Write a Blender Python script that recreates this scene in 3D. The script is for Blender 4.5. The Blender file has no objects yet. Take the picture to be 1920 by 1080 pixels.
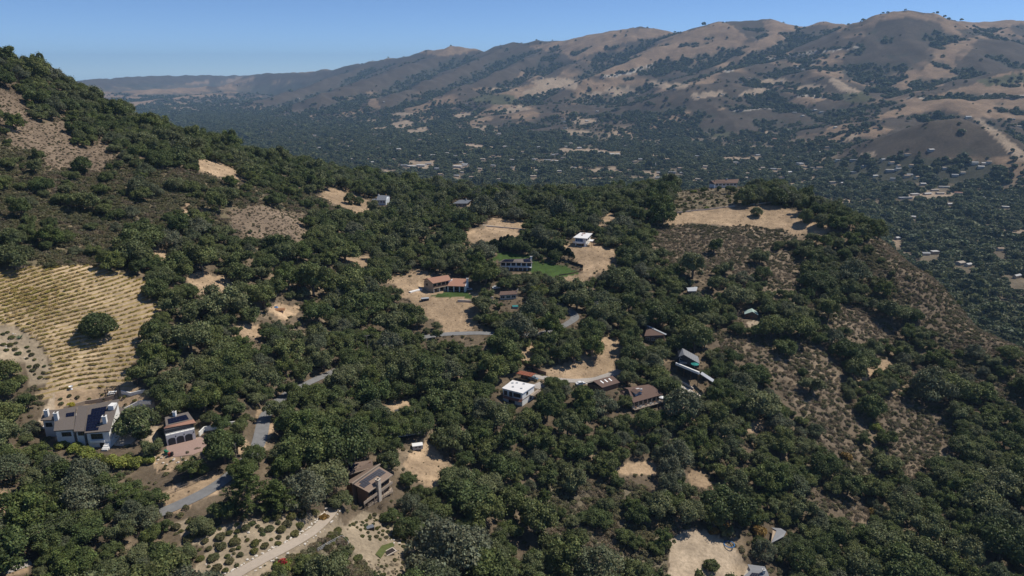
import bpy, bmesh, math, random
import numpy as np
from mathutils import Vector, Matrix

# ------------------------------------------------------------------ camera, sky, sun, exposure
scene = bpy.context.scene
COL = scene.collection
CAM_Z = 124.0
PITCH = math.radians(17.3)
HFOV = math.radians(73.0)
cam_data = bpy.data.cameras.new("camera")
cam_data.sensor_width = 36.0
cam_data.lens = 18.0 / math.tan(HFOV / 2)
cam_data.clip_start = 1.0
cam_data.clip_end = 120000.0
camera = bpy.data.objects.new("camera", cam_data)
camera.location = (0, 0, CAM_Z)
camera.rotation_euler = (math.pi / 2 - PITCH, 0, 0)
COL.objects.link(camera)
scene.camera = camera

SUN_EL = math.radians(54)
SUN_AZ = math.radians(66)            # clockwise from +Y (the view direction) towards +X
world = bpy.data.worlds.new("World")
scene.world = world
world.use_nodes = True
wn = world.node_tree.nodes
wl = world.node_tree.links
sky = wn.new("ShaderNodeTexSky")
sky.sky_type = 'NISHITA'
sky.sun_disc = False
sky.sun_elevation = SUN_EL
sky.sun_rotation = SUN_AZ
sky.altitude = 1500
sky.air_density = 0.55
sky.dust_density = 0.0
sky.ozone_density = 7.0
wl.new(sky.outputs[0], wn["Background"].inputs[0])
wn["Background"].inputs[1].default_value = 0.12
sun_data = bpy.data.lights.new("sun", 'SUN')
sun_data.energy = 4.2
sun_data.angle = math.radians(0.53)
sun_data.color = (1.0, 0.93, 0.82)
sun = bpy.data.objects.new("sun", sun_data)
sd = Vector((math.sin(SUN_AZ) * math.cos(SUN_EL), math.cos(SUN_AZ) * math.cos(SUN_EL), math.sin(SUN_EL)))
sun.rotation_euler = sd.to_track_quat('Z', 'Y').to_euler()
sun.location = (300, 200, 900)
COL.objects.link(sun)
scene.view_settings.view_transform = 'Standard'
scene.view_settings.look = 'None'
scene.view_settings.exposure = 0.12
scene.view_settings.gamma = 1.0
scene.view_settings.use_curve_mapping = False
scene.render.engine = 'CYCLES'
scene.cycles.use_denoising = True
scene.cycles.max_bounces = 5
scene.cycles.diffuse_bounces = 2
scene.cycles.glossy_bounces = 2
scene.cycles.transmission_bounces = 2
scene.cycles.transparent_max_bounces = 4
scene.cycles.volume_bounces = 0
# ------------------------------------------------------------------ lie of the land (numpy)
F_PX = 960 / math.tan(HFOV / 2)
CP, SP = math.cos(PITCH), math.sin(PITCH)

def ray(px, py):
    """direction (x, y, z) of photo pixel(s), horizontal length 1"""
    u = (np.asarray(px, float) - 960) / F_PX
    v = (540 - np.asarray(py, float)) / F_PX
    dx, dy, dz = u, CP + v * SP, v * CP - SP
    h = np.hypot(dx, dy)
    return dx / h, dy / h, dz / h

def pix(x, y, z):
    """photo pixel of world point(s)"""
    x = np.asarray(x, float); y = np.asarray(y, float); z = np.asarray(z, float) - CAM_Z
    d = y * CP - z * SP
    d = np.where(d > 1e-3, d, 1e-3)
    up = y * SP + z * CP
    return 960 + F_PX * x / d, 540 - F_PX * up / d

def plane_pt(px, py, z):
    dx, dy, dz = ray(px, py)
    t = (z - CAM_Z) / dz
    return np.array([dx * t, dy * t, z + 0 * t])

def lattice(ix, iy, seed):
    n = (ix.astype(np.int64) * 374761393 + iy.astype(np.int64) * 668265263 + seed * 974634541) & 0xffffffff
    n = ((n ^ (n >> 13)) * 1274126177) & 0xffffffff
    n = n ^ (n >> 16)
    return (n & 0xffff) / 32767.5 - 1.0

def vnoise(x, y, seed=0):
    xi = np.floor(x); yi = np.floor(y)
    fx = x - xi; fy = y - yi
    fx = fx * fx * fx * (fx * (fx * 6 - 15) + 10); fy = fy * fy * fy * (fy * (fy * 6 - 15) + 10)
    xi = xi.astype(np.int64); yi = yi.astype(np.int64)
    a = lattice(xi, yi, seed); b = lattice(xi + 1, yi, seed)
    c = lattice(xi, yi + 1, seed); d = lattice(xi + 1, yi + 1, seed)
    return (a * (1 - fx) + b * fx) * (1 - fy) + (c * (1 - fx) + d * fx) * fy

def fbm(x, y, octaves=4, seed=0, gain=0.5):
    s = 0; a = 1; t = 0
    for k in range(octaves):
        s = s + a * vnoise(x * 2 ** k + 17.3 * k, y * 2 ** k - 9.1 * k, seed + k)
        t += a; a *= gain
    return s / t

def sstep(a, b, x):
    t = np.clip((x - a) / (b - a), 0, 1)
    return t * t * (3 - 2 * t)

# --- near hillside: thin-plate surface through points read off the photo (column px: (py, range))
COLS = {
    0:    [(1080, 190), (900, 225), (740, 270), (610, 300), (500, 335), (400, 395), (300, 460), (200, 540), (118, 620)],
    150:  [(1080, 180), (900, 218), (800, 246), (735, 266), (640, 290), (560, 316), (498, 342), (400, 405), (300, 490), (215, 590), (185, 620)],
    320:  [(1080, 168), (930, 200), (840, 222), (700, 262), (600, 300), (500, 350), (400, 410), (300, 500), (252, 600)],
    500:  [(1080, 158), (950, 185), (850, 212), (700, 268), (600, 315), (500, 370), (400, 440), (350, 520), (304, 630)],
    690:  [(1080, 161), (960, 193), (850, 224), (750, 264), (700, 285), (620, 330), (560, 362), (470, 440), (400, 540), (342, 690)],
    850:  [(1080, 172), (950, 205), (870, 228), (750, 268), (620, 332), (560, 364), (490, 412), (420, 482), (366, 690)],
    1000: [(1080, 185), (950, 218), (850, 245), (750, 275), (690, 300), (620, 336), (550, 378), (500, 413), (440, 470), (400, 530), (373, 700)],
    1150: [(1080, 195), (950, 228), (850, 258), (760, 288), (700, 312), (620, 350), (550, 392), (490, 432), (440, 480), (400, 540), (368, 680)],
    1300: [(1080, 205), (950, 240), (850, 272), (760, 302), (700, 328), (620, 372), (540, 420), (480, 470), (420, 530), (390, 570), (360, 640)],
    1450: [(1080, 225), (950, 262), (850, 295), (750, 332), (680, 362), (600, 405), (520, 460), (440, 530), (400, 570), (362, 640)],
    1600: [(1080, 245), (950, 285), (850, 322), (750, 362), (680, 395), (600, 440), (520, 490), (450, 540), (425, 556)],
    1750: [(1080, 265), (950, 310), (850, 350), (750, 395), (680, 430), (600, 470), (525, 508)],
    1920: [(1080, 290), (950, 335), (850, 375), (750, 420), (655, 466)],
}
BACK = [  # (azimuth px at the horizon, range, z) beyond the skyline and outside the frame
    (0, 720, 122), (0, 900, 60), (0, 1300, -150), (150, 760, 94), (150, 950, 20), (150, 1300, -160),
    (320, 700, 70), (320, 900, 0), (320, 1300, -165), (500, 740, 42), (500, 1000, -60), (500, 1350, -175),
    (690, 800, 4), (690, 1050, -80), (690, 1400, -182), (850, 800, -8), (850, 1100, -100), (850, 1400, -182),
    (1000, 800, -18), (1000, 1100, -105), (1000, 1400, -185), (1150, 780, -14), (1150, 1100, -110), (1150, 1400, -185),
    (1300, 730, 6), (1300, 1050, -105), (1300, 1400, -185), (1450, 730, 6), (1450, 900, -60), (1450, 1200, -175),
    (1600, 620, 0), (1600, 750, -75), (1600, 950, -155), (1600, 1200, -190), (1750, 560, -25), (1750, 650, -85), (1750, 850, -175), (1750, 1100, -192),
    (1920, 510, -55), (1920, 640, -130), (1920, 850, -182), (2300, 300, -75), (2300, 420, -72), (2300, 600, -140), (2300, 900, -190),
    (2600, 250, -60), (-350, 200, 20), (-350, 300, 58), (-350, 420, 92), (-350, 560, 124), (-350, 700, 132), (-350, 900, 100), (-350, 1300, -100),
    (960, 60, -14), (0, 90, 0), (1920, 110, -48), (960, 110, -13),
]
def cyl(azpx, r):
    a = np.arctan((np.asarray(azpx, float) - 960) / F_PX / CP)
    return r * np.sin(a), r * np.cos(a)
_P = []
for _c, _l in COLS.items():
    for _py, _r in _l:
        dx, dy, dz = ray(_c, _py)
        _P.append((dx * _r, dy * _r, CAM_Z + dz * _r))
for _a, _r, _z in BACK:
    x, y = cyl(_a, _r); _P.append((float(x), float(y), _z))
for _d, _r, _z in [(150, 150, -20), (180, 200, -30), (210, 150, -20), (270, 200, 10), (90, 250, -60), (120, 500, -90), (180, 500, -60), (240, 500, 20), (270, 600, 90), (300, 1100, -60)]:
    _P.append((_r * math.sin(math.radians(_d)), _r * math.cos(math.radians(_d)), _z))
_P = np.array(_P)
_S = 300.0
def _phi(d2):
    return 0.5 * d2 * np.log(d2 + 1e-12)
def _tps_fit(P, lam):
    n = len(P); X = P[:, :2] / _S
    d2 = ((X[:, None] - X[None]) ** 2).sum(-1)
    A = np.zeros((n + 3, n + 3)); A[:n, :n] = _phi(d2) + lam * np.eye(n)
    A[:n, n] = 1; A[:n, n + 1:] = X; A[n, :n] = 1; A[n + 1:, :n] = X.T
    return np.linalg.solve(A, np.concatenate([P[:, 2], np.zeros(3)]))
_W = _tps_fit(_P, 2e-4)
def _tps(x, y):
    X = _P[:, :2] / _S; out = _W[-3] + _W[-2] * x / _S + _W[-1] * y / _S
    for i in range(len(X)):
        out = out + _W[i] * _phi((x / _S - X[i, 0]) ** 2 + (y / _S - X[i, 1]) ** 2)
    return out
GX0, GX1, GY0, GY1, GD = -1300.0, 1300.0, -200.0, 1480.0, 5.0
_gx = np.arange(GX0, GX1 + 1, GD); _gy = np.arange(GY0, GY1 + 1, GD)
_GZ = _tps(*np.meshgrid(_gx, _gy))
def near0(x, y):
    fx = np.clip((x - GX0) / GD, 1, len(_gx) - 3.001); fy = np.clip((y - GY0) / GD, 1, len(_gy) - 3.001)
    i = fx.astype(int); j = fy.astype(int); tx = fx - i; ty = fy - j
    def cr(t): return (-.5 * t + t * t - .5 * t ** 3, 1 - 2.5 * t * t + 1.5 * t ** 3, .5 * t + 2 * t * t - 1.5 * t ** 3, -.5 * t * t + .5 * t ** 3)
    wx, wy = cr(tx), cr(ty); z = 0
    for a in range(4):
        for b in range(4):
            z = z + wx[a] * wy[b] * _GZ[j + b - 1, i + a - 1]
    return z

# --- far country: ridge lines read off the photo as (px, py, range); tents of rounded crest round each
VALLEY = -180.0
RIDGES = [
    (0.40, 60, [(480, 138, 10500), (560, 137, 9500), (640, 127, 9000), (700, 115, 8500), (780, 101, 8000), (815, 92, 7700), (850, 87, 7600), (890, 90, 7500), (905, 95, 7400), (960, 81, 7300), (1050, 75, 7000), (1100, 65, 6800), (1170, 53, 6600), (1220, 50, 6500), (1290, 58, 6400), (1345, 41, 6000), (1375, 37, 6200), (1440, 37, 6300), (1500, 51, 6300), (1540, 43, 6200), (1600, 50, 6100), (1640, 37, 5650), (1668, 26, 5500), (1700, 23, 5500), (1738, 27, 5550), (1768, 38, 5900), (1790, 41, 6500), (1920, 38, 7000), (2200, 30, 7000), (2700, 20, 7000)]),
    (0.50, 16, [(1345, 41, 6000), (1270, 76, 5600), (1180, 112, 5200), (1115, 138, 4900), (1060, 165, 4600)]),
    (0.50, 16, [(1440, 38, 6250), (1455, 62, 5800), (1420, 82, 5500), (1380, 105, 5200), (1330, 130, 4900), (1250, 158, 4500)]),
    (0.50, 90, [(1695, 26, 5480), (1640, 72, 5150), (1590, 120, 4800), (1560, 155, 4450)]),
    (0.48, 90, [(1705, 26, 5480), (1700, 80, 5000), (1705, 130, 4600)]),
    (0.50, 16, [(1900, 47, 6500), (1850, 66, 5800), (1790, 84, 5200), (1735, 122, 4700), (1690, 152, 4300)]),
    (0.30, 45, [(2150, 120, 4400), (1920, 131, 4300), (1850, 142, 4100), (1760, 167, 3900), (1690, 192, 3700), (1640, 220, 3400)]),
    (0.30, 45, [(2150, 175, 3900), (1920, 178, 3800), (1780, 187, 3600), (1700, 208, 3400), (1650, 228, 3200)]),
    (0.52, 40, [(1605, 280, 2680), (1680, 248, 2640), (1790, 222, 2600), (1850, 243, 2550), (1920, 292, 2400), (1960, 320, 2300)]),
    (0.30, 35, [(1310, 218, 3850), (1400, 197, 3950), (1480, 207, 3800), (1550, 243, 3500)]),
    (0.46, 16, [(1170, 53, 6600), (1140, 80, 6200), (1095, 112, 5800), (1010, 142, 5200), (950, 172, 4800)]),
    (0.46, 16, [(1050, 75, 7000), (1000, 105, 6300), (930, 137, 5600), (850, 168, 5000)]),
    (0.46, 18, [(960, 81, 7300), (900, 112, 6700), (800, 152, 5700), (720, 184, 5100)]),
    (0.42, 60, [(850, 90, 7550), (780, 117, 7000), (700, 148, 6300), (600, 178, 5600)]),
    (0.40, 30, [(700, 115, 8500), (640, 140, 7800), (560, 166, 7000), (480, 188, 6400)]),
    (0.40, 30, [(1540, 43, 6200), (1530, 92, 5300), (1440, 112, 4850), (1360, 132, 4500), (1300, 155, 4200)]),
    (0.36, 30, [(1530, 130, 4500), (1570, 155, 4200), (1620, 178, 3950)]),
    (0.22, 40, [(900, 225, 4000), (1010, 200, 4300), (1080, 195, 4300)]),
    (0.22, 40, [(1080, 232, 3700), (1150, 214, 3900), (1220, 208, 4000)]),
    (0.24, 40, [(690, 190, 5200), (740, 178, 5400), (800, 176, 5500)]),
    (0.22, 40, [(880, 178, 5000), (940, 176, 5000), (1000, 180, 4800)]),
    (0.20, 60, [(1240, 185, 4400), (1330, 172, 4500), (1420, 168, 4500)]),
    (0.20, 80, [(60, 156, 9500), (150, 152, 10000), (205, 147, 11000), (300, 142, 12000), (450, 141, 12800), (560, 140, 12000)]),
    (0.20, 80, [(-200, 150, 9500), (60, 156, 9500)]),
    (0.16, 60, [(200, 172, 8600), (350, 164, 9200), (480, 155, 9800)]),
    (0.16, 60, [(190, 200, 7000), (330, 182, 7900), (430, 172, 8500)]),
    (0.16, 60, [(270, 208, 6400), (370, 198, 6800), (470, 190, 7000)]),
]
_RS = []
for _k, _w, _l in RIDGES:
    q = []
    for _px, _py, _r in _l:
        dx, dy, dz = ray(_px, _py)
        q.append((float(dx * _r), float(dy * _r), float(CAM_Z + dz * _r)))
    _RS.append((_k, _w, q))

def far0(x, y):
    """height of valley and far hills; returns z and the depth below the tent (for gullies)"""
    wx = x + 130 * fbm(x / 900, y / 900, 3, 5); wy = y + 130 * fbm(x / 900, y / 900, 3, 9)
    K = 15.0
    acc = np.exp((VALLEY - VALLEY) / K) + 0 * x
    for k, w, q in _RS:
        best = np.full(x.shape, -1e9)
        for (ax, ay, az), (bx, by, bz) in zip(q[:-1], q[1:]):
            ex, ey = bx - ax, by - ay; L2 = ex * ex + ey * ey
            # light warping away from the line, none on it
            t = np.clip(((x - ax) * ex + (y - ay) * ey) / L2, 0, 1)
            d0 = np.hypot(x - ax - t * ex, y - ay - t * ey)
            m = np.minimum(d0 / 350, 1)
            X = x + (wx - x) * m; Y = y + (wy - y) * m
            t = np.clip(((X - ax) * ex + (Y - ay) * ey) / L2, 0, 1)
            d = np.hypot(X - ax - t * ex, Y - ay - t * ey)
            h = az + t * (bz - az) - k * (np.sqrt(d * d + w * w) - w)
            best = np.maximum(best, h)
        acc = acc + np.exp(np.clip((best - VALLEY) / K, -40, 60))
    z = VALLEY + K * np.log(acc)
    e = np.clip((z - VALLEY) / 120, 0, 1)
    r1 = 1 - np.abs(fbm(x / 420, y / 420, 4, 21)) * 2.2
    r2 = 1 - np.abs(fbm(wx / 210, wy / 210, 3, 41)) * 2.2
    z = z + e * (20 * (r1 - 0.6) + 9 * (r2 - 0.6) + 4 * fbm(x / 90, y / 90, 3, 33))
    return z - 0.0

def smooth_near(x, y):
    return near0(x, y)

GRADE = []        # (kind, data) levelled places: pads and roads, filled in below

def ground(x, y, grade=True):
    x = np.asarray(x, float); y = np.asarray(y, float)
    shp = x.shape; x = np.atleast_1d(x).ravel(); y = np.atleast_1d(y).ravel()
    r = np.hypot(x, y)
    inside = (x > GX0 + 20) & (x < GX1 - 20) & (y > GY0 + 20) & (y < GY1 - 20)
    z = np.full(x.shape, VALLEY)
    far = (r > 800)
    if far.any():
        z[far] = far0(x[far], y[far])
    if inside.any():
        n = near0(x[inside], y[inside]) + 1.3 * fbm(x[inside] / 38, y[inside] / 38, 4, 3)
        edge = sstep(0, 260, np.minimum.reduce([x[inside] - GX0, GX1 - x[inside], GY1 - y[inside], y[inside] - GY0]))
        n = n * edge + (VALLEY - 25) * (1 - edge)
        z[inside] = np.where(far[inside], np.maximum(z[inside], n), n)
    back = ~inside & ~far
    z[back] = -60
    if grade:
        for kind, d in GRADE:
            if kind == 'pad':
                cx, cy, r0, r1, pz = d
                m = np.abs(x - cx) < r1; m &= np.abs(y - cy) < r1
                if m.any():
                    w = 1 - sstep(r0, r1, np.hypot(x[m] - cx, y[m] - cy))
                    z[m] = z[m] * (1 - w) + pz * w
            else:
                pts, r0, r1 = d
                lo = pts[:, :2].min(0) - r1; hi = pts[:, :2].max(0) + r1
                m = (x > lo[0]) & (x < hi[0]) & (y > lo[1]) & (y < hi[1])
                if m.any():
                    xm, ym = x[m], y[m]; bd = np.full(xm.shape, 1e9); bz = np.zeros(xm.shape)
                    for a, b in zip(pts[:-1], pts[1:]):
                        e = b[:2] - a[:2]; t = np.clip(((xm - a[0]) * e[0] + (ym - a[1]) * e[1]) / max(e @ e, 1e-6), 0, 1)
                        dd = np.hypot(xm - a[0] - t * e[0], ym - a[1] - t * e[1])
                        c = dd < bd; bd = np.where(c, dd, bd); bz = np.where(c, a[2] + t * (b[2] - a[2]), bz)
                    w = 1 - sstep(r0, r1, bd)
                    z[m] = z[m] * (1 - w) + bz * w
    return z.reshape(shp)

def hit(px, py, grade=True, rmin=90, rmax=14000):
    """ground point under photo pixel(s)"""
    if rmin == 90 and rmax == 14000 and np.ndim(px) == 0 and py > 335:
        p = hit(px, py, grade, 91, 790)
        if np.hypot(p[0, 0], p[0, 1]) < 780: return p
    px = np.atleast_1d(np.asarray(px, float)); py = np.atleast_1d(np.asarray(py, float))
    dx, dy, dz = ray(px, py)
    ts = np.geomspace(rmin, rmax, 560 if rmax > 1000 else 240)
    X = dx[:, None] * ts; Y = dy[:, None] * ts; Z = CAM_Z + dz[:, None] * ts
    G = ground(X, Y, grade)
    below = Z < G
    i = np.where(below.any(1), below.argmax(1), len(ts) - 1); i = np.maximum(i, 1)
    lo, hi = ts[i - 1], ts[i]
    for _ in range(14):
        mid = (lo + hi) / 2
        b = CAM_Z + dz * mid < ground(dx * mid, dy * mid, grade)
        hi = np.where(b, mid, hi); lo = np.where(b, lo, mid)
    return np.stack([dx * hi, dy * hi, ground(dx * hi, dy * hi, grade)], 1)
# ------------------------------------------------------------------ what grows where, outlined on the photo's view of the ground
WOOD, BARE, DRYB, GREENB, VINE, LAWN, GARDEN, PALE, MIXB, ORCH, ROCKY = range(11)
NEAR_POLYS = [
    (GREENB, [(-40, 250), (60, 262), (215, 300), (330, 318), (480, 350), (590, 365), (640, 400), (560, 430), (420, 440), (330, 430), (250, 470), (215, 505), (60, 498), (-40, 505)]),
    (ROCKY, [(430, 392), (500, 385), (573, 400), (575, 440), (545, 468), (470, 455), (433, 430)]),
    (ROCKY, [(-40, 150), (0, 160), (35, 172), (48, 187), (57, 217), (83, 233), (110, 228), (147, 230), (152, 247), (135, 262), (150, 282), (200, 262), (213, 300), (190, 325), (150, 318), (100, 322), (66, 292), (20, 272), (20, 235), (-40, 215)]),
    (BARE, [(362, 292), (400, 303), (470, 328), (505, 330), (430, 336), (370, 318)]),
    (BARE, [(340, 372), (352, 378), (352, 398), (343, 396)]),
    (BARE, [(288, 463), (318, 470), (330, 492), (300, 500)]),
    (BARE, [(347, 520), (372, 512), (433, 520), (430, 545), (395, 557), (372, 552)]),
    (BARE, [(497, 580), (523, 568), (563, 575), (558, 585), (520, 602), (512, 590)]),
    (BARE, [(437, 622), (455, 606), (485, 612), (490, 630), (440, 632)]),
    (BARE, [(402, 635), (415, 640), (415, 650), (403, 648)]),
    (VINE, [(-40, 512), (0, 508), (67, 500), (167, 498), (217, 511), (273, 526), (300, 545), (322, 560), (293, 590), (277, 623), (260, 660), (247, 693), (244, 738), (60, 745), (85, 715), (90, 680), (73, 647), (30, 612), (-40, 600)]),
    (GARDEN, [(-40, 605), (20, 612), (70, 650), (90, 690), (80, 722), (50, 722), (40, 680), (-40, 680)]),
    (PALE, [(100, 735), (250, 725), (290, 745), (285, 775), (300, 790), (295, 830), (110, 830), (70, 790)]),
    (BARE, [(100, 735), (250, 722), (285, 745), (262, 762), (130, 765), (104, 770)]),
    (BARE, [(590, 367), (622, 352), (660, 362), (692, 374), (698, 392), (680, 404), (640, 390)]),
    (BARE, [(907, 410), (930, 405), (985, 420), (990, 433), (915, 428)]),
    (BARE, [(868, 428), (900, 424), (985, 432), (988, 443), (905, 456), (893, 468), (875, 488), (866, 485), (885, 455)]),
    (BARE, [(1060, 460), (1085, 452), (1113, 455), (1153, 471), (1170, 485), (1133, 502), (1105, 517), (1085, 533), (1048, 520), (1097, 507), (1080, 493), (1060, 475)]),
    (BARE, [(700, 525), (745, 520), (783, 510), (810, 515), (800, 530), (900, 555), (905, 567), (895, 593), (890, 617), (837, 620), (827, 607), (790, 597), (773, 567), (753, 560), (743, 537)]),
    (BARE, [(647, 477), (700, 478), (705, 500), (690, 510), (650, 503)]),
    (BARE, [(965, 682), (988, 645), (1010, 648), (1008, 668), (975, 690)]),
    (BARE, [(1000, 696), (1060, 682), (1120, 650), (1128, 632), (1150, 630), (1175, 655), (1150, 693), (1160, 712), (1040, 712)]),
    (BARE, [(1113, 419), (1160, 387), (1152, 410), (1122, 427)]),
    (BARE, [(1250, 404), (1300, 397), (1373, 386), (1440, 383), (1493, 393), (1530, 410), (1568, 430), (1553, 440), (1497, 440), (1467, 429), (1390, 424), (1250, 419)]),
    (ORCH, [(1262, 352), (1330, 350), (1400, 352), (1400, 366), (1262, 366)]),
    (ORCH, [(1262, 372), (1320, 362), (1395, 366), (1400, 384), (1310, 394), (1262, 400)]),
    (DRYB, [(1228, 424), (1330, 422), (1467, 429), (1480, 446), (1432, 470), (1415, 512), (1330, 512), (1262, 508), (1225, 475)]),
    (DRYB, [(1425, 475), (1490, 468), (1505, 500), (1492, 545), (1436, 545)]),
    (DRYB, [(1560, 500), (1600, 490), (1620, 520), (1580, 535)]),
    (MIXB, [(1540, 470), (1650, 450), (1690, 520), (1740, 600), (1690, 610), (1620, 560)]),
    (MIXB, [(1750, 620), (1850, 670), (1930, 690), (1930, 790), (1850, 760), (1780, 700)]),
    (MIXB, [(1490, 560), (1540, 560), (1560, 640), (1500, 650)]),
    (DRYB, [(1690, 690), (1730, 680), (1750, 715), (1700, 725)]),
    (MIXB, [(1560, 780), (1500, 770), (1520, 900), (1600, 930), (1660, 900), (1640, 860)]),
    (DRYB, [(1690, 870), (1740, 862), (1745, 900), (1705, 910)]),
    (DRYB, [(1280, 890), (1335, 880), (1350, 925), (1300, 940)]),
    (DRYB, [(1650, 448), (1697, 462), (1760, 514), (1830, 556), (1960, 645), (1960, 692), (1900, 676), (1825, 662), (1738, 614), (1688, 548), (1672, 500)]),
    (DRYB, [(1532, 580), (1613, 570), (1688, 618), (1680, 652), (1585, 626)]),
    (DRYB, [(1320, 628), (1345, 618), (1400, 635), (1470, 645), (1455, 684), (1380, 676)]),
    (DRYB, [(1440, 682), (1500, 645), (1548, 655), (1580, 690), (1572, 735), (1462, 728)]),
    (PALE, [(1403, 598), (1440, 600), (1448, 612), (1425, 622), (1410, 612)]),
    (BARE, [(1605, 715), (1640, 682), (1665, 672), (1690, 690), (1680, 705), (1655, 690), (1622, 722)]),
    (DRYB, [(1465, 715), (1580, 742), (1713, 748), (1792, 765), (1785, 835), (1755, 875), (1680, 868), (1635, 805), (1560, 802), (1480, 760)]),
    (DRYB, [(1530, 805), (1585, 815), (1630, 862), (1560, 866)]),
    (DRYB, [(1490, 915), (1613, 935), (1640, 970), (1605, 978), (1520, 950)]),
    (MIXB, [(985, 925), (1060, 895), (1180, 905), (1260, 930), (1270, 1000), (1245, 1010), (1250, 1090), (1100, 1090), (1010, 1000)]),
    (BARE, [(283, 932), (330, 910), (410, 883), (418, 900), (410, 922), (330, 960), (290, 950)]),
    (BARE, [(437, 832), (458, 826), (482, 842), (478, 853), (445, 850)]),
    (BARE, [(285, 855), (320, 843), (363, 860), (350, 878), (300, 884)]),
    (BARE, [(480, 765), (500, 760), (510, 800), (498, 842), (476, 843)]),
    (GARDEN, [(313, 982), (350, 972), (380, 1000), (440, 980), (540, 965), (600, 955), (627, 962), (640, 985), (677, 957), (717, 965), (740, 997), (773, 1013), (785, 1030), (815, 1053), (810, 1090), (350, 1090), (385, 1030), (352, 1020)]),
    (MIXB, [(520, 1060), (560, 1040), (600, 1012), (632, 995), (640, 1010), (690, 1060), (700, 1090), (480, 1090)]),
    (BARE, [(-40, 930), (0, 922), (25, 925), (43, 950), (30, 962), (-40, 955)]),
    (BARE, [(755, 873), (768, 850), (785, 830), (800, 823), (820, 845), (847, 865), (872, 872), (832, 890), (822, 912), (803, 915), (775, 895)]),
    (BARE, [(711, 770), (735, 752), (770, 750), (785, 762), (770, 775), (720, 782)]),
    (BARE, [(1150, 887), (1173, 865), (1225, 860), (1242, 880), (1230, 892), (1157, 893)]),
    (PALE, [(1247, 1012), (1300, 988), (1352, 1005), (1395, 1048), (1405, 1065), (1405, 1095), (1255, 1095)]),
    (BARE, [(1398, 802), (1420, 785), (1452, 797), (1463, 815), (1440, 806), (1405, 812)]),
    (BARE, [(1268, 715), (1300, 730), (1318, 742), (1305, 752), (1275, 740)]),
    (BARE, [(1284, 895), (1300, 880), (1340, 905), (1330, 920), (1290, 915)]),
    (BARE, [(1825, 1040), (1870, 1055), (1890, 1070), (1830, 1062)]),
    (BARE, [(10, 1058), (58, 1052), (60, 1072), (10, 1085)]),
    (LAWN, [(915, 484), (948, 470), (987, 477), (1006, 490), (1040, 497), (1097, 507), (1070, 516), (1033, 517), (990, 510), (960, 500)]),
    (LAWN, [(812, 556), (840, 545), (875, 548), (884, 562), (850, 560)]),
]
# no crown may stand in front of these (houses, roads, walls)
CLEAR_POLYS = [
    [(918, 486), (948, 472), (987, 478), (1006, 491), (1040, 498), (1095, 507), (1070, 515), (1033, 515), (1000, 508)],
    [(76, 775), (110, 765), (220, 745), (236, 770), (222, 800), (205, 842), (185, 836), (150, 820), (105, 812), (78, 808)],
    [(303, 800), (310, 775), (362, 770), (372, 800), (385, 815), (380, 850), (310, 862)],
    [(644, 872), (700, 858), (740, 886), (742, 925), (712, 958), (680, 962), (655, 915)],
    [(938, 735), (955, 712), (965, 690), (1010, 695), (1010, 720), (1000, 745), (975, 760), (940, 750)],
    [(1085, 712), (1150, 702), (1164, 718), (1130, 730), (1090, 725)],
    [(1158, 737), (1222, 722), (1245, 740), (1243, 762), (1185, 775), (1178, 755)],
    [(1266, 660), (1285, 650), (1316, 672), (1335, 705), (1335, 716), (1266, 695)],
    [(790, 525), (838, 512), (882, 518), (884, 560), (855, 575), (788, 570)],
    [(940, 490), (998, 482), (1003, 508), (958, 512)],
    [(1068, 462), (1072, 440), (1112, 434), (1114, 462)],
    [(1388, 592), (1410, 576), (1428, 590), (1426, 602), (1390, 600)],
    [(1286, 540), (1310, 537), (1312, 548), (1288, 550)],
    [(1203, 610), (1222, 610), (1250, 628), (1240, 636), (1208, 632)],
    [(692, 372), (725, 362), (730, 380), (700, 386)],
    [(846, 382), (860, 372), (885, 372), (888, 384), (848, 388)],
    [(1325, 340), (1395, 334), (1400, 352), (1330, 360)],
    [(928, 545), (972, 543), (975, 560), (930, 560)],
    [(955, 562), (985, 562), (985, 580), (955, 580)],
    [(836, 618), (925, 616), (925, 636), (836, 636)],
    [(1065, 583), (1100, 592), (1088, 620), (1068, 605)],
    [(478, 783), (505, 783), (500, 845), (474, 845)],
    [(100, 825), (150, 834), (185, 848), (240, 856), (288, 852), (286, 876), (200, 882), (150, 862), (100, 846)],
    [(432, 866), (500, 862), (532, 950), (425, 955)],
    [(322, 945), (415, 905), (420, 918), (340, 955)],
    [(600, 955), (628, 960), (560, 1030), (440, 1085), (400, 1085), (540, 1015)],
    [(770, 826), (797, 822), (800, 842), (772, 842)],
    [(1440, 995), (1475, 993), (1470, 1012), (1440, 1015)],
    [(1385, 1068), (1470, 1062), (1480, 1090), (1385, 1090)],
    [(494, 562), (566, 562), (566, 602), (500, 605)],
    [(160, 592), (228, 585), (230, 650), (150, 648)],
    [(203, 720), (228, 720), (228, 745), (203, 745)],
    [(574, 706), (598, 706), (598, 720), (574, 720)],
    [(1083, 708), (1160, 700), (1160, 712), (1020, 712)],
]
MW, MH = 1000, 580                      # half-resolution lookup of the photo plane, with a margin
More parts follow.
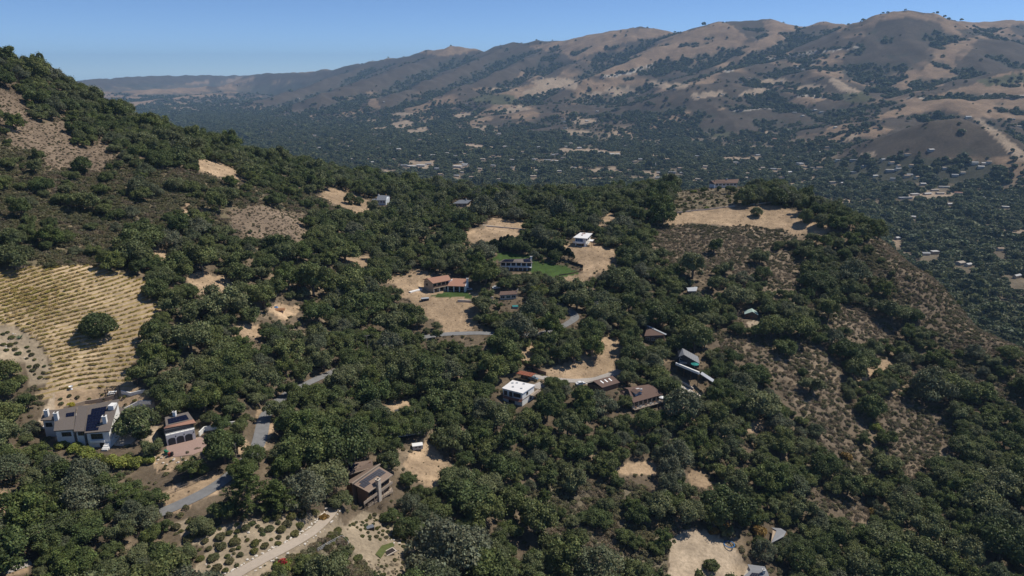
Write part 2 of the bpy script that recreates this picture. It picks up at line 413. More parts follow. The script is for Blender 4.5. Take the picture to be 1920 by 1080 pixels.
def raster(polys):
    xs = (np.arange(MW) - 20) * 2.0 + 1; ys = np.arange(MH) * 2.0 + 1
    X, Y = np.meshgrid(xs, ys)
    out = np.zeros((MH, MW), np.int16)
    for c, p in polys:
        p = np.array(p, float)
        x0, y0 = p.min(0); x1, y1 = p.max(0)
        j0 = max(int(y0 // 2) - 1, 0); j1 = min(int(y1 // 2) + 2, MH); i0 = max(int(x0 // 2) + 19, 0); i1 = min(int(x1 // 2) + 22, MW)
        if j1 <= j0 or i1 <= i0: continue
        x = X[j0:j1, i0:i1]; y = Y[j0:j1, i0:i1]; ins = np.zeros(x.shape, bool)
        for (ax, ay), (bx, by) in zip(p, np.roll(p, -1, 0)):
            if ay == by: continue
            cr = ((ay > y) != (by > y)) & (x < (bx - ax) * (y - ay) / (by - ay) + ax)
            ins ^= cr
        out[j0:j1, i0:i1][ins] = c
    return out
NEARMAP = raster(NEAR_POLYS)
CLEARMAP = raster([(1, p) for p in CLEAR_POLYS])
def look(m, px, py):
    i = np.clip((np.asarray(px) / 2 + 20).astype(int), 0, MW - 1); j = np.clip((np.asarray(py) / 2).astype(int), 0, MH - 1)
    return m[j, i]
def outside(c, px, py):
    """beyond the photo's edges the slopes go on as scrub on the left and oak wood elsewhere"""
    return np.where(px < -36, GREENB, np.where((px > 1955) | (py > 1130), WOOD, c))
F_AUTO, F_TAN, F_DARK, F_FIELD, F_GREEN, F_TREES, F_TOWN, F_ROAD = range(8)
FAR_POLYS = [
    # far left table land
    (F_DARK, [(100, 145), (300, 138), (560, 136), (560, 150), (440, 160), (300, 165), (150, 160)]),
    (F_TAN, [(232, 186), (262, 172), (330, 158), (395, 151), (388, 162), (320, 176), (260, 186)]),
    (F_TAN, [(300, 182), (350, 170), (402, 166), (400, 178), (345, 187)]),
    (F_TAN, [(395, 160), (430, 148), (480, 143), (470, 152), (430, 160)]),
    (F_TAN, [(226, 195), (262, 184), (305, 181), (285, 192), (250, 202)]),
    (F_TAN, [(300, 202), (322, 194), (352, 195), (335, 203)]),
    (F_TAN, [(410, 168), (480, 160), (470, 170), (425, 176)]),
    # broad dark flanks left of centre
    (F_DARK, [(470, 190), (560, 150), (640, 127), (780, 100), (815, 93), (900, 95), (1010, 84), (1050, 100), (1100, 110), (1030, 150), (960, 165), (900, 165), (800, 170), (700, 170), (600, 195), (500, 200)]),
    (F_TAN, [(790, 99), (850, 86), (890, 88), (897, 92), (870, 100), (830, 107)]),
    (F_TAN, [(990, 88), (1060, 74), (1110, 62), (1180, 52), (1255, 56), (1250, 66), (1180, 78), (1130, 92), (1095, 108), (1078, 118), (1060, 100), (1030, 96)]),
    (F_TAN, [(960, 150), (985, 130), (1010, 128), (1020, 140), (1000, 150)]),
    (F_TAN, [(1110, 141), (1130, 126), (1200, 98), (1285, 60), (1345, 40), (1370, 48), (1396, 68), (1398, 76), (1370, 80), (1310, 100), (1260, 106), (1230, 128), (1190, 140), (1150, 150)]),
    (F_TAN, [(1365, 100), (1390, 84), (1430, 72), (1440, 60), (1432, 40), (1460, 36), (1500, 52), (1480, 62), (1492, 72), (1440, 88), (1395, 103)]),
    (F_DARK, [(1366, 38), (1430, 36), (1436, 56), (1400, 70), (1378, 54)]),
    (F_DARK, [(1490, 70), (1510, 52), (1540, 44), (1590, 55), (1560, 80), (1520, 95), (1480, 90)]),
    (F_TAN, [(1535, 46), (1550, 41), (1590, 50), (1570, 60)]),
    (F_DARK, [(1580, 110), (1620, 70), (1650, 32), (1700, 26), (1755, 48), (1790, 65), (1740, 90), (1720, 120), (1660, 145), (1580, 150)]),
    (F_TAN, [(1640, 36), (1660, 27), (1700, 23), (1750, 32), (1770, 45), (1700, 34), (1655, 38)]),
    (F_TAN, [(1755, 40), (1800, 40), (1920, 36), (1960, 36), (1960, 50), (1920, 70), (1870, 62), (1800, 66), (1770, 62)]),
    (F_DARK, [(1790, 54), (1830, 52), (1860, 60), (1830, 70), (1800, 66)]),
    (F_DARK, [(1890, 50), (1960, 40), (1960, 75), (1910, 64)]),
    (F_TAN, [(1740, 118), (1770, 90), (1830, 66), (1850, 66), (1800, 90), (1790, 110), (1790, 145), (1760, 150), (1720, 145)]),
    (F_DARK, [(1800, 120), (1830, 75), (1960, 70), (1960, 128), (1840, 140)]),
    (F_TAN, [(1680, 160), (1740, 150), (1780, 158), (1740, 170), (1690, 172)]),
    (F_TAN, [(1635, 222), (1680, 205), (1740, 180), (1820, 160), (1870, 140), (1960, 128), (1960, 230), (1880, 225), (1830, 222), (1760, 208), (1700, 218), (1650, 226)]),
    (F_GREEN, [(1830, 150), (1960, 132), (1960, 152), (1850, 162)]),
    (F_DARK, [(1600, 290), (1640, 262), (1690, 238), (1760, 224), (1800, 220), (1850, 240), (1930, 300), (1800, 290), (1700, 280), (1640, 286)]),
    (F_FIELD, [(1822, 224), (1836, 224), (1870, 248), (1910, 280), (1960, 318), (1960, 330), (1900, 296), (1860, 256)]),
    (F_DARK, [(1300, 245), (1325, 215), (1370, 198), (1440, 186), (1480, 200), (1520, 222), (1555, 238), (1545, 250), (1450, 246), (1340, 250)]),
    (F_DARK, [(1280, 225), (1310, 195), (1350, 188), (1370, 196), (1330, 210)]),
    (F_DARK, [(1500, 200), (1560, 185), (1600, 210), (1560, 225)]),
    (F_DARK, [(1030, 205), (1110, 190), (1180, 195), (1260, 200), (1250, 222), (1180, 218), (1100, 215)]),
    (F_GREEN, [(880, 190), (910, 176), (960, 176), (985, 190), (940, 195)]),
    (F_DARK, [(900, 235), (930, 222), (980, 225), (960, 240)]),
    (F_DARK, [(985, 245), (1010, 226), (1060, 228), (1065, 240), (1000, 250)]),
    (F_DARK, [(700, 200), (710, 182), (750, 178), (760, 190), (735, 200)]),
    (F_TAN, [(686, 200), (698, 182), (718, 172), (706, 184), (716, 204)]),
    (F_TAN, [(565, 220), (590, 206), (622, 199), (608, 212), (585, 222)]),
    (F_FIELD, [(1000, 150), (1040, 144), (1080, 150), (1080, 165), (1030, 168)]),
    (F_FIELD, [(925, 165), (960, 162), (965, 168), (925, 170)]),
    (F_FIELD, [(1085, 178), (1110, 172), (1130, 172), (1120, 180)]),
    (F_FIELD, [(1380, 178), (1400, 168), (1440, 164), (1438, 174), (1400, 182)]),
    (F_FIELD, [(1488, 168), (1505, 158), (1545, 160), (1540, 168)]),
    (F_FIELD, [(1548, 150), (1560, 146), (1600, 166), (1622, 172), (1600, 178), (1570, 168)]),
    (F_GREEN, [(1575, 178), (1625, 172), (1650, 190), (1600, 192)]),
    (F_FIELD, [(1572, 268), (1585, 258), (1615, 248), (1600, 262)]),
    (F_FIELD, [(848, 270), (880, 270), (960, 277), (950, 281), (870, 277)]),
    (F_FIELD, [(1035, 278), (1110, 280), (1200, 288), (1265, 288), (1265, 292), (1130, 289), (1050, 285)]),
    (F_FIELD, [(1352, 294), (1424, 296), (1420, 304), (1356, 303)]),
    (F_FIELD, [(1064, 248), (1108, 243), (1110, 250), (1070, 251)]),
    (F_FIELD, [(1880, 436), (1935, 430), (1935, 446), (1892, 446)]),
    (F_FIELD, [(1690, 368), (1730, 362), (1800, 362), (1800, 374), (1720, 376)]),
    (F_FIELD, [(720, 215), (750, 212), (780, 214), (770, 220)]),
    (F_FIELD, [(730, 232), (770, 226), (780, 240), (740, 245)]),
    (F_FIELD, [(880, 222), (900, 216), (910, 220), (895, 226)]),
    (F_FIELD, [(1060, 224), (1110, 222), (1130, 230), (1070, 232)]),
    (F_FIELD, [(890, 238), (915, 236), (912, 246), (890, 246)]),
    (F_FIELD, [(1740, 302), (1790, 298), (1800, 306), (1750, 308)]),
    (F_GREEN, [(1325, 250), (1370, 248), (1370, 256), (1330, 258)]),
    (F_FIELD, [(1170, 318), (1240, 322), (1240, 328), (1180, 326)]),
    (F_FIELD, [(700, 322), (740, 320), (745, 326), (705, 328)]),
    (F_FIELD, [(920, 320), (975, 322), (972, 327), (925, 326)]),
    (F_FIELD, [(1080, 336), (1150, 330), (1160, 336), (1090, 342)]),
    (F_FIELD, [(770, 305), (815, 303), (820, 316), (765, 318)]), (F_FIELD, [(850, 308), (885, 307), (890, 318), (850, 319)]), (F_FIELD, [(1020, 299), (1060, 299), (1060, 307), (1020, 308)]),
    (F_FIELD, [(1105, 316), (1160, 312), (1170, 322), (1115, 326)]), (F_FIELD, [(985, 170), (1015, 158), (1040, 172), (1000, 182)]), (F_FIELD, [(1130, 168), (1180, 160), (1200, 172), (1150, 180)]),
    (F_FIELD, [(840, 216), (870, 208), (890, 216), (860, 224)]), (F_FIELD, [(930, 206), (975, 196), (1000, 206), (950, 214)]), (F_FIELD, [(1220, 150), (1290, 156), (1285, 166), (1225, 162)]),
    (F_FIELD, [(1290, 176), (1350, 168), (1360, 178), (1300, 186)]), (F_FIELD, [(1420, 150), (1470, 146), (1480, 156), (1430, 162)]), (F_FIELD, [(1420, 248), (1450, 246), (1455, 254), (1425, 256)]),
    (F_FIELD, [(1610, 290), (1640, 286), (1645, 294), (1615, 297)]), (F_FIELD, [(1540, 308), (1580, 306), (1570, 314), (1545, 315)]), (F_FIELD, [(690, 240), (725, 236), (720, 244), (695, 247)]), (F_FIELD, [(760, 246), (800, 238), (806, 246), (770, 252)]),
    (F_FIELD, [(1700, 310), (1722, 308), (1718, 316), (1700, 317)]), (F_FIELD, [(1470, 345), (1530, 338), (1535, 346), (1480, 352)]), (F_FIELD, [(1610, 330), (1650, 326), (1650, 334), (1615, 336)]),
    (F_TREES, [(1545, 302), (1600, 297), (1700, 294), (1800, 302), (1860, 308), (1890, 320), (1890, 345), (1545, 345)]),
    (F_ROAD, [(1130, 143), (1190, 130), (1230, 118), (1236, 121), (1190, 134), (1135, 147)]), (F_ROAD, [(1412, 114), (1470, 104), (1530, 94), (1600, 86), (1612, 82), (1612, 86), (1532, 98), (1472, 108), (1414, 118)]),
    (F_ROAD, [(1360, 132), (1412, 114), (1414, 118), (1364, 136)]), (F_ROAD, [(1520, 110), (1535, 106), (1528, 112), (1536, 117), (1500, 124), (1496, 122), (1524, 115)]), (F_ROAD, [(1496, 178), (1556, 180), (1556, 184), (1496, 182)]),
    (F_ROAD, [(436, 198), (444, 196), (448, 192), (444, 208), (438, 210)]), (F_ROAD, [(1700, 182), (1760, 182), (1920, 180), (1960, 182), (1960, 184), (1760, 185), (1700, 185)]), (F_ROAD, [(1368, 206), (1440, 201), (1452, 200), (1452, 203), (1370, 209)]),
]
FARMAP = raster(FAR_POLYS)
# ------------------------------------------------------------------ materials
def nd(nt, t, **kw):
    n = nt.nodes.new(t)
    for k, v in kw.items(): setattr(n, k, v)
    return n

def mat(name, color, rough=0.8, var=0.15, scale=1.0, bump=0.0, spec=0.3, metal=0.0, stretch=(1, 1, 1), var2=0.0):
    m = bpy.data.materials.new(name); m.use_nodes = True
    nt = m.node_tree; b = nt.nodes['Principled BSDF']
    b.inputs['Roughness'].default_value = rough; b.inputs['Metallic'].default_value = metal
    b.inputs['Specular IOR Level'].default_value = spec
    tc = nd(nt, 'ShaderNodeTexCoord'); mp = nd(nt, 'ShaderNodeMapping'); mp.inputs['Scale'].default_value = stretch
    nt.links.new(tc.outputs['Object'], mp.inputs[0])
    nz = nd(nt, 'ShaderNodeTexNoise'); nz.inputs['Scale'].default_value = scale; nz.inputs['Detail'].default_value = 5
    nz.inputs['Roughness'].default_value = 0.65
    nt.links.new(mp.outputs[0], nz.inputs['Vector'])
    rg = nd(nt, 'ShaderNodeMapRange'); rg.inputs['From Min'].default_value = 0.25; rg.inputs['From Max'].default_value = 0.75
    rg.inputs['To Min'].default_value = 1 - var; rg.inputs['To Max'].default_value = 1 + var
    nt.links.new(nz.outputs[0], rg.inputs[0])
    mul = nd(nt, 'ShaderNodeVectorMath', operation='SCALE'); mul.inputs[0].default_value = color[:3]
    nt.links.new(rg.outputs[0], mul.inputs['Scale'])
    nt.links.new(mul.outputs[0], b.inputs['Base Color'])
    if bump:
        bp = nd(nt, 'ShaderNodeBump'); bp.inputs['Strength'].default_value = bump; bp.inputs['Distance'].default_value = 0.05
        nt.links.new(nz.outputs[0], bp.inputs['Height']); nt.links.new(bp.outputs[0], b.inputs['Normal'])
    return m

def leaf_mat(name, cols, trans=0.25, rough=0.6):
    m = bpy.data.materials.new(name); m.use_nodes = True
    nt = m.node_tree; b = nt.nodes['Principled BSDF']; out = nt.nodes['Material Output']
    b.inputs['Roughness'].default_value = rough; b.inputs['Specular IOR Level'].default_value = 0.25
    oi = nd(nt, 'ShaderNodeObjectInfo'); rp = nd(nt, 'ShaderNodeValToRGB')
    el = rp.color_ramp.elements
    while len(el) < len(cols): el.new(0.5)
    for i, c in enumerate(cols):
        el[i].position = i / max(len(cols) - 1, 1); el[i].color = (*c, 1)
    nt.links.new(oi.outputs['Random'], rp.inputs[0])
    at = nd(nt, 'ShaderNodeAttribute'); at.attribute_name = 'tint'
    mx = nd(nt, 'ShaderNodeVectorMath', operation='MULTIPLY')
    nt.links.new(rp.outputs[0], mx.inputs[0]); nt.links.new(at.outputs['Color'], mx.inputs[1])
    nt.links.new(mx.outputs[0], b.inputs['Base Color'])
    tr = nd(nt, 'ShaderNodeBsdfTranslucent'); nt.links.new(mx.outputs[0], tr.inputs[0])
    ms = nd(nt, 'ShaderNodeMixShader'); ms.inputs[0].default_value = trans
    nt.links.new(b.outputs[0], ms.inputs[1]); nt.links.new(tr.outputs[0], ms.inputs[2])
    nt.links.new(ms.outputs[0], out.inputs['Surface'])
    return m

def ground_mat():
    m = bpy.data.materials.new('ground'); m.use_nodes = True
    nt = m.node_tree; b = nt.nodes['Principled BSDF']
    b.inputs['Roughness'].default_value = 0.95; b.inputs['Specular IOR Level'].default_value = 0.1
    at = nd(nt, 'ShaderNodeAttribute'); at.attribute_name = 'albedo'
    ge = nd(nt, 'ShaderNodeNewGeometry')
    def noise(scale, detail, lo, hi, rough=0.6, dist=0.0):
        n = nd(nt, 'ShaderNodeTexNoise'); n.inputs['Scale'].default_value = scale; n.inputs['Detail'].default_value = detail
        n.inputs['Roughness'].default_value = rough; n.inputs['Distortion'].default_value = dist
        nt.links.new(ge.outputs['Position'], n.inputs['Vector'])
        r = nd(nt, 'ShaderNodeMapRange'); r.inputs['From Min'].default_value = 0.3; r.inputs['From Max'].default_value = 0.7
        r.inputs['To Min'].default_value = lo; r.inputs['To Max'].default_value = hi
        nt.links.new(n.outputs[0], r.inputs[0]); return n, r
    n1, r1 = noise(0.9, 6, 0.72, 1.25, 0.7)
    n2, r2 = noise(0.16, 6, 0.74, 1.22)
    n3, r3 = noise(0.008, 6, 0.85, 1.15)
    a = nd(nt, 'ShaderNodeMath', operation='MULTIPLY'); nt.links.new(r1.outputs[0], a.inputs[0]); nt.links.new(r2.outputs[0], a.inputs[1])
    n4, r4 = noise(0.022, 8, 0.74, 1.26, 0.72, 0.6)
    a4 = nd(nt, 'ShaderNodeMath', operation='MULTIPLY'); nt.links.new(a.outputs[0], a4.inputs[0]); nt.links.new(r4.outputs[0], a4.inputs[1]); a = a4
    c = nd(nt, 'ShaderNodeMath', operation='MULTIPLY'); nt.links.new(a.outputs[0], c.inputs[0]); nt.links.new(r3.outputs[0], c.inputs[1])
    mx = nd(nt, 'ShaderNodeVectorMath', operation='SCALE'); nt.links.new(at.outputs['Color'], mx.inputs[0]); nt.links.new(c.outputs[0], mx.inputs['Scale'])
    # vineyard: a strip of golden weeds under every row, the rows following the contours
    va = nd(nt, 'ShaderNodeAttribute'); va.attribute_name = 'vine'
    sx = nd(nt, 'ShaderNodeSeparateXYZ'); nt.links.new(ge.outputs['Position'], sx.inputs[0])
    ph = nd(nt, 'ShaderNodeMath', operation='MULTIPLY_ADD'); ph.inputs[1].default_value = 2 * math.pi / 0.86; ph.inputs[2].default_value = -17.5 * 2 * math.pi / 0.86
    nt.links.new(sx.outputs[2], ph.inputs[0])
    cs = nd(nt, 'ShaderNodeMath', operation='COSINE'); nt.links.new(ph.outputs[0], cs.inputs[0])
    sr = nd(nt, 'ShaderNodeMapRange'); sr.inputs['From Min'].default_value = 0.25; sr.inputs['From Max'].default_value = 0.85; nt.links.new(cs.outputs[0], sr.inputs[0])
    sm = nd(nt, 'ShaderNodeMath', operation='MULTIPLY'); nt.links.new(sr.outputs[0], sm.inputs[0]); nt.links.new(va.outputs['Fac'], sm.inputs[1])
    sn = nd(nt, 'ShaderNodeMath', operation='MULTIPLY'); nt.links.new(sm.outputs[0], sn.inputs[0]); nt.links.new(r1.outputs[0], sn.inputs[1])
    vm = nd(nt, 'ShaderNodeMix', data_type='RGBA'); nt.links.new(sn.outputs[0], vm.inputs[0]); nt.links.new(mx.outputs[0], vm.inputs[6]); vm.inputs[7].default_value = (.30, .225, .085, 1)
    nt.links.new(vm.outputs[2], b.inputs['Base Color'])
    bp = nd(nt, 'ShaderNodeBump'); bp.inputs['Strength'].default_value = 0.6; bp.inputs['Distance'].default_value = 0.35
    nt.links.new(n1.outputs[0], bp.inputs['Height']); nt.links.new(bp.outputs[0], b.inputs['Normal'])
    return m

M = {}
M['ground'] = ground_mat()
M['oak'] = leaf_mat('oak_leaves', [(.086, .112, .040), (.114, .144, .048), (.158, .180, .060), (.136, .158, .066), (.182, .196, .092), (.090, .124, .040), (.124, .148, .052)])
M['valley'] = leaf_mat('valley_leaves', [(.085, .112, .050), (.110, .132, .056), (.145, .160, .068), (.095, .118, .060)])
M['bright'] = leaf_mat('bright_leaves', [(.20, .235, .050), (.24, .26, .06)])
M['greyoak'] = leaf_mat('grey_green_leaves', [(.145, .165, .095), (.185, .195, .120), (.13, .155, .078), (.17, .185, .10)])
M['greenoak'] = leaf_mat('fresh_green_leaves', [(.13, .165, .045), (.11, .145, .042), (.16, .185, .055)])
M['yellow'] = leaf_mat('yellow_leaves', [(.42, .36, .04), (.36, .32, .04)])
M['ochre'] = leaf_mat('ochre_leaves', [(.26, .17, .045), (.32, .19, .05), (.22, .18, .05)])
M['brush'] = leaf_mat('brush_leaves', [(.125, .130, .058), (.165, .155, .070), (.19, .165, .088), (.115, .125, .062), (.21, .18, .115), (.13, .135, .05)])
M['dry'] = leaf_mat('dry_twigs', [(.22, .170, .115), (.18, .142, .10), (.25, .195, .13), (.17, .148, .085), (.31, .26, .20)])
M['garden'] = leaf_mat('garden_leaves', [(.115, .135, .040), (.15, .15, .045), (.13, .12, .06), (.09, .12, .04)])
M['vine'] = leaf_mat('vine_leaves', [(.42, .34, .08), (.33, .29, .06), (.40, .28, .10), (.46, .35, .16)])
M['cypress'] = leaf_mat('cypress_leaves', [(.024, .040, .020), (.034, .050, .022)])
M['red'] = leaf_mat('red_flowers', [(.42, .035, .045), (.50, .06, .06)])
M['bark'] = mat('bark', (.13, .105, .085), 0.9, 0.3, 3)
# ------------------------------------------------------------------ object helpers
def tag(o, label=None, cat=None, group=None, kind=None):
    if label: o['label'] = label
    if cat: o['category'] = cat
    if group: o['group'] = group
    if kind: o['kind'] = kind
    return o

def link(name, data, parent=None, loc=None):
    o = bpy.data.objects.new(name, data); COL.objects.link(o)
    if parent is not None: o.parent = parent
    if loc is not None: o.location = loc
    return o

def mesh_np(name, V, F, material=None, colors=None, attr='tint', smooth=False, nper=4):
    """mesh from arrays; F is (n, 3 or 4) indices"""
    me = bpy.data.meshes.new(name)
    V = np.asarray(V, np.float32); F = np.asarray(F, np.int32)
    me.vertices.add(len(V)); me.vertices.foreach_set('co', V.ravel())
    k = F.shape[1]
    me.loops.add(F.size); me.loops.foreach_set('vertex_index', F.ravel())
    me.polygons.add(len(F)); me.polygons.foreach_set('loop_start', np.arange(0, F.size, k, dtype=np.int32))
    if smooth: me.polygons.foreach_set('use_smooth', np.ones(len(F), bool))
    if colors is not None:
        a = me.attributes.new(attr, 'FLOAT_COLOR', 'POINT')
        c = np.ones((len(V), 4), np.float32); c[:, :3] = colors
        a.data.foreach_set('color', c.ravel())
    me.update(calc_edges=True)
    if material: me.materials.append(material)
    return me

# ------------------------------------------------------------------ levelled places for houses and roads
def road_line(pts, width, extra=3.5, step=2.0, lift=0.0):
    P = hit([p[0] for p in pts], [p[1] for p in pts], grade=False)
    d = np.concatenate([[0], np.cumsum(np.hypot(*np.diff(P[:, :2], axis=0).T))])
    s = np.linspace(0, d[-1], max(int(d[-1] / step), 3))
    # smooth curve through the points
    Q = np.stack([np.interp(s, d, P[:, k]) for k in range(3)], 1)
    for _ in range(6):
        Q[1:-1] = (Q[:-2] + 2 * Q[1:-1] + Q[2:]) / 4
    Q[:, 2] = ground(Q[:, 0], Q[:, 1], False)
    for _ in range(20):
        Q[1:-1, 2] = (Q[:-2, 2] + 2 * Q[1:-1, 2] + Q[2:, 2]) / 4
    GRADE.append(('road', (Q, width / 2 + 0.5, width / 2 + extra)))
    return Q

ROADS = {
    'main': road_line([(300, 962), (340, 947), (380, 927), (420, 903), (452, 872), (480, 848), (490, 815), (494, 785), (505, 765), (545, 735), (588, 713), (640, 690)], 4.4),
    'upper': road_line([(690, 655), (760, 637), (840, 626), (900, 624), (960, 628), (1010, 628), (1050, 615), (1082, 598), (1072, 582), (1040, 566)], 4.6),
    'drive': road_line([(990, 705), (1040, 712), (1085, 716), (1140, 706), (1165, 694)], 4.5),
    'path': road_line([(627, 952), (618, 966), (597, 990), (568, 1010), (530, 1030), (490, 1050), (440, 1080), (400, 1100)], 3.4, 2.2, 1.2),
    'farpath': road_line([(905, 422), (940, 426), (990, 431)], 3.0),
    'low': road_line([(-20, 1082), (25, 1066), (58, 1054)], 4.0),
}
PADS = {}
def pad(name, px, py, r0, r1, dz=0.0):
    p = hit(px, py, grade=False)[0]
    p[2] += dz
    GRADE.append(('pad', (p[0], p[1], r0, r1, p[2]))); PADS[name] = p
    return p
PADR = {}
def site(name, px, py, ox=0.0, oy=0.0, r0=7.0, r1=14.0, clear=9.0):
    """front-foot pixel of a building, and the centre of its levelled ground relative to that point"""
    g = hit(px, py, grade=False)[0]
    if r0 > 0: GRADE.append(('pad', (g[0] + ox, g[1] + oy, r0, r1, g[2])))
    PADS[name] = g; PADC[name] = (g[0] + ox, g[1] + oy); PADR[name] = clear
    return g
PADC = {}
site('estate', 160, 838, -2, 6, 13, 24, 12)
site('garage', 342, 834, 0, 2, 7, 12, 7)
site('shedroof', 690, 945, -1, 5, 4, 10, 7)
site('flatroof', 975, 758, 0, 4, 5, 11, 8)
site('carport', 985, 714, 0, 0, 4, 8, 4)
site('skylights', 1130, 726, 1, -1, 6, 11, 6)
site('dormer', 1205, 772, 2, 6, 6, 13, 9)
site('gabled', 1290, 715, 0, 2, 0, 0, 7)
site('villa', 835, 558, 0, 8, 12, 20, 10)
site('lawnhouse', 978, 507, -3, 2, 10, 18, 8)
site('whitebox', 1090, 464, 1, 6, 9, 17, 8)
site('cottage', 712, 386, 0, 2, 7, 13, 7)
site('darkroof', 865, 384, 0, -12, 0, 0, 7)
site('walled', 1358, 355, 2, 2, 12, 22, 7)
site('cabin', 1405, 601, 1, 3, 4, 9, 4)
site('redroof', 1225, 634, 0, -2, 0, 0, 5)
site('brownroof', 952, 560, 0, 2, 5, 10, 6)
site('shed', 1298, 548, -2, -5, 3, 8, 3)
site('hidden', 762, 818, 0, 3, 6, 11, 1)
site('greyflat', 1458, 1014, 0, 2, 0, 0, 4)
site('corner', 1420, 1092, 0, 2, 5, 9, 5)
# ------------------------------------------------------------------ the ground as one sheet out to the horizon
_fine = np.radians(np.linspace(-42, 42, 641))
_side = np.radians(np.concatenate([np.linspace(42, 318, 47)[1:-1]]))
AZ = np.concatenate([_fine, _side])
RR = np.concatenate([np.linspace(12, 88, 9), np.geomspace(92, 9000, 700), np.geomspace(9200, 16000, 40), np.geomspace(16500, 18000, 4)])
def sheet_xy(R, A):
    return R[:, None] * np.sin(A)[None], R[:, None] * np.cos(A)[None]
_X, _Y = sheet_xy(RR, AZ)
_Z = ground(_X, _Y)
_PX, _PY = pix(_X, _Y, _Z)
_R = np.hypot(_X, _Y)
# concavity of the far country, from the sheet itself: below the blurred surface = gully
def blur(a, n0, n1):
    for ax, n in ((0, n0), (1, n1)):
        p = np.pad(a, [(n, n) if k == ax else (0, 0) for k in range(2)], mode='edge')
        c = np.cumsum(p, axis=ax); c = np.insert(c, 0, 0, axis=ax)
        m = 2 * n + 1
        a = (np.take(c, range(m, c.shape[ax]), ax) - np.take(c, range(0, c.shape[ax] - m), ax)) / m
    return a
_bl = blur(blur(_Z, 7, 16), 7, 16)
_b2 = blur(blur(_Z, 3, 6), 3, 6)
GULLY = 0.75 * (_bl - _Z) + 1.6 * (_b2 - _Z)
_hill = np.clip((_Z - VALLEY - 12) / 40, 0, 1)
_jx = 26 * fbm(_X / 26, _Y / 26, 4, 51, .6); _jy = 16 * fbm(_X / 26, _Y / 26, 4, 57, .6)
_fj = 10 * fbm(_X / 500, _Y / 500, 4, 61); _fk = 4 * fbm(_X / 500, _Y / 500, 4, 67)
_fs = np.where(_R > 6300, 0.3, 1.0); _fj = _fj * _fs; _fk = _fk * _fs
NEARC = look(NEARMAP, np.clip(_PX + _jx * 0.6, -39, 1958), np.clip(_PY + _jy * 0.6, 0, 1158))
NEARC = outside(NEARC, _PX, _PY)
FARC = look(FARMAP, np.clip(_PX + _fj, -39, 1958), np.clip(_PY + _fk, 0, 1158))
ISFAR = (_R > 830) & (_Z < 600)
NEAR_COL = np.array([(.135, .105, .072), (.36, .262, .168), (.165, .130, .092), (.150, .126, .078), (.38, .29, .19), (.058, .098, .027), (.29, .235, .165), (.42, .335, .24), (.165, .14, .095), (.17, .14, .092), (.200, .152, .108)])
FAR_COL = np.array([(.15, .115, .080), (.235, .165, .108), (.078, .063, .047), (.31, .24, .17), (.085, .085, .045), (.06, .06, .04), (.25, .2, .15), (.4, .36, .3)])
alb = NEAR_COL[NEARC]
n_a = fbm(_X / 14, _Y / 14, 4, 71)[..., None]
# bare places: worn pale and dusky patches; woodland litter: straw showing through
alb = alb * (1 + 0.26 * n_a) * (1 + 0.12 * fbm(_X / 3.5, _Y / 3.5, 3, 73)[..., None])
straw = sstep(0.15, 0.5, fbm(_X / 9, _Y / 9, 3, 77))[..., None]
w = np.isin(NEARC, [WOOD, DRYB, GREENB, MIXB])[..., None] * straw * 0.4
alb = alb * (1 - w) + np.array([.34, .26, .175]) * w
fa = FAR_COL[FARC]
# undrawn far country: straw and brush by patches, valley soil dusky
mixn = sstep(-0.1, 0.25, fbm(_X / 260, _Y / 260, 4, 83))[..., None]
auto_hill = FAR_COL[F_TAN] * mixn + FAR_COL[F_DARK] * (1 - mixn)
auto = auto_hill * _hill[..., None] + (np.array([.14, .115, .080]) + np.array([.20, .145, .10]) * sstep(0.0, 0.35, fbm(_X / 130, _Y / 130, 4, 87))[..., None]) * (1 - _hill[..., None])
fa = np.where((FARC == F_AUTO)[..., None], auto, fa)
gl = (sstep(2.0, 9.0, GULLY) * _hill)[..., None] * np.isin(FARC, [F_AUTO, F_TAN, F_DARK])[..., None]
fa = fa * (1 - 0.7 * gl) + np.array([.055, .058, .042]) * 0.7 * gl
fa = fa * (1 + 0.10 * fbm(_X / 90, _Y / 90, 4, 91)[..., None])
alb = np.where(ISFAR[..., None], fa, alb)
nr, na = _X.shape
idx = np.arange(nr * na).reshape(nr, na)
q = np.stack([idx[:-1], np.roll(idx, -1, 1)[:-1], np.roll(idx, -1, 1)[1:], idx[1:]], -1).reshape(-1, 4)
trk = np.abs(fbm(_X / 34, _Y / 34, 3, 133)) + 0.25 * np.abs(vnoise(_X / 3, _Y / 3, 5)) * 0.1
trk = (1 - sstep(0.012, 0.05, trk)) * np.isin(NEARC, [BARE, PALE, GARDEN]) * ~ISFAR
alb = alb * (1 + 0.28 * trk[..., None])
VINEMASK = ((NEARC == VINE) & ~ISFAR).astype(float).ravel()
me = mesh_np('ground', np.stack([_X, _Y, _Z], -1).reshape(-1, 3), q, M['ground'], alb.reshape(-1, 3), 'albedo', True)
_va = me.attributes.new('vine', 'FLOAT', 'POINT'); _va.data.foreach_set('value', VINEMASK.astype(np.float32))
gr = link('ground', me); tag(gr, kind='structure')
# face up
gr.data.flip_normals() if gr.data.polygons[0].normal.z < 0 else None

def polar_index(x, y):
    r = np.hypot(x, y); a = np.arctan2(x, y)
    i = np.clip(np.searchsorted(RR, r), 0, nr - 1)
    j = np.clip(((a - _fine[0]) / (_fine[1] - _fine[0])).round().astype(int), 0, len(_fine) - 1)
    return i, j

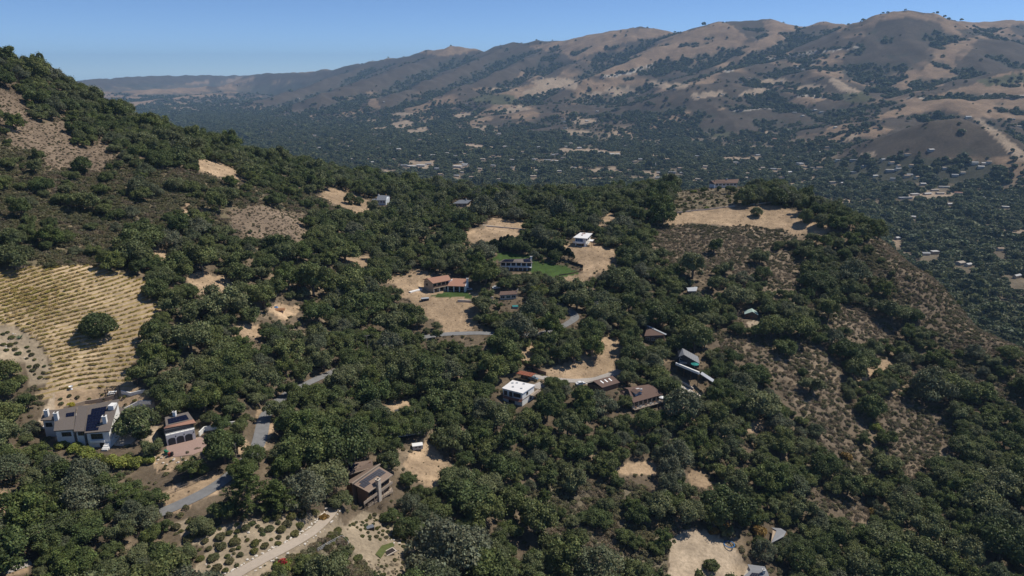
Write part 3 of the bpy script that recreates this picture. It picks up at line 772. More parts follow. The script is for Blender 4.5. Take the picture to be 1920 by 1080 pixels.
def ribbon(name, Q, width, material, lift=0.14, label=None):
    t = np.gradient(Q[:, :2], axis=0); t /= np.linalg.norm(t, axis=1)[:, None]
    n = np.stack([-t[:, 1], t[:, 0]], 1)
    rows = []
    for k, s in enumerate((-.5, -.17, .17, .5)):
        wv = width * s * (1 + 0.08 * vnoise(np.arange(len(Q)) * 0.35, np.full(len(Q), k * 7.7), 5)) if abs(s) == .5 else width * s
        p = Q[:, :2] + n * np.asarray(wv).reshape(-1, 1) if np.ndim(wv) else Q[:, :2] + n * wv
        z = ground(p[:, 0], p[:, 1]) + lift
        rows.append(np.column_stack([p, z]))
    V = np.stack(rows, 1); m = len(Q)
    I = np.arange(m * 4).reshape(m, 4)
    F = np.stack([I[:-1, :-1], I[:-1, 1:], I[1:, 1:], I[1:, :-1]], -1).reshape(-1, 4)
    o = link(name, mesh_np(name, V.reshape(-1, 3), F, material, smooth=True)); tag(o, kind='structure')
    if o.data.polygons[0].normal.z < 0: o.data.flip_normals()
    return o
M['asphalt'] = mat('asphalt', (.20, .20, .20), 0.9, 0.2, 0.5, 0.0)
M['gravel'] = mat('gravel', (.36, .33, .30), 0.95, 0.16, 1.5)
M['pathdirt'] = mat('path_dirt', (.42, .355, .285), 0.95, 0.12, 1.0)
ribbon('road', ROADS['main'], 4.4, M['asphalt'])
ribbon('road', ROADS['upper'], 4.6, M['asphalt'])
ribbon('driveway', ROADS['drive'], 4.5, M['gravel'])
ribbon('path', ROADS['path'], 3.4, M['pathdirt'])
ribbon('path', ROADS['farpath'], 2.6, M['pathdirt'])
ribbon('path', ROADS['low'], 3.6, M['gravel'])
# ------------------------------------------------------------------ plant shapes
def clump_mesh(name, seed, n, leaf, lobes, material, spread=0.6, flat=0.72, lift=0.7, rad=(0.30, 0.50), up=0.2, core=0.0, tvar=0.28, lean=0.0, aspect=1.0, jit=(0.75, 1.1), spray=0.0):
    """leaf-sized faces over the lobes of a crown of radius about 1; each lobe keeps its own leaf tone"""
    g = np.random.default_rng(seed)
    d = g.normal(size=(lobes, 3)); d[:, 2] = np.abs(d[:, 2]) * 0.9 - up; d /= np.linalg.norm(d, axis=1)[:, None]
    c = d * (spread * g.uniform(jit[0], jit[1], lobes))[:, None]
    c[0] = (0, 0, 0.1); c[:, 2] = c[:, 2] * flat; c[:, 0] += lean * c[:, 2]
    r = g.uniform(rad[0], rad[1], lobes); r[0] = rad[1] * 1.15
    tone = 1 + tvar * g.uniform(-1, 1, lobes)
    k = int(n * 2.2)
    w = r ** 2; li = g.choice(lobes, k, p=w / w.sum())
    dr = g.normal(size=(k, 3)); dr /= np.linalg.norm(dr, axis=1)[:, None]
    dr[:, 2] = np.where(dr[:, 2] < -0.45, -dr[:, 2], dr[:, 2])
    # crinkle: little sprays standing out of the lobe
    bumps = np.sin(dr[:, 0] * 7 + li * 3.1) * np.sin(dr[:, 1] * 7 + li * 1.7) * np.sin(dr[:, 2] * 6 + li)
    p = c[li] + dr * (r[li] * (0.86 + 0.16 * bumps + 0.16 * g.random(k) ** 2))[:, None] * np.array([1, 1, 0.88])
    far_ = g.random(k) < spray; p = p + dr * (far_ * g.uniform(0.02, 0.16, k))[:, None]
    dd = np.linalg.norm((p[:, None] - c[None]) / r[None, :, None], axis=2)
    dd[np.arange(k), li] = 9
    keep = dd.min(1) > 0.74
    p, dr, li = p[keep][:n], dr[keep][:n], li[keep][:n]
    m = len(p)
    nv = dr * 0.75 + g.normal(size=(m, 3)) * 0.6; nv[:, 2] += 0.25
    nv /= np.linalg.norm(nv, axis=1)[:, None]
    a = np.cross(nv, g.normal(size=(m, 3))); a /= np.linalg.norm(a, axis=1)[:, None]
    b = np.cross(nv, a)
    s = leaf * g.uniform(0.6, 1.5, m)[:, None]
    V = np.stack([p - a * s - b * s * 0.5 * aspect, p + a * s * 0.2 - b * s * aspect, p + a * s + b * s * 0.4 * aspect, p - a * s * 0.3 + b * s * aspect], 1)
    V[:, :, 2] += lift
    V[:, :, 2] = np.maximum(V[:, :, 2], 0.02)
    t = (tone[li] * g.uniform(0.72, 1.28, m))[:, None] * np.array([1, 1, 1]) * (1 + 0.12 * g.uniform(-1, 1, (m, 1)) * np.array([1, 0.1, -0.6]))
    F = np.arange(4 * m).reshape(m, 4)
    return mesh_np(name, V.reshape(-1, 3), F, material, np.repeat(t, 4, 0))

def tubes(name, segs, material, sides=6):
    """joined tapered limbs: (p0, p1, r0, r1)"""
    V, F = [], []
    for p0, p1, r0, r1 in segs:
        p0 = Vector(p0); p1 = Vector(p1); ax = (p1 - p0).normalized()
        u = ax.orthogonal().normalized(); v = ax.cross(u); o = len(V)
        for p, r in ((p0, r0), (p1, r1)):
            for k in range(sides):
                a = 2 * math.pi * k / sides
                V.append(tuple(p + u * (r * math.cos(a)) + v * (r * math.sin(a))))
        for k in range(sides):
            F.append((o + k, o + (k + 1) % sides, o + sides + (k + 1) % sides, o + sides + k))
    return mesh_np(name, V, F, material)

def oak_trunk(name, seed):
    g = random.Random(seed); S = []
    b = Vector((g.uniform(-.05, .05), g.uniform(-.05, .05), 0.36))
    S.append(((0, 0, -0.25), b, 0.085, 0.065))
    for k in range(5):
        a = 2 * math.pi * (k / 5 + g.uniform(-.06, .06)); r = g.uniform(.3, .5)
        m = b + Vector((math.cos(a) * r * .5, math.sin(a) * r * .5, g.uniform(.16, .3)))
        e = m + Vector((math.cos(a) * r * .6, math.sin(a) * r * .6, g.uniform(.1, .35)))
        S.append((b, m, 0.045, 0.03)); S.append((m, e, 0.03, 0.012))
    return tubes(name, S, M['bark'], 5)

OAK = []
for k in range(10):
    m_ = M['greyoak'] if k in (3,) else M['greenoak'] if k in (5,) else M['oak']
    tall = (0.62, 0.85, 1.0, 0.70, 0.58, 0.92, 0.66, 0.74, 1.05, 0.60)[k]
    OAK.append(clump_mesh('oak_crown', 100 + k, 6500 if k == 3 else 9200, 0.033, 20 + 5 * (k % 4), m_, spread=0.74, flat=tall, rad=(0.13, 0.30 + 0.05 * (k % 4)), lift=0.56 + 0.12 * (tall > .8), lean=0.2 * (k % 3 - 1), tvar=0.36, jit=(0.45, 1.22), spray=0.10))
OAK.append(clump_mesh('oak_crown', 131, 9200, 0.036, 26, M['oak'], spread=0.60, flat=0.86, rad=(0.22, 0.42), lift=0.60, tvar=0.30, jit=(0.78, 1.05), spray=0.08))
OAKT = [oak_trunk('oak_trunk', 5 + k) for k in range(11)]
VALLEYT = [clump_mesh('valley_crown', 300 + k, 220, 0.16, 8, M['valley'], spread=0.5, flat=0.9, rad=(0.35, 0.52), lift=0.55) for k in range(3)]
BUSH = [clump_mesh('bush', 400 + k, 420, 0.10, 7, M['brush'], spread=0.6, flat=0.5, rad=(0.3, 0.5), lift=0.22, aspect=0.7) for k in range(3)]
DRYBUSH = [clump_mesh('dry_bush', 440 + k, 300, 0.10, 8, M['dry'], spread=0.65, flat=0.45, rad=(0.25, 0.45), lift=0.2, aspect=0.35) for k in range(3)]
GBUSH = [clump_mesh('garden_bush', 470 + k, 650, 0.085, 6, M['garden'], spread=0.45, flat=0.55, rad=(0.42, 0.58), lift=0.25) for k in range(3)]

# ------------------------------------------------------------------ scattering on the ground
rng = np.random.default_rng(11)
def dart(cx, cy, rad, taken=None, cell=6.0):
    """keep points whose discs do not crowd each other (in the order given)"""
    g = {}
    if taken is not None:
        for x, y, r in taken:
            g.setdefault((int(x // cell), int(y // cell)), []).append((x, y, r))
    keep = []
    for i in range(len(cx)):
        x, y, r = cx[i], cy[i], rad[i]; a, b = int(x // cell), int(y // cell); ok = True
        for p in range(a - 3, a + 4):
            for q in range(b - 3, b + 4):
                for (X, Y, R_) in g.get((p, q), ()):
                    if (x - X) ** 2 + (y - Y) ** 2 < (0.55 * (r + R_)) ** 2: ok = False; break
                if not ok: break
            if not ok: break
        if ok:
            g.setdefault((a, b), []).append((x, y, r)); keep.append(i)
    return np.array(keep, int)

def wedge(n, r0, r1, half=50):
    r = np.sqrt(rng.uniform(r0 * r0, r1 * r1, n)); a = np.radians(rng.uniform(-half, half, n))
    return r * np.sin(a), r * np.cos(a)

def near_class(x, y, z):
    px, py = pix(x, y, z)
    return outside(look(NEARMAP, np.clip(px, -39, 1958), np.clip(py, 0, 1158)), px, py), px, py

def crown_ok(x, y, z, r, h):
    """the crown must stand clear of the open ground and the houses seen in the photo"""
    ok = np.ones(len(x), bool)
    for k, (sx, hz) in enumerate([(0, 0.5 * h), (-0.62 * r, 0.45 * h), (0.62 * r, 0.45 * h), (0, 0.85 * h), (0, 0.12 * h), (-0.45 * r, 0.75 * h), (0.45 * r, 0.75 * h), (-0.9 * r, 0.55 * h), (0.9 * r, 0.55 * h), (-0.5 * r, 0.98 * h), (0.5 * r, 0.98 * h), (0, 1.02 * h)]):
        px, py = pix(x + sx, y, z + hz)
        qx, qy = px, py; px = np.clip(px, -39, 1958); py = np.clip(py, 0, 1158)
        c = outside(look(NEARMAP, px, py), qx, qy)
        if k in (0, 3, 4): ok &= ~np.isin(c, [BARE, VINE, LAWN, PALE, GARDEN, ORCH])
        if k in (0, 1, 3, 4, 6):
            ok &= ~((c == DRYB) & (HASH > 0.12)) & ~((c == ROCKY) & (HASH > 0.16))
        ok &= look(CLEARMAP, px, py) == 0
    return ok

n = 100000
tx, ty = wedge(n, 75, 860)
tr = np.clip(rng.lognormal(math.log(5.1), 0.42, n), 1.9, 10.0)
tz = ground(tx, ty)
HASH = rng.random(n)
cls, tpx, tpy = near_class(tx, ty, tz)
dens = np.select([cls == WOOD, cls == DRYB, cls == GREENB, cls == MIXB, cls == ROCKY], [1.0, 0.03, 0.06, 0.12, 0.04], 0.0)
# clumps and thin places inside the wood
thin = fbm(tx / 45, ty / 45, 3, 123)
dens = np.where((cls == WOOD) & (thin < -0.33), 0.35, dens)
ok = (HASH < dens)
rr_ = np.hypot(tx, ty)
# the ridge spur on the right and the slope above the vineyard carry smaller, lower growth
tr = np.where(cls == GREENB, tr * 0.7, np.where(np.isin(cls, [DRYB, MIXB, ROCKY]), tr * 0.62, tr))
th = tr * 1.28
inview = (rr_ < 1000)
HASH = rng.random(n)
ok &= crown_ok(tx, ty, tz, tr, th)
for q, wdt in ((ROADS['main'], 3.4), (ROADS['upper'], 3.4), (ROADS['drive'], 2.8), (ROADS['path'], 3.0)):
    for p in q[::2]:
        ok &= np.hypot(tx - p[0], ty - p[1]) > wdt
for _n, p in PADS.items():
    ok &= np.hypot(tx - PADC[_n][0], ty - PADC[_n][1]) > PADR[_n] + 0.55 * tr
sel = np.where(ok)[0]
# trees the photo singles out: (crown px, crown py, radius m)
SINGLES = [(187, 618, 5.6), (294, 548, 4.6), (82, 178, 3.4), (150, 260, 3.6), (155, 318, 4.2), (257, 487, 6.0), (338, 500, 5.4), (657, 378, 4.0), (673, 380, 3.6),
           (1333, 1062, 2.3), (262, 800, 5.6), (380, 990, 2.6), (1395, 376, 7.0), (1418, 400, 4.0), (1456, 376, 7.0), (1510, 412, 4.6), (1540, 420, 5.0), (1505, 700, 2.2), (1593, 745, 2.4), (1715, 595, 4.2),
           (1630, 770, 5.6), (730, 470, 6.5), (1190, 250, 0)]
SINGLES = [s for s in SINGLES if s[2]]
sx, sy, sr = [], [], []
for px, py, r in SINGLES:
    # step the crown's height back down to its foot
    p = hit(px, py)[0]
    for _ in range(6):
        qx, qy = pix(p[0], p[1], p[2] + r * 0.55)
        p = hit(px, py + (py - qy) if _ == 0 else _lastpy + (py - qy))[0]
        _lastpy = pix(*p)[1]
    sx.append(p[0]); sy.append(p[1]); sr.append(r)
order = np.concatenate([np.full(len(sx), -1), sel])
ax_ = np.concatenate([sx, tx[sel]]); ay_ = np.concatenate([sy, ty[sel]]); ar_ = np.concatenate([sr, tr[sel]])
ar_[:len(sx)] *= 1.3
FORCED = [(742, 812, 5.5), (722, 800, 5.0), (764, 806, 4.6), (792, 800, 5.0), (735, 785, 4.5), (762, 776, 4.2), (1370, 348, 5.0), (1400, 352, 6.0), (1425, 350, 6.5), (1450, 352, 6.0), (1348, 350, 2.6), (1320, 352, 3.4), (445, 838, 4.2), (415, 960, 4.0), (700, 690, 5.5), (660, 700, 6.0), (1320, 700, 3.4), (1215, 775, 4.0), (1172, 752, 4.2), (940, 508, 4.5), (918, 512, 4.0), (965, 520, 4.0), (1075, 658, 7.0), (1106, 648, 6.5), (1048, 664, 5.2), (1128, 662, 4.6), (640, 936, 3.8), (622, 930, 5.0), (906, 500, 4.0), (448, 886, 4.0), (432, 898, 3.0), (478, 858, 3.6), (466, 872, 3.6), (520, 775, 4.5), (560, 745, 4.5), (540, 730, 4.0)]
fp = hit([f[0] for f in FORCED], [f[1] + f[2] * 3.0 for f in FORCED])
nf_ = len(FORCED)
ax_ = np.concatenate([ax_[:len(sx)], fp[:, 0], ax_[len(sx):]]); ay_ = np.concatenate([ay_[:len(sx)], fp[:, 1], ay_[len(sx):]]); ar_ = np.concatenate([ar_[:len(sx)], [f[2] for f in FORCED], ar_[len(sx):]])
kp = dart(ax_, ay_, ar_)
TX, TY, TR = ax_[kp], ay_[kp], ar_[kp]
TZ = ground(TX, TY)
NS = len(sx)
_d = np.sqrt(TX ** 2 + TY ** 2 + (TZ - CAM_Z) ** 2)
_px, _py = pix(TX, TY, TZ + TR * 0.6)
vis = (_px > -10) & (_px < 1930) & (_py > 60) & (_py < 1090)
size = np.where(vis, TR / _d, 0)
size[kp < NS] += 9
top = np.argsort(-size)[:298]
rest = np.setdiff1d(np.arange(len(TX)), top)
print('oaks', len(TX), 'in view', int(vis.sum()))

LM = {}   # landmarks for the labels, filled by name -> pixel
for nme, (px, py) in {
    'the big white estate house': (160, 815), 'the white three-arched garage': (340, 830), 'the brown shed-roofed house': (690, 940),
    'the white flat-roofed house': (972, 757), 'the garage with three skylights': (1130, 725), 'the brown dormer house': (1205, 770),
    'the dark gabled house': (1297, 715), 'the green-roofed cabin': (1407, 602), 'the terracotta-roofed villa': (835, 565),
    'the house on the green lawn': (975, 512), 'the white box house': (1090, 464), 'the lone oak in the vineyard': (187, 640),
    'the pale dirt lot': (1320, 1030), 'the dry trailer clearing': (810, 870), 'the grey-roofed cottage near the ridge': (712, 386),
    'the walled house on the far knoll': (1360, 355), 'the curving garden path': (530, 1030), 'the roadside bend': (380, 925), 'the red-brown roof in the wood': (1222, 632),
    'the brown brushy slope at right': (1640, 820), 'the bare patch on the hilltop': (100, 260), 'the rim of the right-hand spur': (1750, 570)}.items():
    p = hit(px, py)[0]; LM[nme] = p
ORD = ['nearest', 'second nearest', 'third nearest', 'fourth nearest', 'fifth nearest', 'sixth nearest', 'seventh nearest', 'eighth nearest', 'ninth nearest', 'tenth nearest',
       'eleventh nearest', 'twelfth nearest', 'thirteenth nearest', 'fourteenth nearest', 'fifteenth nearest', 'sixteenth nearest', 'seventeenth nearest', 'eighteenth nearest', 'nineteenth nearest', 'twentieth nearest']
for w_ in ('twenty', 'thirty', 'forty', 'fifty', 'sixty'):
    if w_ != 'twenty': ORD.append(w_[:-1] + 'ieth nearest')
    ORD += [w_ + '-' + o for o in ('first nearest', 'second nearest', 'third nearest', 'fourth nearest', 'fifth nearest', 'sixth nearest', 'seventh nearest', 'eighth nearest', 'ninth nearest')]
def place_labels(P, what):
    """P: rows (x, y); what: the describing words of each. -> labels by rank round the nearest landmark"""
    names = list(LM); L = np.array([LM[k][:2] for k in names])
    D = np.hypot(P[:, None, 0] - L[None, :, 0], P[:, None, 1] - L[None, :, 1])
    b = D.argmin(1); dist = D.min(1)
    out = [None] * len(P); groups = {}
    for i in range(len(P)):
        dx, dy = P[i] - L[b[i]]
        s = ('left of' if dx < 0 else 'right of') if abs(dx) > abs(dy) else ('behind' if dy > 0 else 'in front of')
        groups.setdefault((b[i], s, what[i]), []).append(i)
    for (l, s, w_), ids in groups.items():
        ids.sort(key=lambda i: dist[i])
        for k, i in enumerate(ids):
            out[i] = f"{w_}, {ORD[min(k, len(ORD) - 1)]} {s} {names[l]}"
    return out

oakvar = rng.integers(0, 10, len(TX)); oakvar[kp < len(sx)] = 10; oakrot = rng.uniform(0, 2 * math.pi, len(TX)); oakh = rng.uniform(0.85, 1.2, len(TX)) * np.where(TR > 4.6, 1.05, 1.0)
TONE = ['dark green'] * 11; TONE[3] = 'grey-green'; TONE[5] = 'fresh green'
what = [('broad ' if TR[i] > 5.2 else 'middling ' if TR[i] > 3.8 else 'small ') + TONE[oakvar[i]] + ' oak' for i in top]
labs = place_labels(np.stack([TX[top], TY[top]], 1), what)
SINGLE_LAB = {0: 'dark round oak standing alone in the middle of the vineyard', 1: 'round oak at the upper right corner of the vineyard rows', 5: 'wide oak on the top edge of the vineyard', 6: 'wide oak just beyond the vineyard corner', 7: 'left one of two small oaks in the ridge clearing', 8: 'right one of two small oaks in the ridge clearing', 9: 'small bush-like oak alone on the pale dirt lot', 10: 'broad oak between the white estate house and arched garage', 11: 'small dense oak on the dry bank above the garden path',
              12: 'tall dark oak against the garden wall of the far knoll', 13: 'small round oak below the garden wall of the far knoll', 14: 'wide oak at the right end of the far knoll clearing'}
OAKS = []
for k, i in enumerate(top):
    root = link('oak_tree', None, None, (TX[i], TY[i], TZ[i]))
    s = TR[i]; v = oakvar[i]
    root.rotation_euler.z = oakrot[i]; root.scale = (s, s, s * oakh[i])
    link('crown', OAK[v], root); link('trunk', OAKT[v], root)
    tag(root, SINGLE_LAB.get(int(kp[i]), labs[k]), 'oak tree', 'oaks of the near hillside')
    OAKS.append(root)
CROWN_SRC = {}; TRUNK_SRC = {}
for o in OAKS:
    c = [x for x in o.children if x.name.startswith('crown')][0]; t = [x for x in o.children if x.name.startswith('trunk')][0]
    CROWN_SRC.setdefault(c.data.name, c); TRUNK_SRC.setdefault(c.data.name, t)

def instance_stuff(name, pts, scl, rotz, idx, source_sets, label, cat):
    """one object: a point cloud whose points carry copies of plants already standing in the scene"""
    me = bpy.data.meshes.new(name)
    pts = np.asarray(pts, np.float32)
    me.vertices.add(len(pts)); me.vertices.foreach_set('co', pts.ravel())
    a = me.attributes.new('scl', 'FLOAT_VECTOR', 'POINT'); a.data.foreach_set('vector', np.asarray(scl, np.float32).ravel())
    rv = np.zeros((len(pts), 3), np.float32); rv[:, 2] = rotz
    a = me.attributes.new('rot', 'FLOAT_VECTOR', 'POINT'); a.data.foreach_set('vector', rv.ravel())
    a = me.attributes.new('pick', 'INT', 'POINT'); a.data.foreach_set('value', np.asarray(idx, np.int32))
    o = link(name, me); tag(o, label, cat, kind='stuff')
    ng = bpy.data.node_groups.new(name, 'GeometryNodeTree')
    ng.interface.new_socket('Geometry', in_out='INPUT', socket_type='NodeSocketGeometry')
    ng.interface.new_socket('Geometry', in_out='OUTPUT', socket_type='NodeSocketGeometry')
    gi = ng.nodes.new('NodeGroupInput'); go = ng.nodes.new('NodeGroupOutput'); fin = ng.nodes.new('GeometryNodeJoinGeometry')
    def attr(nm, ty):
        q = ng.nodes.new('GeometryNodeInputNamedAttribute'); q.data_type = ty; q.inputs[0].default_value = nm; return q.outputs[0]
    sc, ro, pk = attr('scl', 'FLOAT_VECTOR'), attr('rot', 'FLOAT_VECTOR'), attr('pick', 'INT')
    e2r = ng.nodes.new('FunctionNodeEulerToRotation'); ng.links.new(ro, e2r.inputs[0])
    for srcs in source_sets:
        jn = ng.nodes.new('GeometryNodeJoinGeometry')
        for s in srcs:
            oi = ng.nodes.new('GeometryNodeObjectInfo'); oi.transform_space = 'ORIGINAL'
            oi.inputs['Object'].default_value = s; oi.inputs['As Instance'].default_value = True
            ng.links.new(oi.outputs['Geometry'], jn.inputs[0])
        ip = ng.nodes.new('GeometryNodeInstanceOnPoints')
        ng.links.new(gi.outputs[0], ip.inputs['Points']); ng.links.new(jn.outputs[0], ip.inputs['Instance'])
        ip.inputs['Pick Instance'].default_value = True
        ng.links.new(pk, ip.inputs['Instance Index']); ng.links.new(e2r.outputs[0], ip.inputs['Rotation']); ng.links.new(sc, ip.inputs['Scale'])
        ng.links.new(ip.outputs[0], fin.inputs[0])
    ng.links.new(fin.outputs[0], go.inputs[0])
    md = o.modifiers.new('plants', 'NODES'); md.node_group = ng
    return o
ks = list(CROWN_SRC)
instance_stuff('oak_woodland', np.stack([TX, TY, TZ], 1)[rest], np.stack([TR, TR, TR * oakh], 1)[rest], oakrot[rest], oakvar[rest],
               [[CROWN_SRC[k] for k in ks], [TRUNK_SRC[k] for k in ks]], 'dense dark oak woodland covering the ridges and canyon', 'woodland')

# ------------------------------------------------------------------ scrub between the oaks
n = 255000
bx, by = wedge(n, 80, 760)
bz = ground(bx, by)
cl, bqx, bqy = near_class(bx, by, bz)
cl = look(NEARMAP, np.clip(bqx + 8 * fbm(bx / 7, by / 7, 2, 5), -39, 1958), np.clip(bqy + 5 * fbm(bx / 7, by / 7, 2, 8), 0, 1158))
cl = outside(cl, bqx, bqy)
cover = fbm(bx / 22, by / 22, 3, 201)
h = rng.random(n)
# even thickness over the ground: keep so that about one bush stands per few square metres
area_d = np.select([cl == GREENB, cl == DRYB, cl == WOOD, cl == BARE, cl == GARDEN, cl == MIXB, cl == ORCH, cl == ROCKY], [0.85, 0.85, 0.26, 0.13, 0.05, 0.85, 0.22, 0.62], 0.0)
area_d = np.where(cl == GREENB, area_d * np.where(cover > -0.35, 1, 0.35), area_d)
keep = h < area_d
for q, wdt in ((ROADS['main'], 3.6), (ROADS['upper'], 3.6), (ROADS['drive'], 3.0), (ROADS['path'], 2.5)):
    for p in q[::2]:
        keep &= np.hypot(bx - p[0], by - p[1]) > wdt
for _n, p in PADS.items():
    keep &= np.hypot(bx - PADC[_n][0], by - PADC[_n][1]) > PADR[_n]
bx, by, bz, cl, cover, h = [a[keep] for a in (bx, by, bz, cl, cover, h)]
dryp = np.select([cl == DRYB, cl == GREENB, cl == WOOD, cl == MIXB], [0.58, 0.30, 0.35, 0.36], 0.72)
dryp = np.clip(dryp + 0.9 * fbm(bx / 16, by / 16, 3, 207), 0.02, 0.98)
isdry = rng.random(len(bx)) < dryp
bs = np.where(cl == GREENB, rng.uniform(0.9, 2.3, len(bx)), np.where(cl == DRYB, rng.uniform(0.6, 1.5, len(bx)), np.where(cl == MIXB, rng.uniform(0.8, 2.0, len(bx)), rng.uniform(0.5, 1.3, len(bx)))))
bs = np.where(np.isin(cl, [BARE, GARDEN]), rng.uniform(0.15, 0.5, len(bx)), np.where(cl == ROCKY, rng.uniform(0.3, 0.95, len(bx)), bs))
brot = rng.uniform(0, 6.28, len(bx)); bpick = rng.integers(0, 3, len(bx))
print('scrub', len(bx))
# a few bushes that stand out singly, which the scrub copies
BUSH_AT = [(1300, 455, 2.0, 'dark green bush in the brown scrub below the far knoll'), (1290, 440, 1.6, 'small green bush high in the brown scrub below the knoll'), (640, 400, 1.7, 'green bush under the ridge clearing')]
BSRC = []
for k, (px, py, r, lb) in enumerate(BUSH_AT):
    p = hit(px, py)[0]; o = link('bush', BUSH[k], None, p); o.scale = (r, r, r); tag(o, lb, 'bush', 'single bushes in the scrub'); BSRC.append(o)
DRY_AT = [(1650, 800, 1.5, 'pale dry bush on the brown brushy slope at right'), (1745, 545, 1.5, 'dry bush on the bare flank of the right-hand spur'), (500, 430, 1.5, 'dry grey bush on the purple-brown hillside patch')]
DSRC = []
for k, (px, py, r, lb) in enumerate(DRY_AT):
    p = hit(px, py)[0]; o = link('dry_bush', DRYBUSH[k], None, p); o.scale = (r, r, r); tag(o, lb, 'dry bush', 'single dry bushes'); DSRC.append(o)
P3 = np.stack([bx, by, bz], 1); S3 = np.stack([bs, bs, bs * rng.uniform(0.7, 1.1, len(bs))], 1)
instance_stuff('green_scrub', P3[~isdry], S3[~isdry], brot[~isdry], bpick[~isdry], [BSRC], 'olive green chaparral scrub covering the slopes', 'scrub')
instance_stuff('dry_scrub', P3[isdry], S3[isdry], brot[isdry], bpick[isdry], [DSRC], 'brown and grey dry brush covering the slopes', 'scrub')

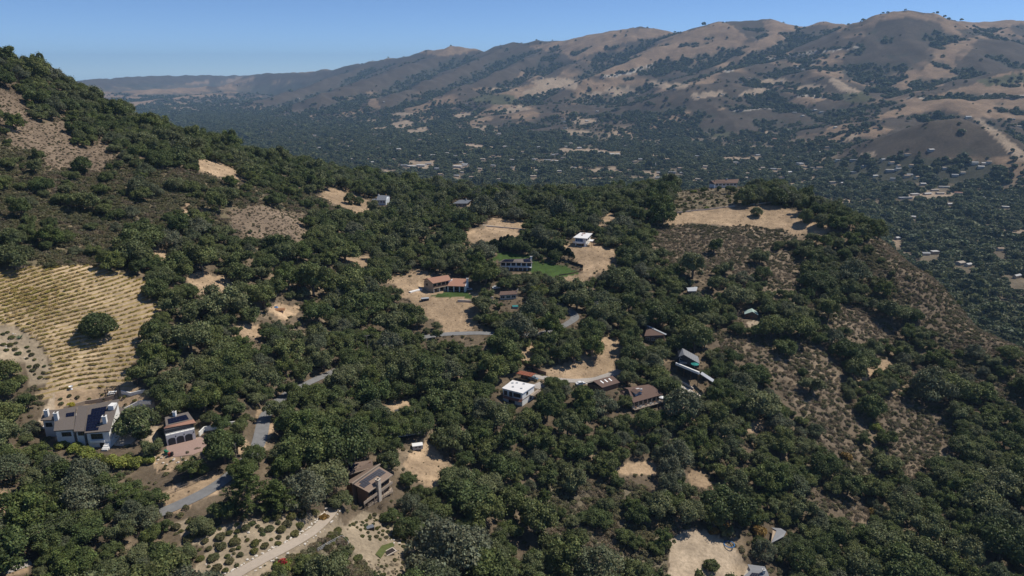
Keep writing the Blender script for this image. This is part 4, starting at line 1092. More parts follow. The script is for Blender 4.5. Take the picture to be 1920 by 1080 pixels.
# ------------------------------------------------------------------ valley and far-hill trees, clear of the village houses
TOWN = [  # (px, py, width m, depth m, kind) read off the photo
    (710, 278, 16, 10, 't'), (748, 281, 22, 12, 'w'), (785, 294, 18, 12, 'c'), (813, 292, 26, 14, 'w'), (838, 288, 20, 10, 'w'), (758, 312, 26, 14, 'g'), (772, 313, 34, 18, 'w'), (790, 312, 38, 18, 'w'), (803, 309, 24, 12, 'g'), (858, 314, 34, 18, 'w'), (872, 309, 24, 14, 'g'),
    (905, 300, 20, 12, 'c'), (925, 294, 16, 10, 't'), (1026, 302, 28, 14, 'g'), (1042, 303, 34, 12, 'w'), (1086, 279, 20, 10, 'w'), (1118, 286, 60, 10, 'w'), (1147, 291, 22, 12, 'w'), (1158, 291, 16, 10, 'w'), (1014, 146, 40, 20, 'w'), (888, 234, 18, 12, 't'), (936, 252, 16, 10, 'w'), (880, 260, 20, 10, 't'),
    (1070, 270, 16, 10, 'c'), (830, 258, 24, 12, 'c'), (787, 263, 20, 10, 't'), (856, 331, 22, 12, 'g'), (885, 334, 18, 10, 't'), (935, 338, 16, 10, 'c'), (1000, 332, 20, 12, 'c'), (820, 318, 20, 10, 'g'), (980, 286, 16, 10, 't'), (960, 301, 18, 12, 'w'), (700, 306, 18, 10, 'w'), (680, 320, 16, 10, 'g'), (735, 300, 18, 10, 't'), (1048, 322, 22, 12, 'w'), (1075, 316, 18, 10, 'g'), (900, 318, 20, 10, 'c'), (925, 312, 18, 10, 'g'), (960, 316, 16, 10, 'w'), (985, 318, 18, 10, 't'),
    (1148, 175, 22, 12, 'r'), (1165, 174, 18, 10, 'r'), (1055, 222, 24, 12, 'r'), (1058, 229, 16, 10, 'g'), (1060, 241, 26, 10, 'g'), (1100, 228, 18, 10, 'w'), (1265, 168, 20, 12, 'w'), (1195, 178, 18, 10, 'c'), (1215, 185, 16, 10, 't'), (1120, 210, 16, 10, 'w'), (810, 210, 16, 10, 'w'), (720, 192, 14, 10, 'w'), (745, 190, 14, 10, 't'), (875, 196, 16, 10, 't'), (915, 172, 18, 10, 'w'), (868, 213, 18, 10, 'r'), (940, 200, 16, 10, 'w'), (965, 202, 20, 10, 'r'), (1010, 190, 16, 10, 'w'),
    (1505, 131, 22, 12, 'w'), (1495, 127, 16, 10, 'w'), (1528, 207, 22, 12, 'w'), (1540, 211, 26, 14, 'w'), (1490, 212, 20, 10, 'g'), (1505, 218, 18, 10, 'w'), (1566, 240, 14, 10, 'w'), (1642, 241, 22, 10, 'r'), (1325, 286, 20, 12, 'w'), (1420, 292, 22, 12, 'g'), (1452, 262, 18, 10, 'r'), (1388, 155, 18, 10, 'w'), (1405, 147, 16, 10, 't'), (1465, 154, 20, 10, 'c'), (1355, 178, 18, 10, 'w'), (1310, 183, 16, 10, 'w'),
    (1540, 287, 20, 12, 'w'), (1500, 308, 30, 12, 'g'), (1380, 306, 26, 12, 'w'), (1555, 286, 18, 10, 'g'), (1670, 321, 30, 12, 'w'), (1684, 318, 20, 10, 'g'), (1582, 345, 24, 10, 'w'), (1560, 344, 20, 10, 'c'), (1827, 307, 20, 10, 'g'), (1846, 308, 18, 10, 'w'), (1745, 283, 20, 12, 'w'), (1702, 291, 22, 10, 't'), (1655, 301, 18, 10, 'g'), (1620, 313, 22, 10, 'c'), (1640, 331, 20, 10, 'w'), (1600, 325, 18, 10, 'g'), (1730, 347, 16, 10, 'w'), (1770, 352, 30, 8, 'w'), (1752, 358, 24, 8, 'c'), (1600, 302, 24, 10, 'g'), (1536, 316, 20, 10, 't'),
    (1480, 325, 18, 10, 'w'), (1450, 318, 20, 10, 'g'), (1465, 335, 16, 10, 't'), (1700, 332, 18, 10, 't'), (1790, 330, 18, 10, 'g'), (1815, 221, 24, 12, 'w'), (1900, 224, 14, 10, 'w'), (1910, 238, 16, 10, 'c'), (1635, 155, 18, 10, 'r'), (1625, 158, 16, 10, 't'), (1697, 373, 40, 10, 'g'), (1715, 366, 26, 10, 'w'), (1738, 365, 24, 10, 'w'), (1762, 364, 22, 10, 'c'), (1797, 364, 20, 10, 'r'),
    (1712, 410, 10, 8, 'w'), (1682, 449, 12, 8, 'w'), (1735, 478, 14, 9, 'g'), (1752, 476, 14, 9, 'w'), (1800, 496, 16, 10, 'c'), (1815, 499, 12, 8, 'w'), (1906, 521, 16, 6, 'w'), (1885, 390, 16, 10, 'w'), (1875, 470, 12, 8, 't'), (1780, 385, 14, 9, 'w'), (1840, 372, 16, 10, 'g'),
    (455, 196, 50, 16, 'w'), (445, 160, 40, 14, 'w'), (340, 208, 24, 12, 'w'), (560, 185, 20, 12, 'w'), (600, 205, 18, 10, 'w'), (490, 232, 16, 10, 'w'), (640, 235, 16, 10, 'c'), (590, 255, 16, 10, 'w'), (545, 260, 16, 10, 'w'), (650, 275, 16, 10, 'g'), (600, 278, 18, 10, 'w'), (520, 245, 14, 10, 't'), (570, 228, 14, 10, 'w'), (660, 300, 16, 10, 'c'), (1260, 325, 26, 8, 'g'), (1225, 310, 18, 10, 'w'), (1190, 305, 20, 10, 'c'), (1250, 300, 18, 10, 't'),
]
# more homes between those, where the photo shows a scatter too fine to place one by one
for k in range(52):
    px = rng.uniform(690, 1500) if k % 3 else rng.uniform(1400, 1860); py = rng.uniform(268, 340)
    if px > 1590 and py < 305: py += 36
    TOWN.append((px, py, rng.uniform(12, 18), 10, 'wgctgtc'[int(rng.integers(0, 7))]))
TP = hit([t[0] for t in TOWN], [t[1] for t in TOWN], rmin=700)
n = 330000
r_ = 850 * (8500 / 850) ** rng.random(n); a_ = np.radians(rng.uniform(-39.5, 39.5, n))
vx, vy = r_ * np.sin(a_), r_ * np.cos(a_)
vx += rng.normal(0, 5, n)
i_, j_ = polar_index(vx, vy)
vz = ground(vx, vy)
_js = np.where(np.hypot(vx, vy) > 6300, 0.3, 1.0)
fc = look(FARMAP, np.clip(pix(vx, vy, vz)[0] + _js * 8 * fbm(vx / 300, vy / 300, 3, 61), -39, 1958), np.clip(pix(vx, vy, vz)[1] + _js * 3 * fbm(vx / 300, vy / 300, 3, 67), 0, 1158))
gy = GULLY[i_, j_]; hill = np.clip((vz - VALLEY - 14) / 40, 0, 1)
foot = 1 - np.clip((vz - VALLEY - 60) / 90, 0, 1)
pn = fbm(vx / 180, vy / 180, 4, 311)
pq = fbm(vx / 70, vy / 70, 3, 317)
floor_d = np.where(pn > -0.38, 0.85, 0.2) * np.where(pq > -0.22, 1, 0.25)
hill_d = 0.03 + 0.62 * foot * sstep(-0.2, 0.15, pn) * np.where(pq > -0.1, 1, 0.2) + 0.95 * sstep(4, 10, gy)
d_auto = floor_d * (1 - hill) + hill_d * hill
d_tan = 0.005 + 0.95 * sstep(5, 10, gy); d_dark = 0.006 + 0.75 * sstep(7, 13, gy)
dens = np.select([fc == F_AUTO, fc == F_TAN, fc == F_DARK, fc == F_FIELD, fc == F_GREEN], [d_auto, d_tan, d_dark, 0.015, 0.05], 0.8)
# log-spaced candidates thin out with range as the ground widens, and grow into groups of trees
keep = (rng.random(n) < dens * np.clip((r_ / 2600) ** 1.0, 0.28, 1.0)) & (np.hypot(vx, vy) > 845)
near_z = np.hypot(vx, vy) < 1480
keep &= ~(near_z & (vz > VALLEY + 25) & (rng.random(n) > 0.8))
vx, vy, vz, gy = vx[keep], vy[keep], vz[keep], gy[keep]
clear = np.ones(len(vx), bool)
for t, p in zip(TOWN, TP):
    r0 = math.hypot(p[0], p[1]); ux, uy = p[0] / r0, p[1] / r0
    al = (vx - p[0]) * ux + (vy - p[1]) * uy; ac = np.abs((vx - p[0]) * uy - (vy - p[1]) * ux)
    clear &= ~((ac < t[2] * .5 + 5) & (al < 12) & (al > -85))
vx, vy, vz, gy = vx[clear], vy[clear], vz[clear], gy[clear]
vr = rng.lognormal(math.log(5.6), 0.32, len(vx)) * (1 + np.hypot(vx, vy) / 9000)
print('valley trees', len(vx))
VT_AT = [(1830, 420, 13, 'tall dark valley tree standing above the rest at far right'), (1862, 412, 12, 'second tall dark valley tree beside the tallest at far right'), (1895, 335, 9, 'rounded valley tree at the far right below the brown dome hill')]
VSRC = []; VTS = oak_trunk('valley_trunk', 77)
for k, (px, py, r, lb) in enumerate(VT_AT):
    p = hit(px, py)[0]; o = link('valley_tree', None, None, p); o.scale = (r, r, r * 1.3)
    c = link('crown', VALLEYT[k], o); link('trunk', VTS, o); tag(o, lb, 'tree', 'tall trees in the valley'); VSRC.append(c)
instance_stuff('valley_trees', np.stack([vx, vy, vz - 0.5], 1), np.stack([vr, vr, vr * rng.uniform(0.6, 1.15, len(vr))], 1), rng.uniform(0, 6.28, len(vr)), rng.integers(0, 3, len(vr)), [VSRC],
               'trees filling the valley floor and the gullies of the far hills', 'woodland')
# ------------------------------------------------------------------ buildings
M['stucco'] = mat('white_stucco', (.78, .77, .74), 0.85, 0.05, 0.8)
M['cream'] = mat('cream_stucco', (.62, .55, .44), 0.85, 0.07, 0.8)
M['tanwall'] = mat('tan_stucco', (.46, .36, .26), 0.85, 0.08, 0.8)
M['bluewall'] = mat('pale_blue_siding', (.55, .60, .66), 0.8, 0.06, 1.0)
M['darkwall'] = mat('dark_siding_and_shade', (.045, .047, .055), 0.7, 0.2, 1.5)  # dark siding; also the painted shade of the gallery and gable front
M['brownwall'] = mat('brown_siding', (.17, .105, .07), 0.8, 0.2, 1.5)
M['shingle'] = mat('brown_shingles', (.165, .140, .122), 0.9, 0.22, 4.0, 0.5)
M['brownroof'] = mat('rust_brown_shingles', (.15, .098, .078), 0.9, 0.18, 4.0, 0.5)
M['woodroof'] = mat('weathered_wood_roof', (.24, .175, .135), 0.9, 0.15, 3.0, 0.4)
M['terracotta'] = mat('terracotta_tiles', (.36, .195, .135), 0.85, 0.2, 3.0, 0.4, stretch=(3, 1, 1))
M['rust'] = mat('rusty_metal', (.27, .095, .055), 0.8, 0.25, 1.5)
M['greyroof'] = mat('grey_metal_roof', (.22, .225, .235), 0.6, 0.1, 1.0)
M['blueroof'] = mat('blue_grey_shingles', (.15, .165, .19), 0.85, 0.15, 3.0)
M['darkroof'] = mat('dark_shingles', (.07, .07, .075), 0.85, 0.2, 3.0)
M['greenroof'] = mat('pale_green_metal', (.36, .47, .43), 0.5, 0.08, 1.0)
M['whiteroof'] = mat('white_membrane', (.72, .71, .70), 0.8, 0.06, 0.6); M['paleroof'] = mat('pale_roof', (.50, .49, .47), 0.9, 0.1, 0.3)
M['palegrey'] = mat('pale_grey_metal', (.40, .42, .44), 0.5, 0.08, 0.8)
M['glass'] = mat('window_glass', (.02, .025, .032), 0.08, 0.1, 1.0, spec=0.6)
M['solar'] = mat('solar_cells', (.008, .011, .030), 0.3, 0.15, 2.0, spec=0.15)
M['frame'] = mat('dark_frame', (.05, .045, .04), 0.6, 0.1, 1.0)
M['deck'] = mat('deck_boards', (.36, .29, .225), 0.85, 0.15, 3.0)
M['redwood'] = mat('redwood', (.27, .115, .075), 0.8, 0.2, 3.0)
M['stone'] = mat('pale_stone', (.55, .48, .40), 0.9, 0.2, 1.2, 0.4)
M['brick'] = mat('brick_pavers', (.34, .235, .195), 0.9, 0.12, 2.5)
M['concrete'] = mat('concrete', (.50, .455, .40), 0.9, 0.1, 0.7)
M['white'] = mat('white_paint', (.80, .80, .78), 0.5, 0.03, 1.0)
M['teal'] = mat('teal_canvas', (.02, .22, .19), 0.8, 0.1, 1.0)
M['green'] = mat('green_plastic', (.02, .18, .10), 0.4, 0.08, 1.0)
M['redp'] = mat('red_plastic', (.35, .06, .04), 0.4, 0.08, 1.0)
M['black'] = mat('black_metal', (.02, .02, .022), 0.5, 0.1, 1.0)
M['pole'] = mat('grey_wood_pole', (.27, .23, .19), 0.9, 0.2, 2.0)
M['tyre'] = mat('tyre_rubber', (.02, .02, .02), 0.8, 0.1, 2.0)

def poly_mesh(name, V, F, material):
    me = bpy.data.meshes.new(name); me.from_pydata([tuple(map(float, v)) for v in V], [], F); me.update()
    bm = bmesh.new(); bm.from_mesh(me); bmesh.ops.recalc_face_normals(bm, faces=bm.faces); bm.to_mesh(me); bm.free()
    me.materials.append(material); return me
def _slab(pts, thick, V, F):
    n = len(pts); o = len(V)
    V += [tuple(p) for p in pts] + [(p[0], p[1], p[2] - thick) for p in pts]
    F += [tuple(range(o, o + n)), tuple(range(o + 2 * n - 1, o + n - 1, -1))] + [(o + k, o + n + k, o + n + (k + 1) % n, o + (k + 1) % n) for k in range(n)]
def slab(name, pts, thick, material, parent):
    """pts: one outline or a list of outlines"""
    V, F = [], []
    for p in (pts if isinstance(pts[0][0], (list, tuple, np.ndarray)) else [pts]):
        _slab(p, thick, V, F)
    return link(name, poly_mesh(name, V, F, material), parent)
def boxes(name, bs, material, parent=None):
    """axis boxes (x0, x1, y0, y1, z0, z1)"""
    V, F = [], []
    for x0, x1, y0, y1, z0, z1 in bs:
        _slab([(x0, y0, z1), (x1, y0, z1), (x1, y1, z1), (x0, y1, z1)], z1 - z0, V, F)
    return link(name, poly_mesh(name, V, F, material), parent)
def bars(name, segs, material, parent=None, sides=4):
    return link(name, tubes(name, segs, material, sides), parent)
def inset(pts, d):
    """move every edge of a plan outline inwards by d"""
    P = [np.array(p[:2], float) for p in pts]; n = len(P)
    area = sum(P[i][0] * P[(i + 1) % n][1] - P[(i + 1) % n][0] * P[i][1] for i in range(n))
    sgn = 1 if area > 0 else -1; out = []
    for i in range(n):
        a, b, c = P[i - 1], P[i], P[(i + 1) % n]
        e1 = (b - a) / np.linalg.norm(b - a); e2 = (c - b) / np.linalg.norm(c - b)
        n1 = sgn * np.array([-e1[1], e1[0]]); n2 = sgn * np.array([-e2[1], e2[0]])
        m = n1 + n2; m = m / max(m @ m, 0.3) * 2 * d
        out.append(b + m)
    return out

class House:
    def __init__(s, name, site_name, label, cat='house', group=None):
        s.g = np.array(PADS[site_name]); s.root = link(name, None, None, tuple(s.g)); tag(s.root, label, cat, group)
    def W(s, px, py, dz):
        p = plane_pt(px, py, s.g[2] + dz); return np.array([p[0] - s.g[0], p[1] - s.g[1], dz])
    def roof(s, pts, material, thick=0.28, name='roof'):
        s.last = slab(name, pts, thick, material, s.root); return s.last
    def walls(s, pts, material, zb=-2.5, d=0.45, gap=0.28, name='wall', top=None):
        """walls standing under a roof outline, set in by the overhang; returns the plan outline"""
        q = inset(pts, d); V, F = [], []; n = len(q)
        zt = [(top if top is not None else p[2] - gap - 0.02) for p in pts]
        V = [(p[0], p[1], z) for p, z in zip(q, zt)] + [(p[0], p[1], zb) for p in q]
        F = [tuple(range(n)), tuple(range(2 * n - 1, n - 1, -1))] + [(k, n + k, n + (k + 1) % n, (k + 1) % n) for k in range(n)]
        s.lastwall = link(name, poly_mesh(name, V, F, material), s.root)
        return q
    def panel(s, name, a, b, u0, u1, z0, z1, material, proud=0.06, parent=None):
        """upright panel on the wall a->b (outward on the right hand), u in metres from a"""
        a = np.array(a[:2]); b = np.array(b[:2]); e = (b - a) / np.linalg.norm(b - a); n = np.array([e[1], -e[0]])
        p0 = a + e * u0; p1 = a + e * u1
        V, F = [], []
        A, B = p0 + n * proud, p1 + n * proud; C_, D = p1 - n * 0.05, p0 - n * 0.05
        _slab([(*A, z1), (*B, z1), (*C_, z1), (*D, z1)], z1 - z0, V, F)
        return link(name, poly_mesh(name, V, F, material), parent or s.root)
    def window(s, a, b, u0, u1, z0, z1, frame=None, fw=0.12, bars_=1, glass=None):
        a = np.array(a[:2]); b = np.array(b[:2]); e = (b - a) / np.linalg.norm(b - a); n = np.array([e[1], -e[0]])
        def q(u, z, o): p = a + e * u + n * o; return (p[0], p[1], z)
        V, F = [], []
        def strip(x0, x1, y0, y1):
            _slab([q(x0, y1, .12), q(x1, y1, .12), q(x1, y1, -.03), q(x0, y1, -.03)], y1 - y0, V, F)
        strip(u0, u1, z1 - fw, z1); strip(u0, u1, z0, z0 + fw); strip(u0, u0 + fw, z0 + fw, z1 - fw); strip(u1 - fw, u1, z0 + fw, z1 - fw)
        for k in range(bars_):
            m = u0 + (u1 - u0) * (k + 1) / (bars_ + 1); strip(m - .04, m + .04, z0 + fw, z1 - fw)
        w = link('window', poly_mesh('window', V, F, frame or M['white']), s.root)
        s.panel('pane', a, b, u0 + fw, u1 - fw, z0 + fw, z1 - fw, glass or M['glass'], 0.04, w)
        return w
    def on_roof(s, q, u, v, up=0.0):
        """point on a roof outline [eave left, eave right, ridge right, ridge left]"""
        q = [np.array(p) for p in q]
        return (q[0] * (1 - u) + q[1] * u) * (1 - v) + (q[3] * (1 - u) + q[2] * u) * v + np.array([0, 0, up])
    def panels(s, q, u0, u1, v0, v1, nu, nv, skip=()):
        for i in range(nu):
            for j in range(nv):
                if (i, j) in skip: continue
                du, dv = (u1 - u0) / nu, (v1 - v0) / nv; g_ = 0.04
                c = [(u0 + du * (i + g_), v0 + dv * (j + g_)), (u0 + du * (i + 1 - g_), v0 + dv * (j + g_)), (u0 + du * (i + 1 - g_), v0 + dv * (j + 1 - g_)), (u0 + du * (i + g_), v0 + dv * (j + 1 - g_))]
                slab('solar_panel', [s.on_roof(q, a, b, 0.16) for a, b in c], 0.06, M['solar'], s.root)
    def chimney(s, p, w, h, material, down=1.5, ang=0.0):
        c, s_ = math.cos(ang), math.sin(ang)
        def ring(k, z): return [(p[0] + k * (x * c - y * s_), p[1] + k * (x * s_ + y * c), z) for x, y in ((-w, -w), (w, -w), (w, w), (-w, w))]
        ch = slab('chimney', ring(1, p[2] + h), h + down, material, s.root)
        slab('cap', ring(1.2, p[2] + h + 0.16), 0.16, material, ch)
        slab('flue', ring(0.5, p[2] + h + 0.34), 0.2, M['frame'], ch)
        return ch
    def railing(s, pts, z, h, material, step=1.2, name='railing', rails=(1.0, 0.55), r=0.045):
        segs = []
        for a, b in zip(pts[:-1], pts[1:]):
            a = np.array(a[:2]); b = np.array(b[:2]); L = np.linalg.norm(b - a); k = max(int(L / step), 1)
            for t in rails: segs.append(((*a, z + h * t), (*b, z + h * t), r, r))
            for i in range(k + 1):
                p = a + (b - a) * i / k; segs.append(((*p, z), (*p, z + h), r, r))
        return bars(name, segs, material, s.root)

# --- the big white estate house
h = House('estate_house', 'estate', 'big white stucco house with stepped brown roofs and two solar arrays below the vineyard')
W = h.W
b1 = [W(75.8, 788, 6.2), W(102.5, 787, 6.2), W(106, 768, 7.8), W(83, 769.5, 7.8)]
b2 = [W(100.5, 808, 5.9), W(138, 805, 6.1), W(144, 761.5, 9.5), W(105.5, 768.5, 8.8)]
b3 = [W(138.2, 809, 5.6), W(157.8, 808.5, 5.6), W(165, 759.5, 10.1), W(145.5, 761, 10.0)]
b4 = [W(158.2, 812, 5.4), W(205.5, 808, 5.7), W(223.5, 748, 10.6), W(165.5, 759.5, 9.6)]
b5 = [W(210.6, 784, 4.9), W(227, 784.5, 4.9), W(233, 764, 6.0), W(215, 762, 6.0)]
for b in (b1, b2, b3, b4, b5): h.roof(b, M['shingle'], 0.3)
w1 = h.walls(b1, M['stucco']); w2 = h.walls(b2, M['stucco']); w3 = h.walls(b3, M['stucco'], d=0.5); w4 = h.walls(b4, M['stucco']); w5 = h.walls(b5, M['stucco'])
L4 = float(np.linalg.norm(w4[1] - w4[0])); L2 = float(np.linalg.norm(w2[1] - w2[0]))
h.window(w4[0], w4[1], 1.2, L4 - 2.0, 2.9, 4.7, M['frame'], bars_=3)
h.panel('balcony', w4[0], w4[1], 0.8, L4 - 1.5, 1.9, 2.7, M['white'], 0.7)
dr_ = h.panel('door', w4[0], w4[1], L4 * 0.5, L4 * 0.5 + 1.7, -0.1, 1.6, M['frame'], 0.07); h.panel('handle', w4[0], w4[1], L4 * 0.5 + 1.35, L4 * 0.5 + 1.45, 0.6, 0.9, M['white'], 0.14, dr_)
h.window(w2[0], w2[1], 1.6, L2 - 0.6, 3.6, 5.0, M['frame'], bars_=3)
h.window(w3[0], w3[1], 0.5, 2.2, 3.9, 5.0, M['frame']); h.window(w1[0], w1[1], 0.6, 2.6, 3.6, 5.0, M['frame'])
h.window(w4[1], w4[2], 3.0, 6.0, 2.6, 4.4, M['frame']); h.window(w4[1], w4[2], 8.0, 11.0, 2.8, 4.6, M['frame'])
h.panels(b2, 0.52, 0.94, 0.56, 0.74, 3, 2)
h.panels(b4, 0.04, 0.64, 0.05, 0.82, 6, 8, skip=[(5, 1), (5, 2), (5, 3), (4, 1), (0, 7), (0, 6), (5, 0)])
for q, u, v, hh in ((b1, .38, .45, 1.9), (b2, .1, .52, 2.3), (b4, .74, .28, 2.2)):
    h.chimney(h.on_roof(q, u, v), 0.55, hh, M['stucco'], 1.5, 0.2)
# roof dormer box near the right end of the ridge
p = h.on_roof(b4, 0.86, 0.76); boxes('dormer', [(p[0] - 0.9, p[0] + 0.9, p[1] - 1.2, p[1] + 1.2, p[2] - 0.6, p[2] + 1.0)], M['stucco'], h.root)
# lit stair wall down the right side
A, B = W(218, 798, 3.8), W(197, 842, 0.5)
st = []
for k in range(14):
    t = (k + .5) / 14; c = A * (1 - t) + B * t; st.append((c[0] - .9, c[0] + .9, c[1] - .75, c[1] + .75, -2.0, c[2]))
boxes('stair', st, M['stucco'], h.root)
A, B = W(75, 803, 2.4), W(103, 800, 2.4)
slab('balcony', [A, B, B + np.array([0, 3.5, 0]), A + np.array([0, 3.5, 0])], 0.3, M['stucco'], h.root)
h.railing([A, B], 2.4, 1.0, M['white'])

# --- the garage with three arches
h = House('arched_garage', 'garage', 'white garage with three arched dark doors, terracotta eave strip and solar panels', 'garage')
W = h.W
fl, fr = W(314, 836.5, 0), W(367.5, 823.5, 0)
e = (fr - fl) / np.linalg.norm(fr - fl); nn = np.array([-e[1], e[0], 0])
LG = float(np.linalg.norm(fr - fl))
foot = [fl, fr, fr + nn * 6.5, fl + nn * 6.5]
h.walls([p + np.array([0, 0, 3.7]) for p in foot], M['stucco'], d=0.0, gap=0.0)
# arched doors: plank rows under an arch, each door with its joints
for k in range(3):
    c = LG * (0.175 + 0.295 * k); wd = LG * 0.128
    out = [(-wd, 0), (wd, 0), (wd, 1.75)] + [(wd * math.cos(a), 1.75 + 0.75 * math.sin(a)) for a in np.linspace(0.25, math.pi - 0.25, 9)] + [(-wd, 1.75)]
    V = []; 
    for o_ in (0.1, -0.1):
        for u, z in out:
            q = fl + e * (c + u) - nn * o_; V.append((q[0], q[1], z + 0.02))
    n_ = len(out); F = [tuple(range(n_)), tuple(range(2 * n_ - 1, n_ - 1, -1))] + [(i, n_ + i, n_ + (i + 1) % n_, (i + 1) % n_) for i in range(n_)]
    d_ = link('garage_door', poly_mesh('garage_door', V, F, M['darkroof']), h.root)
    for r_i in range(4):
        a_ = fl + e * c; h.panel('rail', fl, fr, c - wd * .96, c + wd * .96, 0.45 + 0.5 * r_i, 0.5 + 0.5 * r_i, M['black'], 0.13, d_)
    V2 = []
for u in (0.325, 0.62, 0.955):
    h.panel('wall_lamp', fl, fr, LG * u - .12, LG * u + .12, 2.55, 2.95, M['black'], 0.22)
tl, tr_ = W(306.5, 803.5, 5.4), W(368, 792.5, 5.4); ul, ur = W(311, 798.5, 6.0), W(362.5, 786, 6.0); rl, rr = W(309, 782.5, 7.4), W(352.5, 772, 7.4)
h.roof([tl, tr_, ur, ul], M['terracotta'], 0.22); up_ = [ul + np.array([0, 0, .03]), ur + np.array([0, 0, .03]), rr, rl]; h.roof(up_, M['shingle'], 0.22)
back = nn * 4.0
h.roof([rl, rr, rr + back - np.array([0, 0, 2.0]), rl + back - np.array([0, 0, 2.0])], M['shingle'], 0.22)
h.walls([fl + nn * 0.9 + np.array([0, 0, 5.3]), fr + nn * 0.9 + np.array([0, 0, 5.3]), fr + nn * 6.0 + np.array([0, 0, 5.3]), fl + nn * 6.0 + np.array([0, 0, 5.3])], M['darkwall'], d=0.05, zb=3.5)  # gallery under the eave: its shade is painted as a dark wall
h.panels(up_, 0.1, 0.86, 0.08, 0.7, 7, 2, skip=[])
h.chimney(h.on_roof(up_, 0.42, 0.93), 0.45, 1.3, M['stucco'])
h.railing([fl + nn * 0.1, fr + nn * 0.1], 3.7, 0.55, M['white'], name='parapet_rail', rails=(1.0,), r=0.06)

# --- the brown house with shed roofs and decks (middle of the near slope)
h = House('shed_roof_house', 'shedroof', 'brown timber house with tilted shed roofs, solar panels, stone chimney and long decks')
W = h.W
m1 = [W(690, 922.5, 5.6), W(735.8, 889.5, 5.6), W(711, 874.5, 8.0), W(661.5, 907, 8.0)]
m2 = [W(646, 905, 6.6), W(659.5, 905.8, 8.7), W(712.3, 869.2, 8.7), W(697, 874.8, 6.6)]
m3 = [W(653.9, 889.4, 5.8), W(699.4, 875.8, 5.8), W(698.3, 862, 7.8), W(649.4, 869.6, 7.8)]
h.roof(m1, M['woodroof']); h.roof(m2, M['woodroof']); h.roof(m3, M['woodroof'])
w1 = h.walls(m1, M['brownwall'], d=0.7); h.walls(m2, M['brownwall'], d=0.4); h.walls(m3, M['brownwall'], d=0.5)
L1 = float(np.linalg.norm(w1[1] - w1[0]))
for k in range(5):
    h.window(w1[0], w1[1], 0.3 + k * (L1 - .4) / 5, (k + 1) * (L1 - .4) / 5, 3.1, 5.0, M['frame'], 0.1, 0)
for k in range(3):
    h.window(w1[0], w1[1], 0.6 + k * L1 / 3, (k + 1) * L1 / 3 - .4, 0.6, 2.3, M['frame'], 0.1, 1)
h.panels(m1, 0.05, 0.93, 0.34, 0.86, 10, 3, skip=[(0, 2), (4, 0), (5, 0), (6, 0), (3, 0)]); h.panels(m3, 0.05, 0.46, 0.12, 0.82, 3, 3)
eM = (m1[1] - m1[0]) / np.linalg.norm(m1[1] - m1[0]); nM = np.array([eM[1], -eM[0], 0])
# fascia boards along the eaves and the clerestory
def edge_board(a, b, wd, hgt, material, nm='fascia'):
    a = np.array(a); b = np.array(b); d = (b - a)[:2]; d = d / np.linalg.norm(d); n = np.array([d[1], -d[0], 0]) * wd
    return slab(nm, [a + n, b + n, b, a], hgt, material, h.root)
up = np.array([0, 0, .05])
edge_board(m1[0] + up, m1[1] + up, 0.22, 0.36, M['deck']); edge_board(m2[1] + up, m2[2] + up, 0.25, 0.45, M['deck']); edge_board(m3[0] + up, m3[1] + up, .2, .35, M['deck'])
edge_board(m1[3] + up, m1[2] + up, 0.2, 0.3, M['deck'])
cb = m1[0] + eM * (0.4 * np.linalg.norm(m1[1] - m1[0])) + nM * 0.1
ang = math.atan2(eM[1], eM[0]); h.chimney(np.array([cb[0], cb[1], 5.6]), 0.62, 2.0, M['stone'], 6.5, ang)
o1, o2 = W(682, 945.5, 2.7), W(736.2, 905.5, 2.7); i1, i2 = W(691, 931, 2.7), W(731, 900.5, 2.7)
slab('upper_deck', [o1, o2, i2, i1], 0.3, M['deck'], h.root)
edge_board(o1 + np.array([0, 0, .85]), o2 + np.array([0, 0, .85]), 0.12, 1.0, M['deck'], 'deck_rail')
o3, o4 = W(690, 950.5, 0.3), W(737, 921, 0.3); i3, i4 = W(696, 941, 0.3), W(735, 913, 0.3)
slab('lower_deck', [o3, o4, i4, i3], 0.3, M['deck'], h.root)
h.railing([o3, o4], 0.3, 0.95, M['deck'], 0.8, r=0.05)
for t in (0.03, 0.35, 0.67, 0.97):
    p = o1 * (1 - t) + o2 * t; bars('deck_post', [((p[0], p[1], -3.5), (p[0], p[1], 2.5), .11, .11)], M['deck'], h.root)

# --- the white flat-roofed house
h = House('flat_roof_house', 'flatroof', 'boxy white two-storey house with bright white flat roof and red-brown balcony')
W = h.W
r = [W(940.8, 727.5, 6.3), W(980, 737.5, 6.3), W(1003.8, 721.5, 6.3), W(960.8, 712.5, 6.3)]
h.roof(r, M['whiteroof'], 0.35)
w = h.walls(r, M['stucco'], d=0.35, gap=0.35, zb=-4)
Lf = float(np.linalg.norm(w[1] - w[0])); Ls = float(np.linalg.norm(w[2] - w[1]))
h.window(w[0], w[1], 0.6, 2.2, 3.3, 5.3, M['frame'], .1, 0); h.window(w[0], w[1], 3.2, 4.8, 3.2, 5.4, M['frame'], .1, 1); h.window(w[0], w[1], Lf - 4.4, Lf - 0.8, 3.6, 5.4, M['frame'], .1, 2)
h.window(w[1], w[2], 3.2, 4.4, 4.0, 5.3, M['frame'], .1, 0); h.window(w[1], w[2], 6.0, 7.2, 0.6, 1.9, M['frame'], .1, 0); h.window(w[0], w[1], 3, 6, 0.2, 1.8, M['frame'], .1, 2)
h.panel('trim', w[1], w[2], 0.0, Ls, 2.75, 3.0, M['brownwall'], 0.08)
ef = (r[1] - r[0]) / np.linalg.norm(r[1] - r[0]); nf = np.array([ef[1], -ef[0], 0])
a0 = np.array([*w[0], 2.8]) + ef * 1.0; a1 = np.array([*w[1], 2.8])
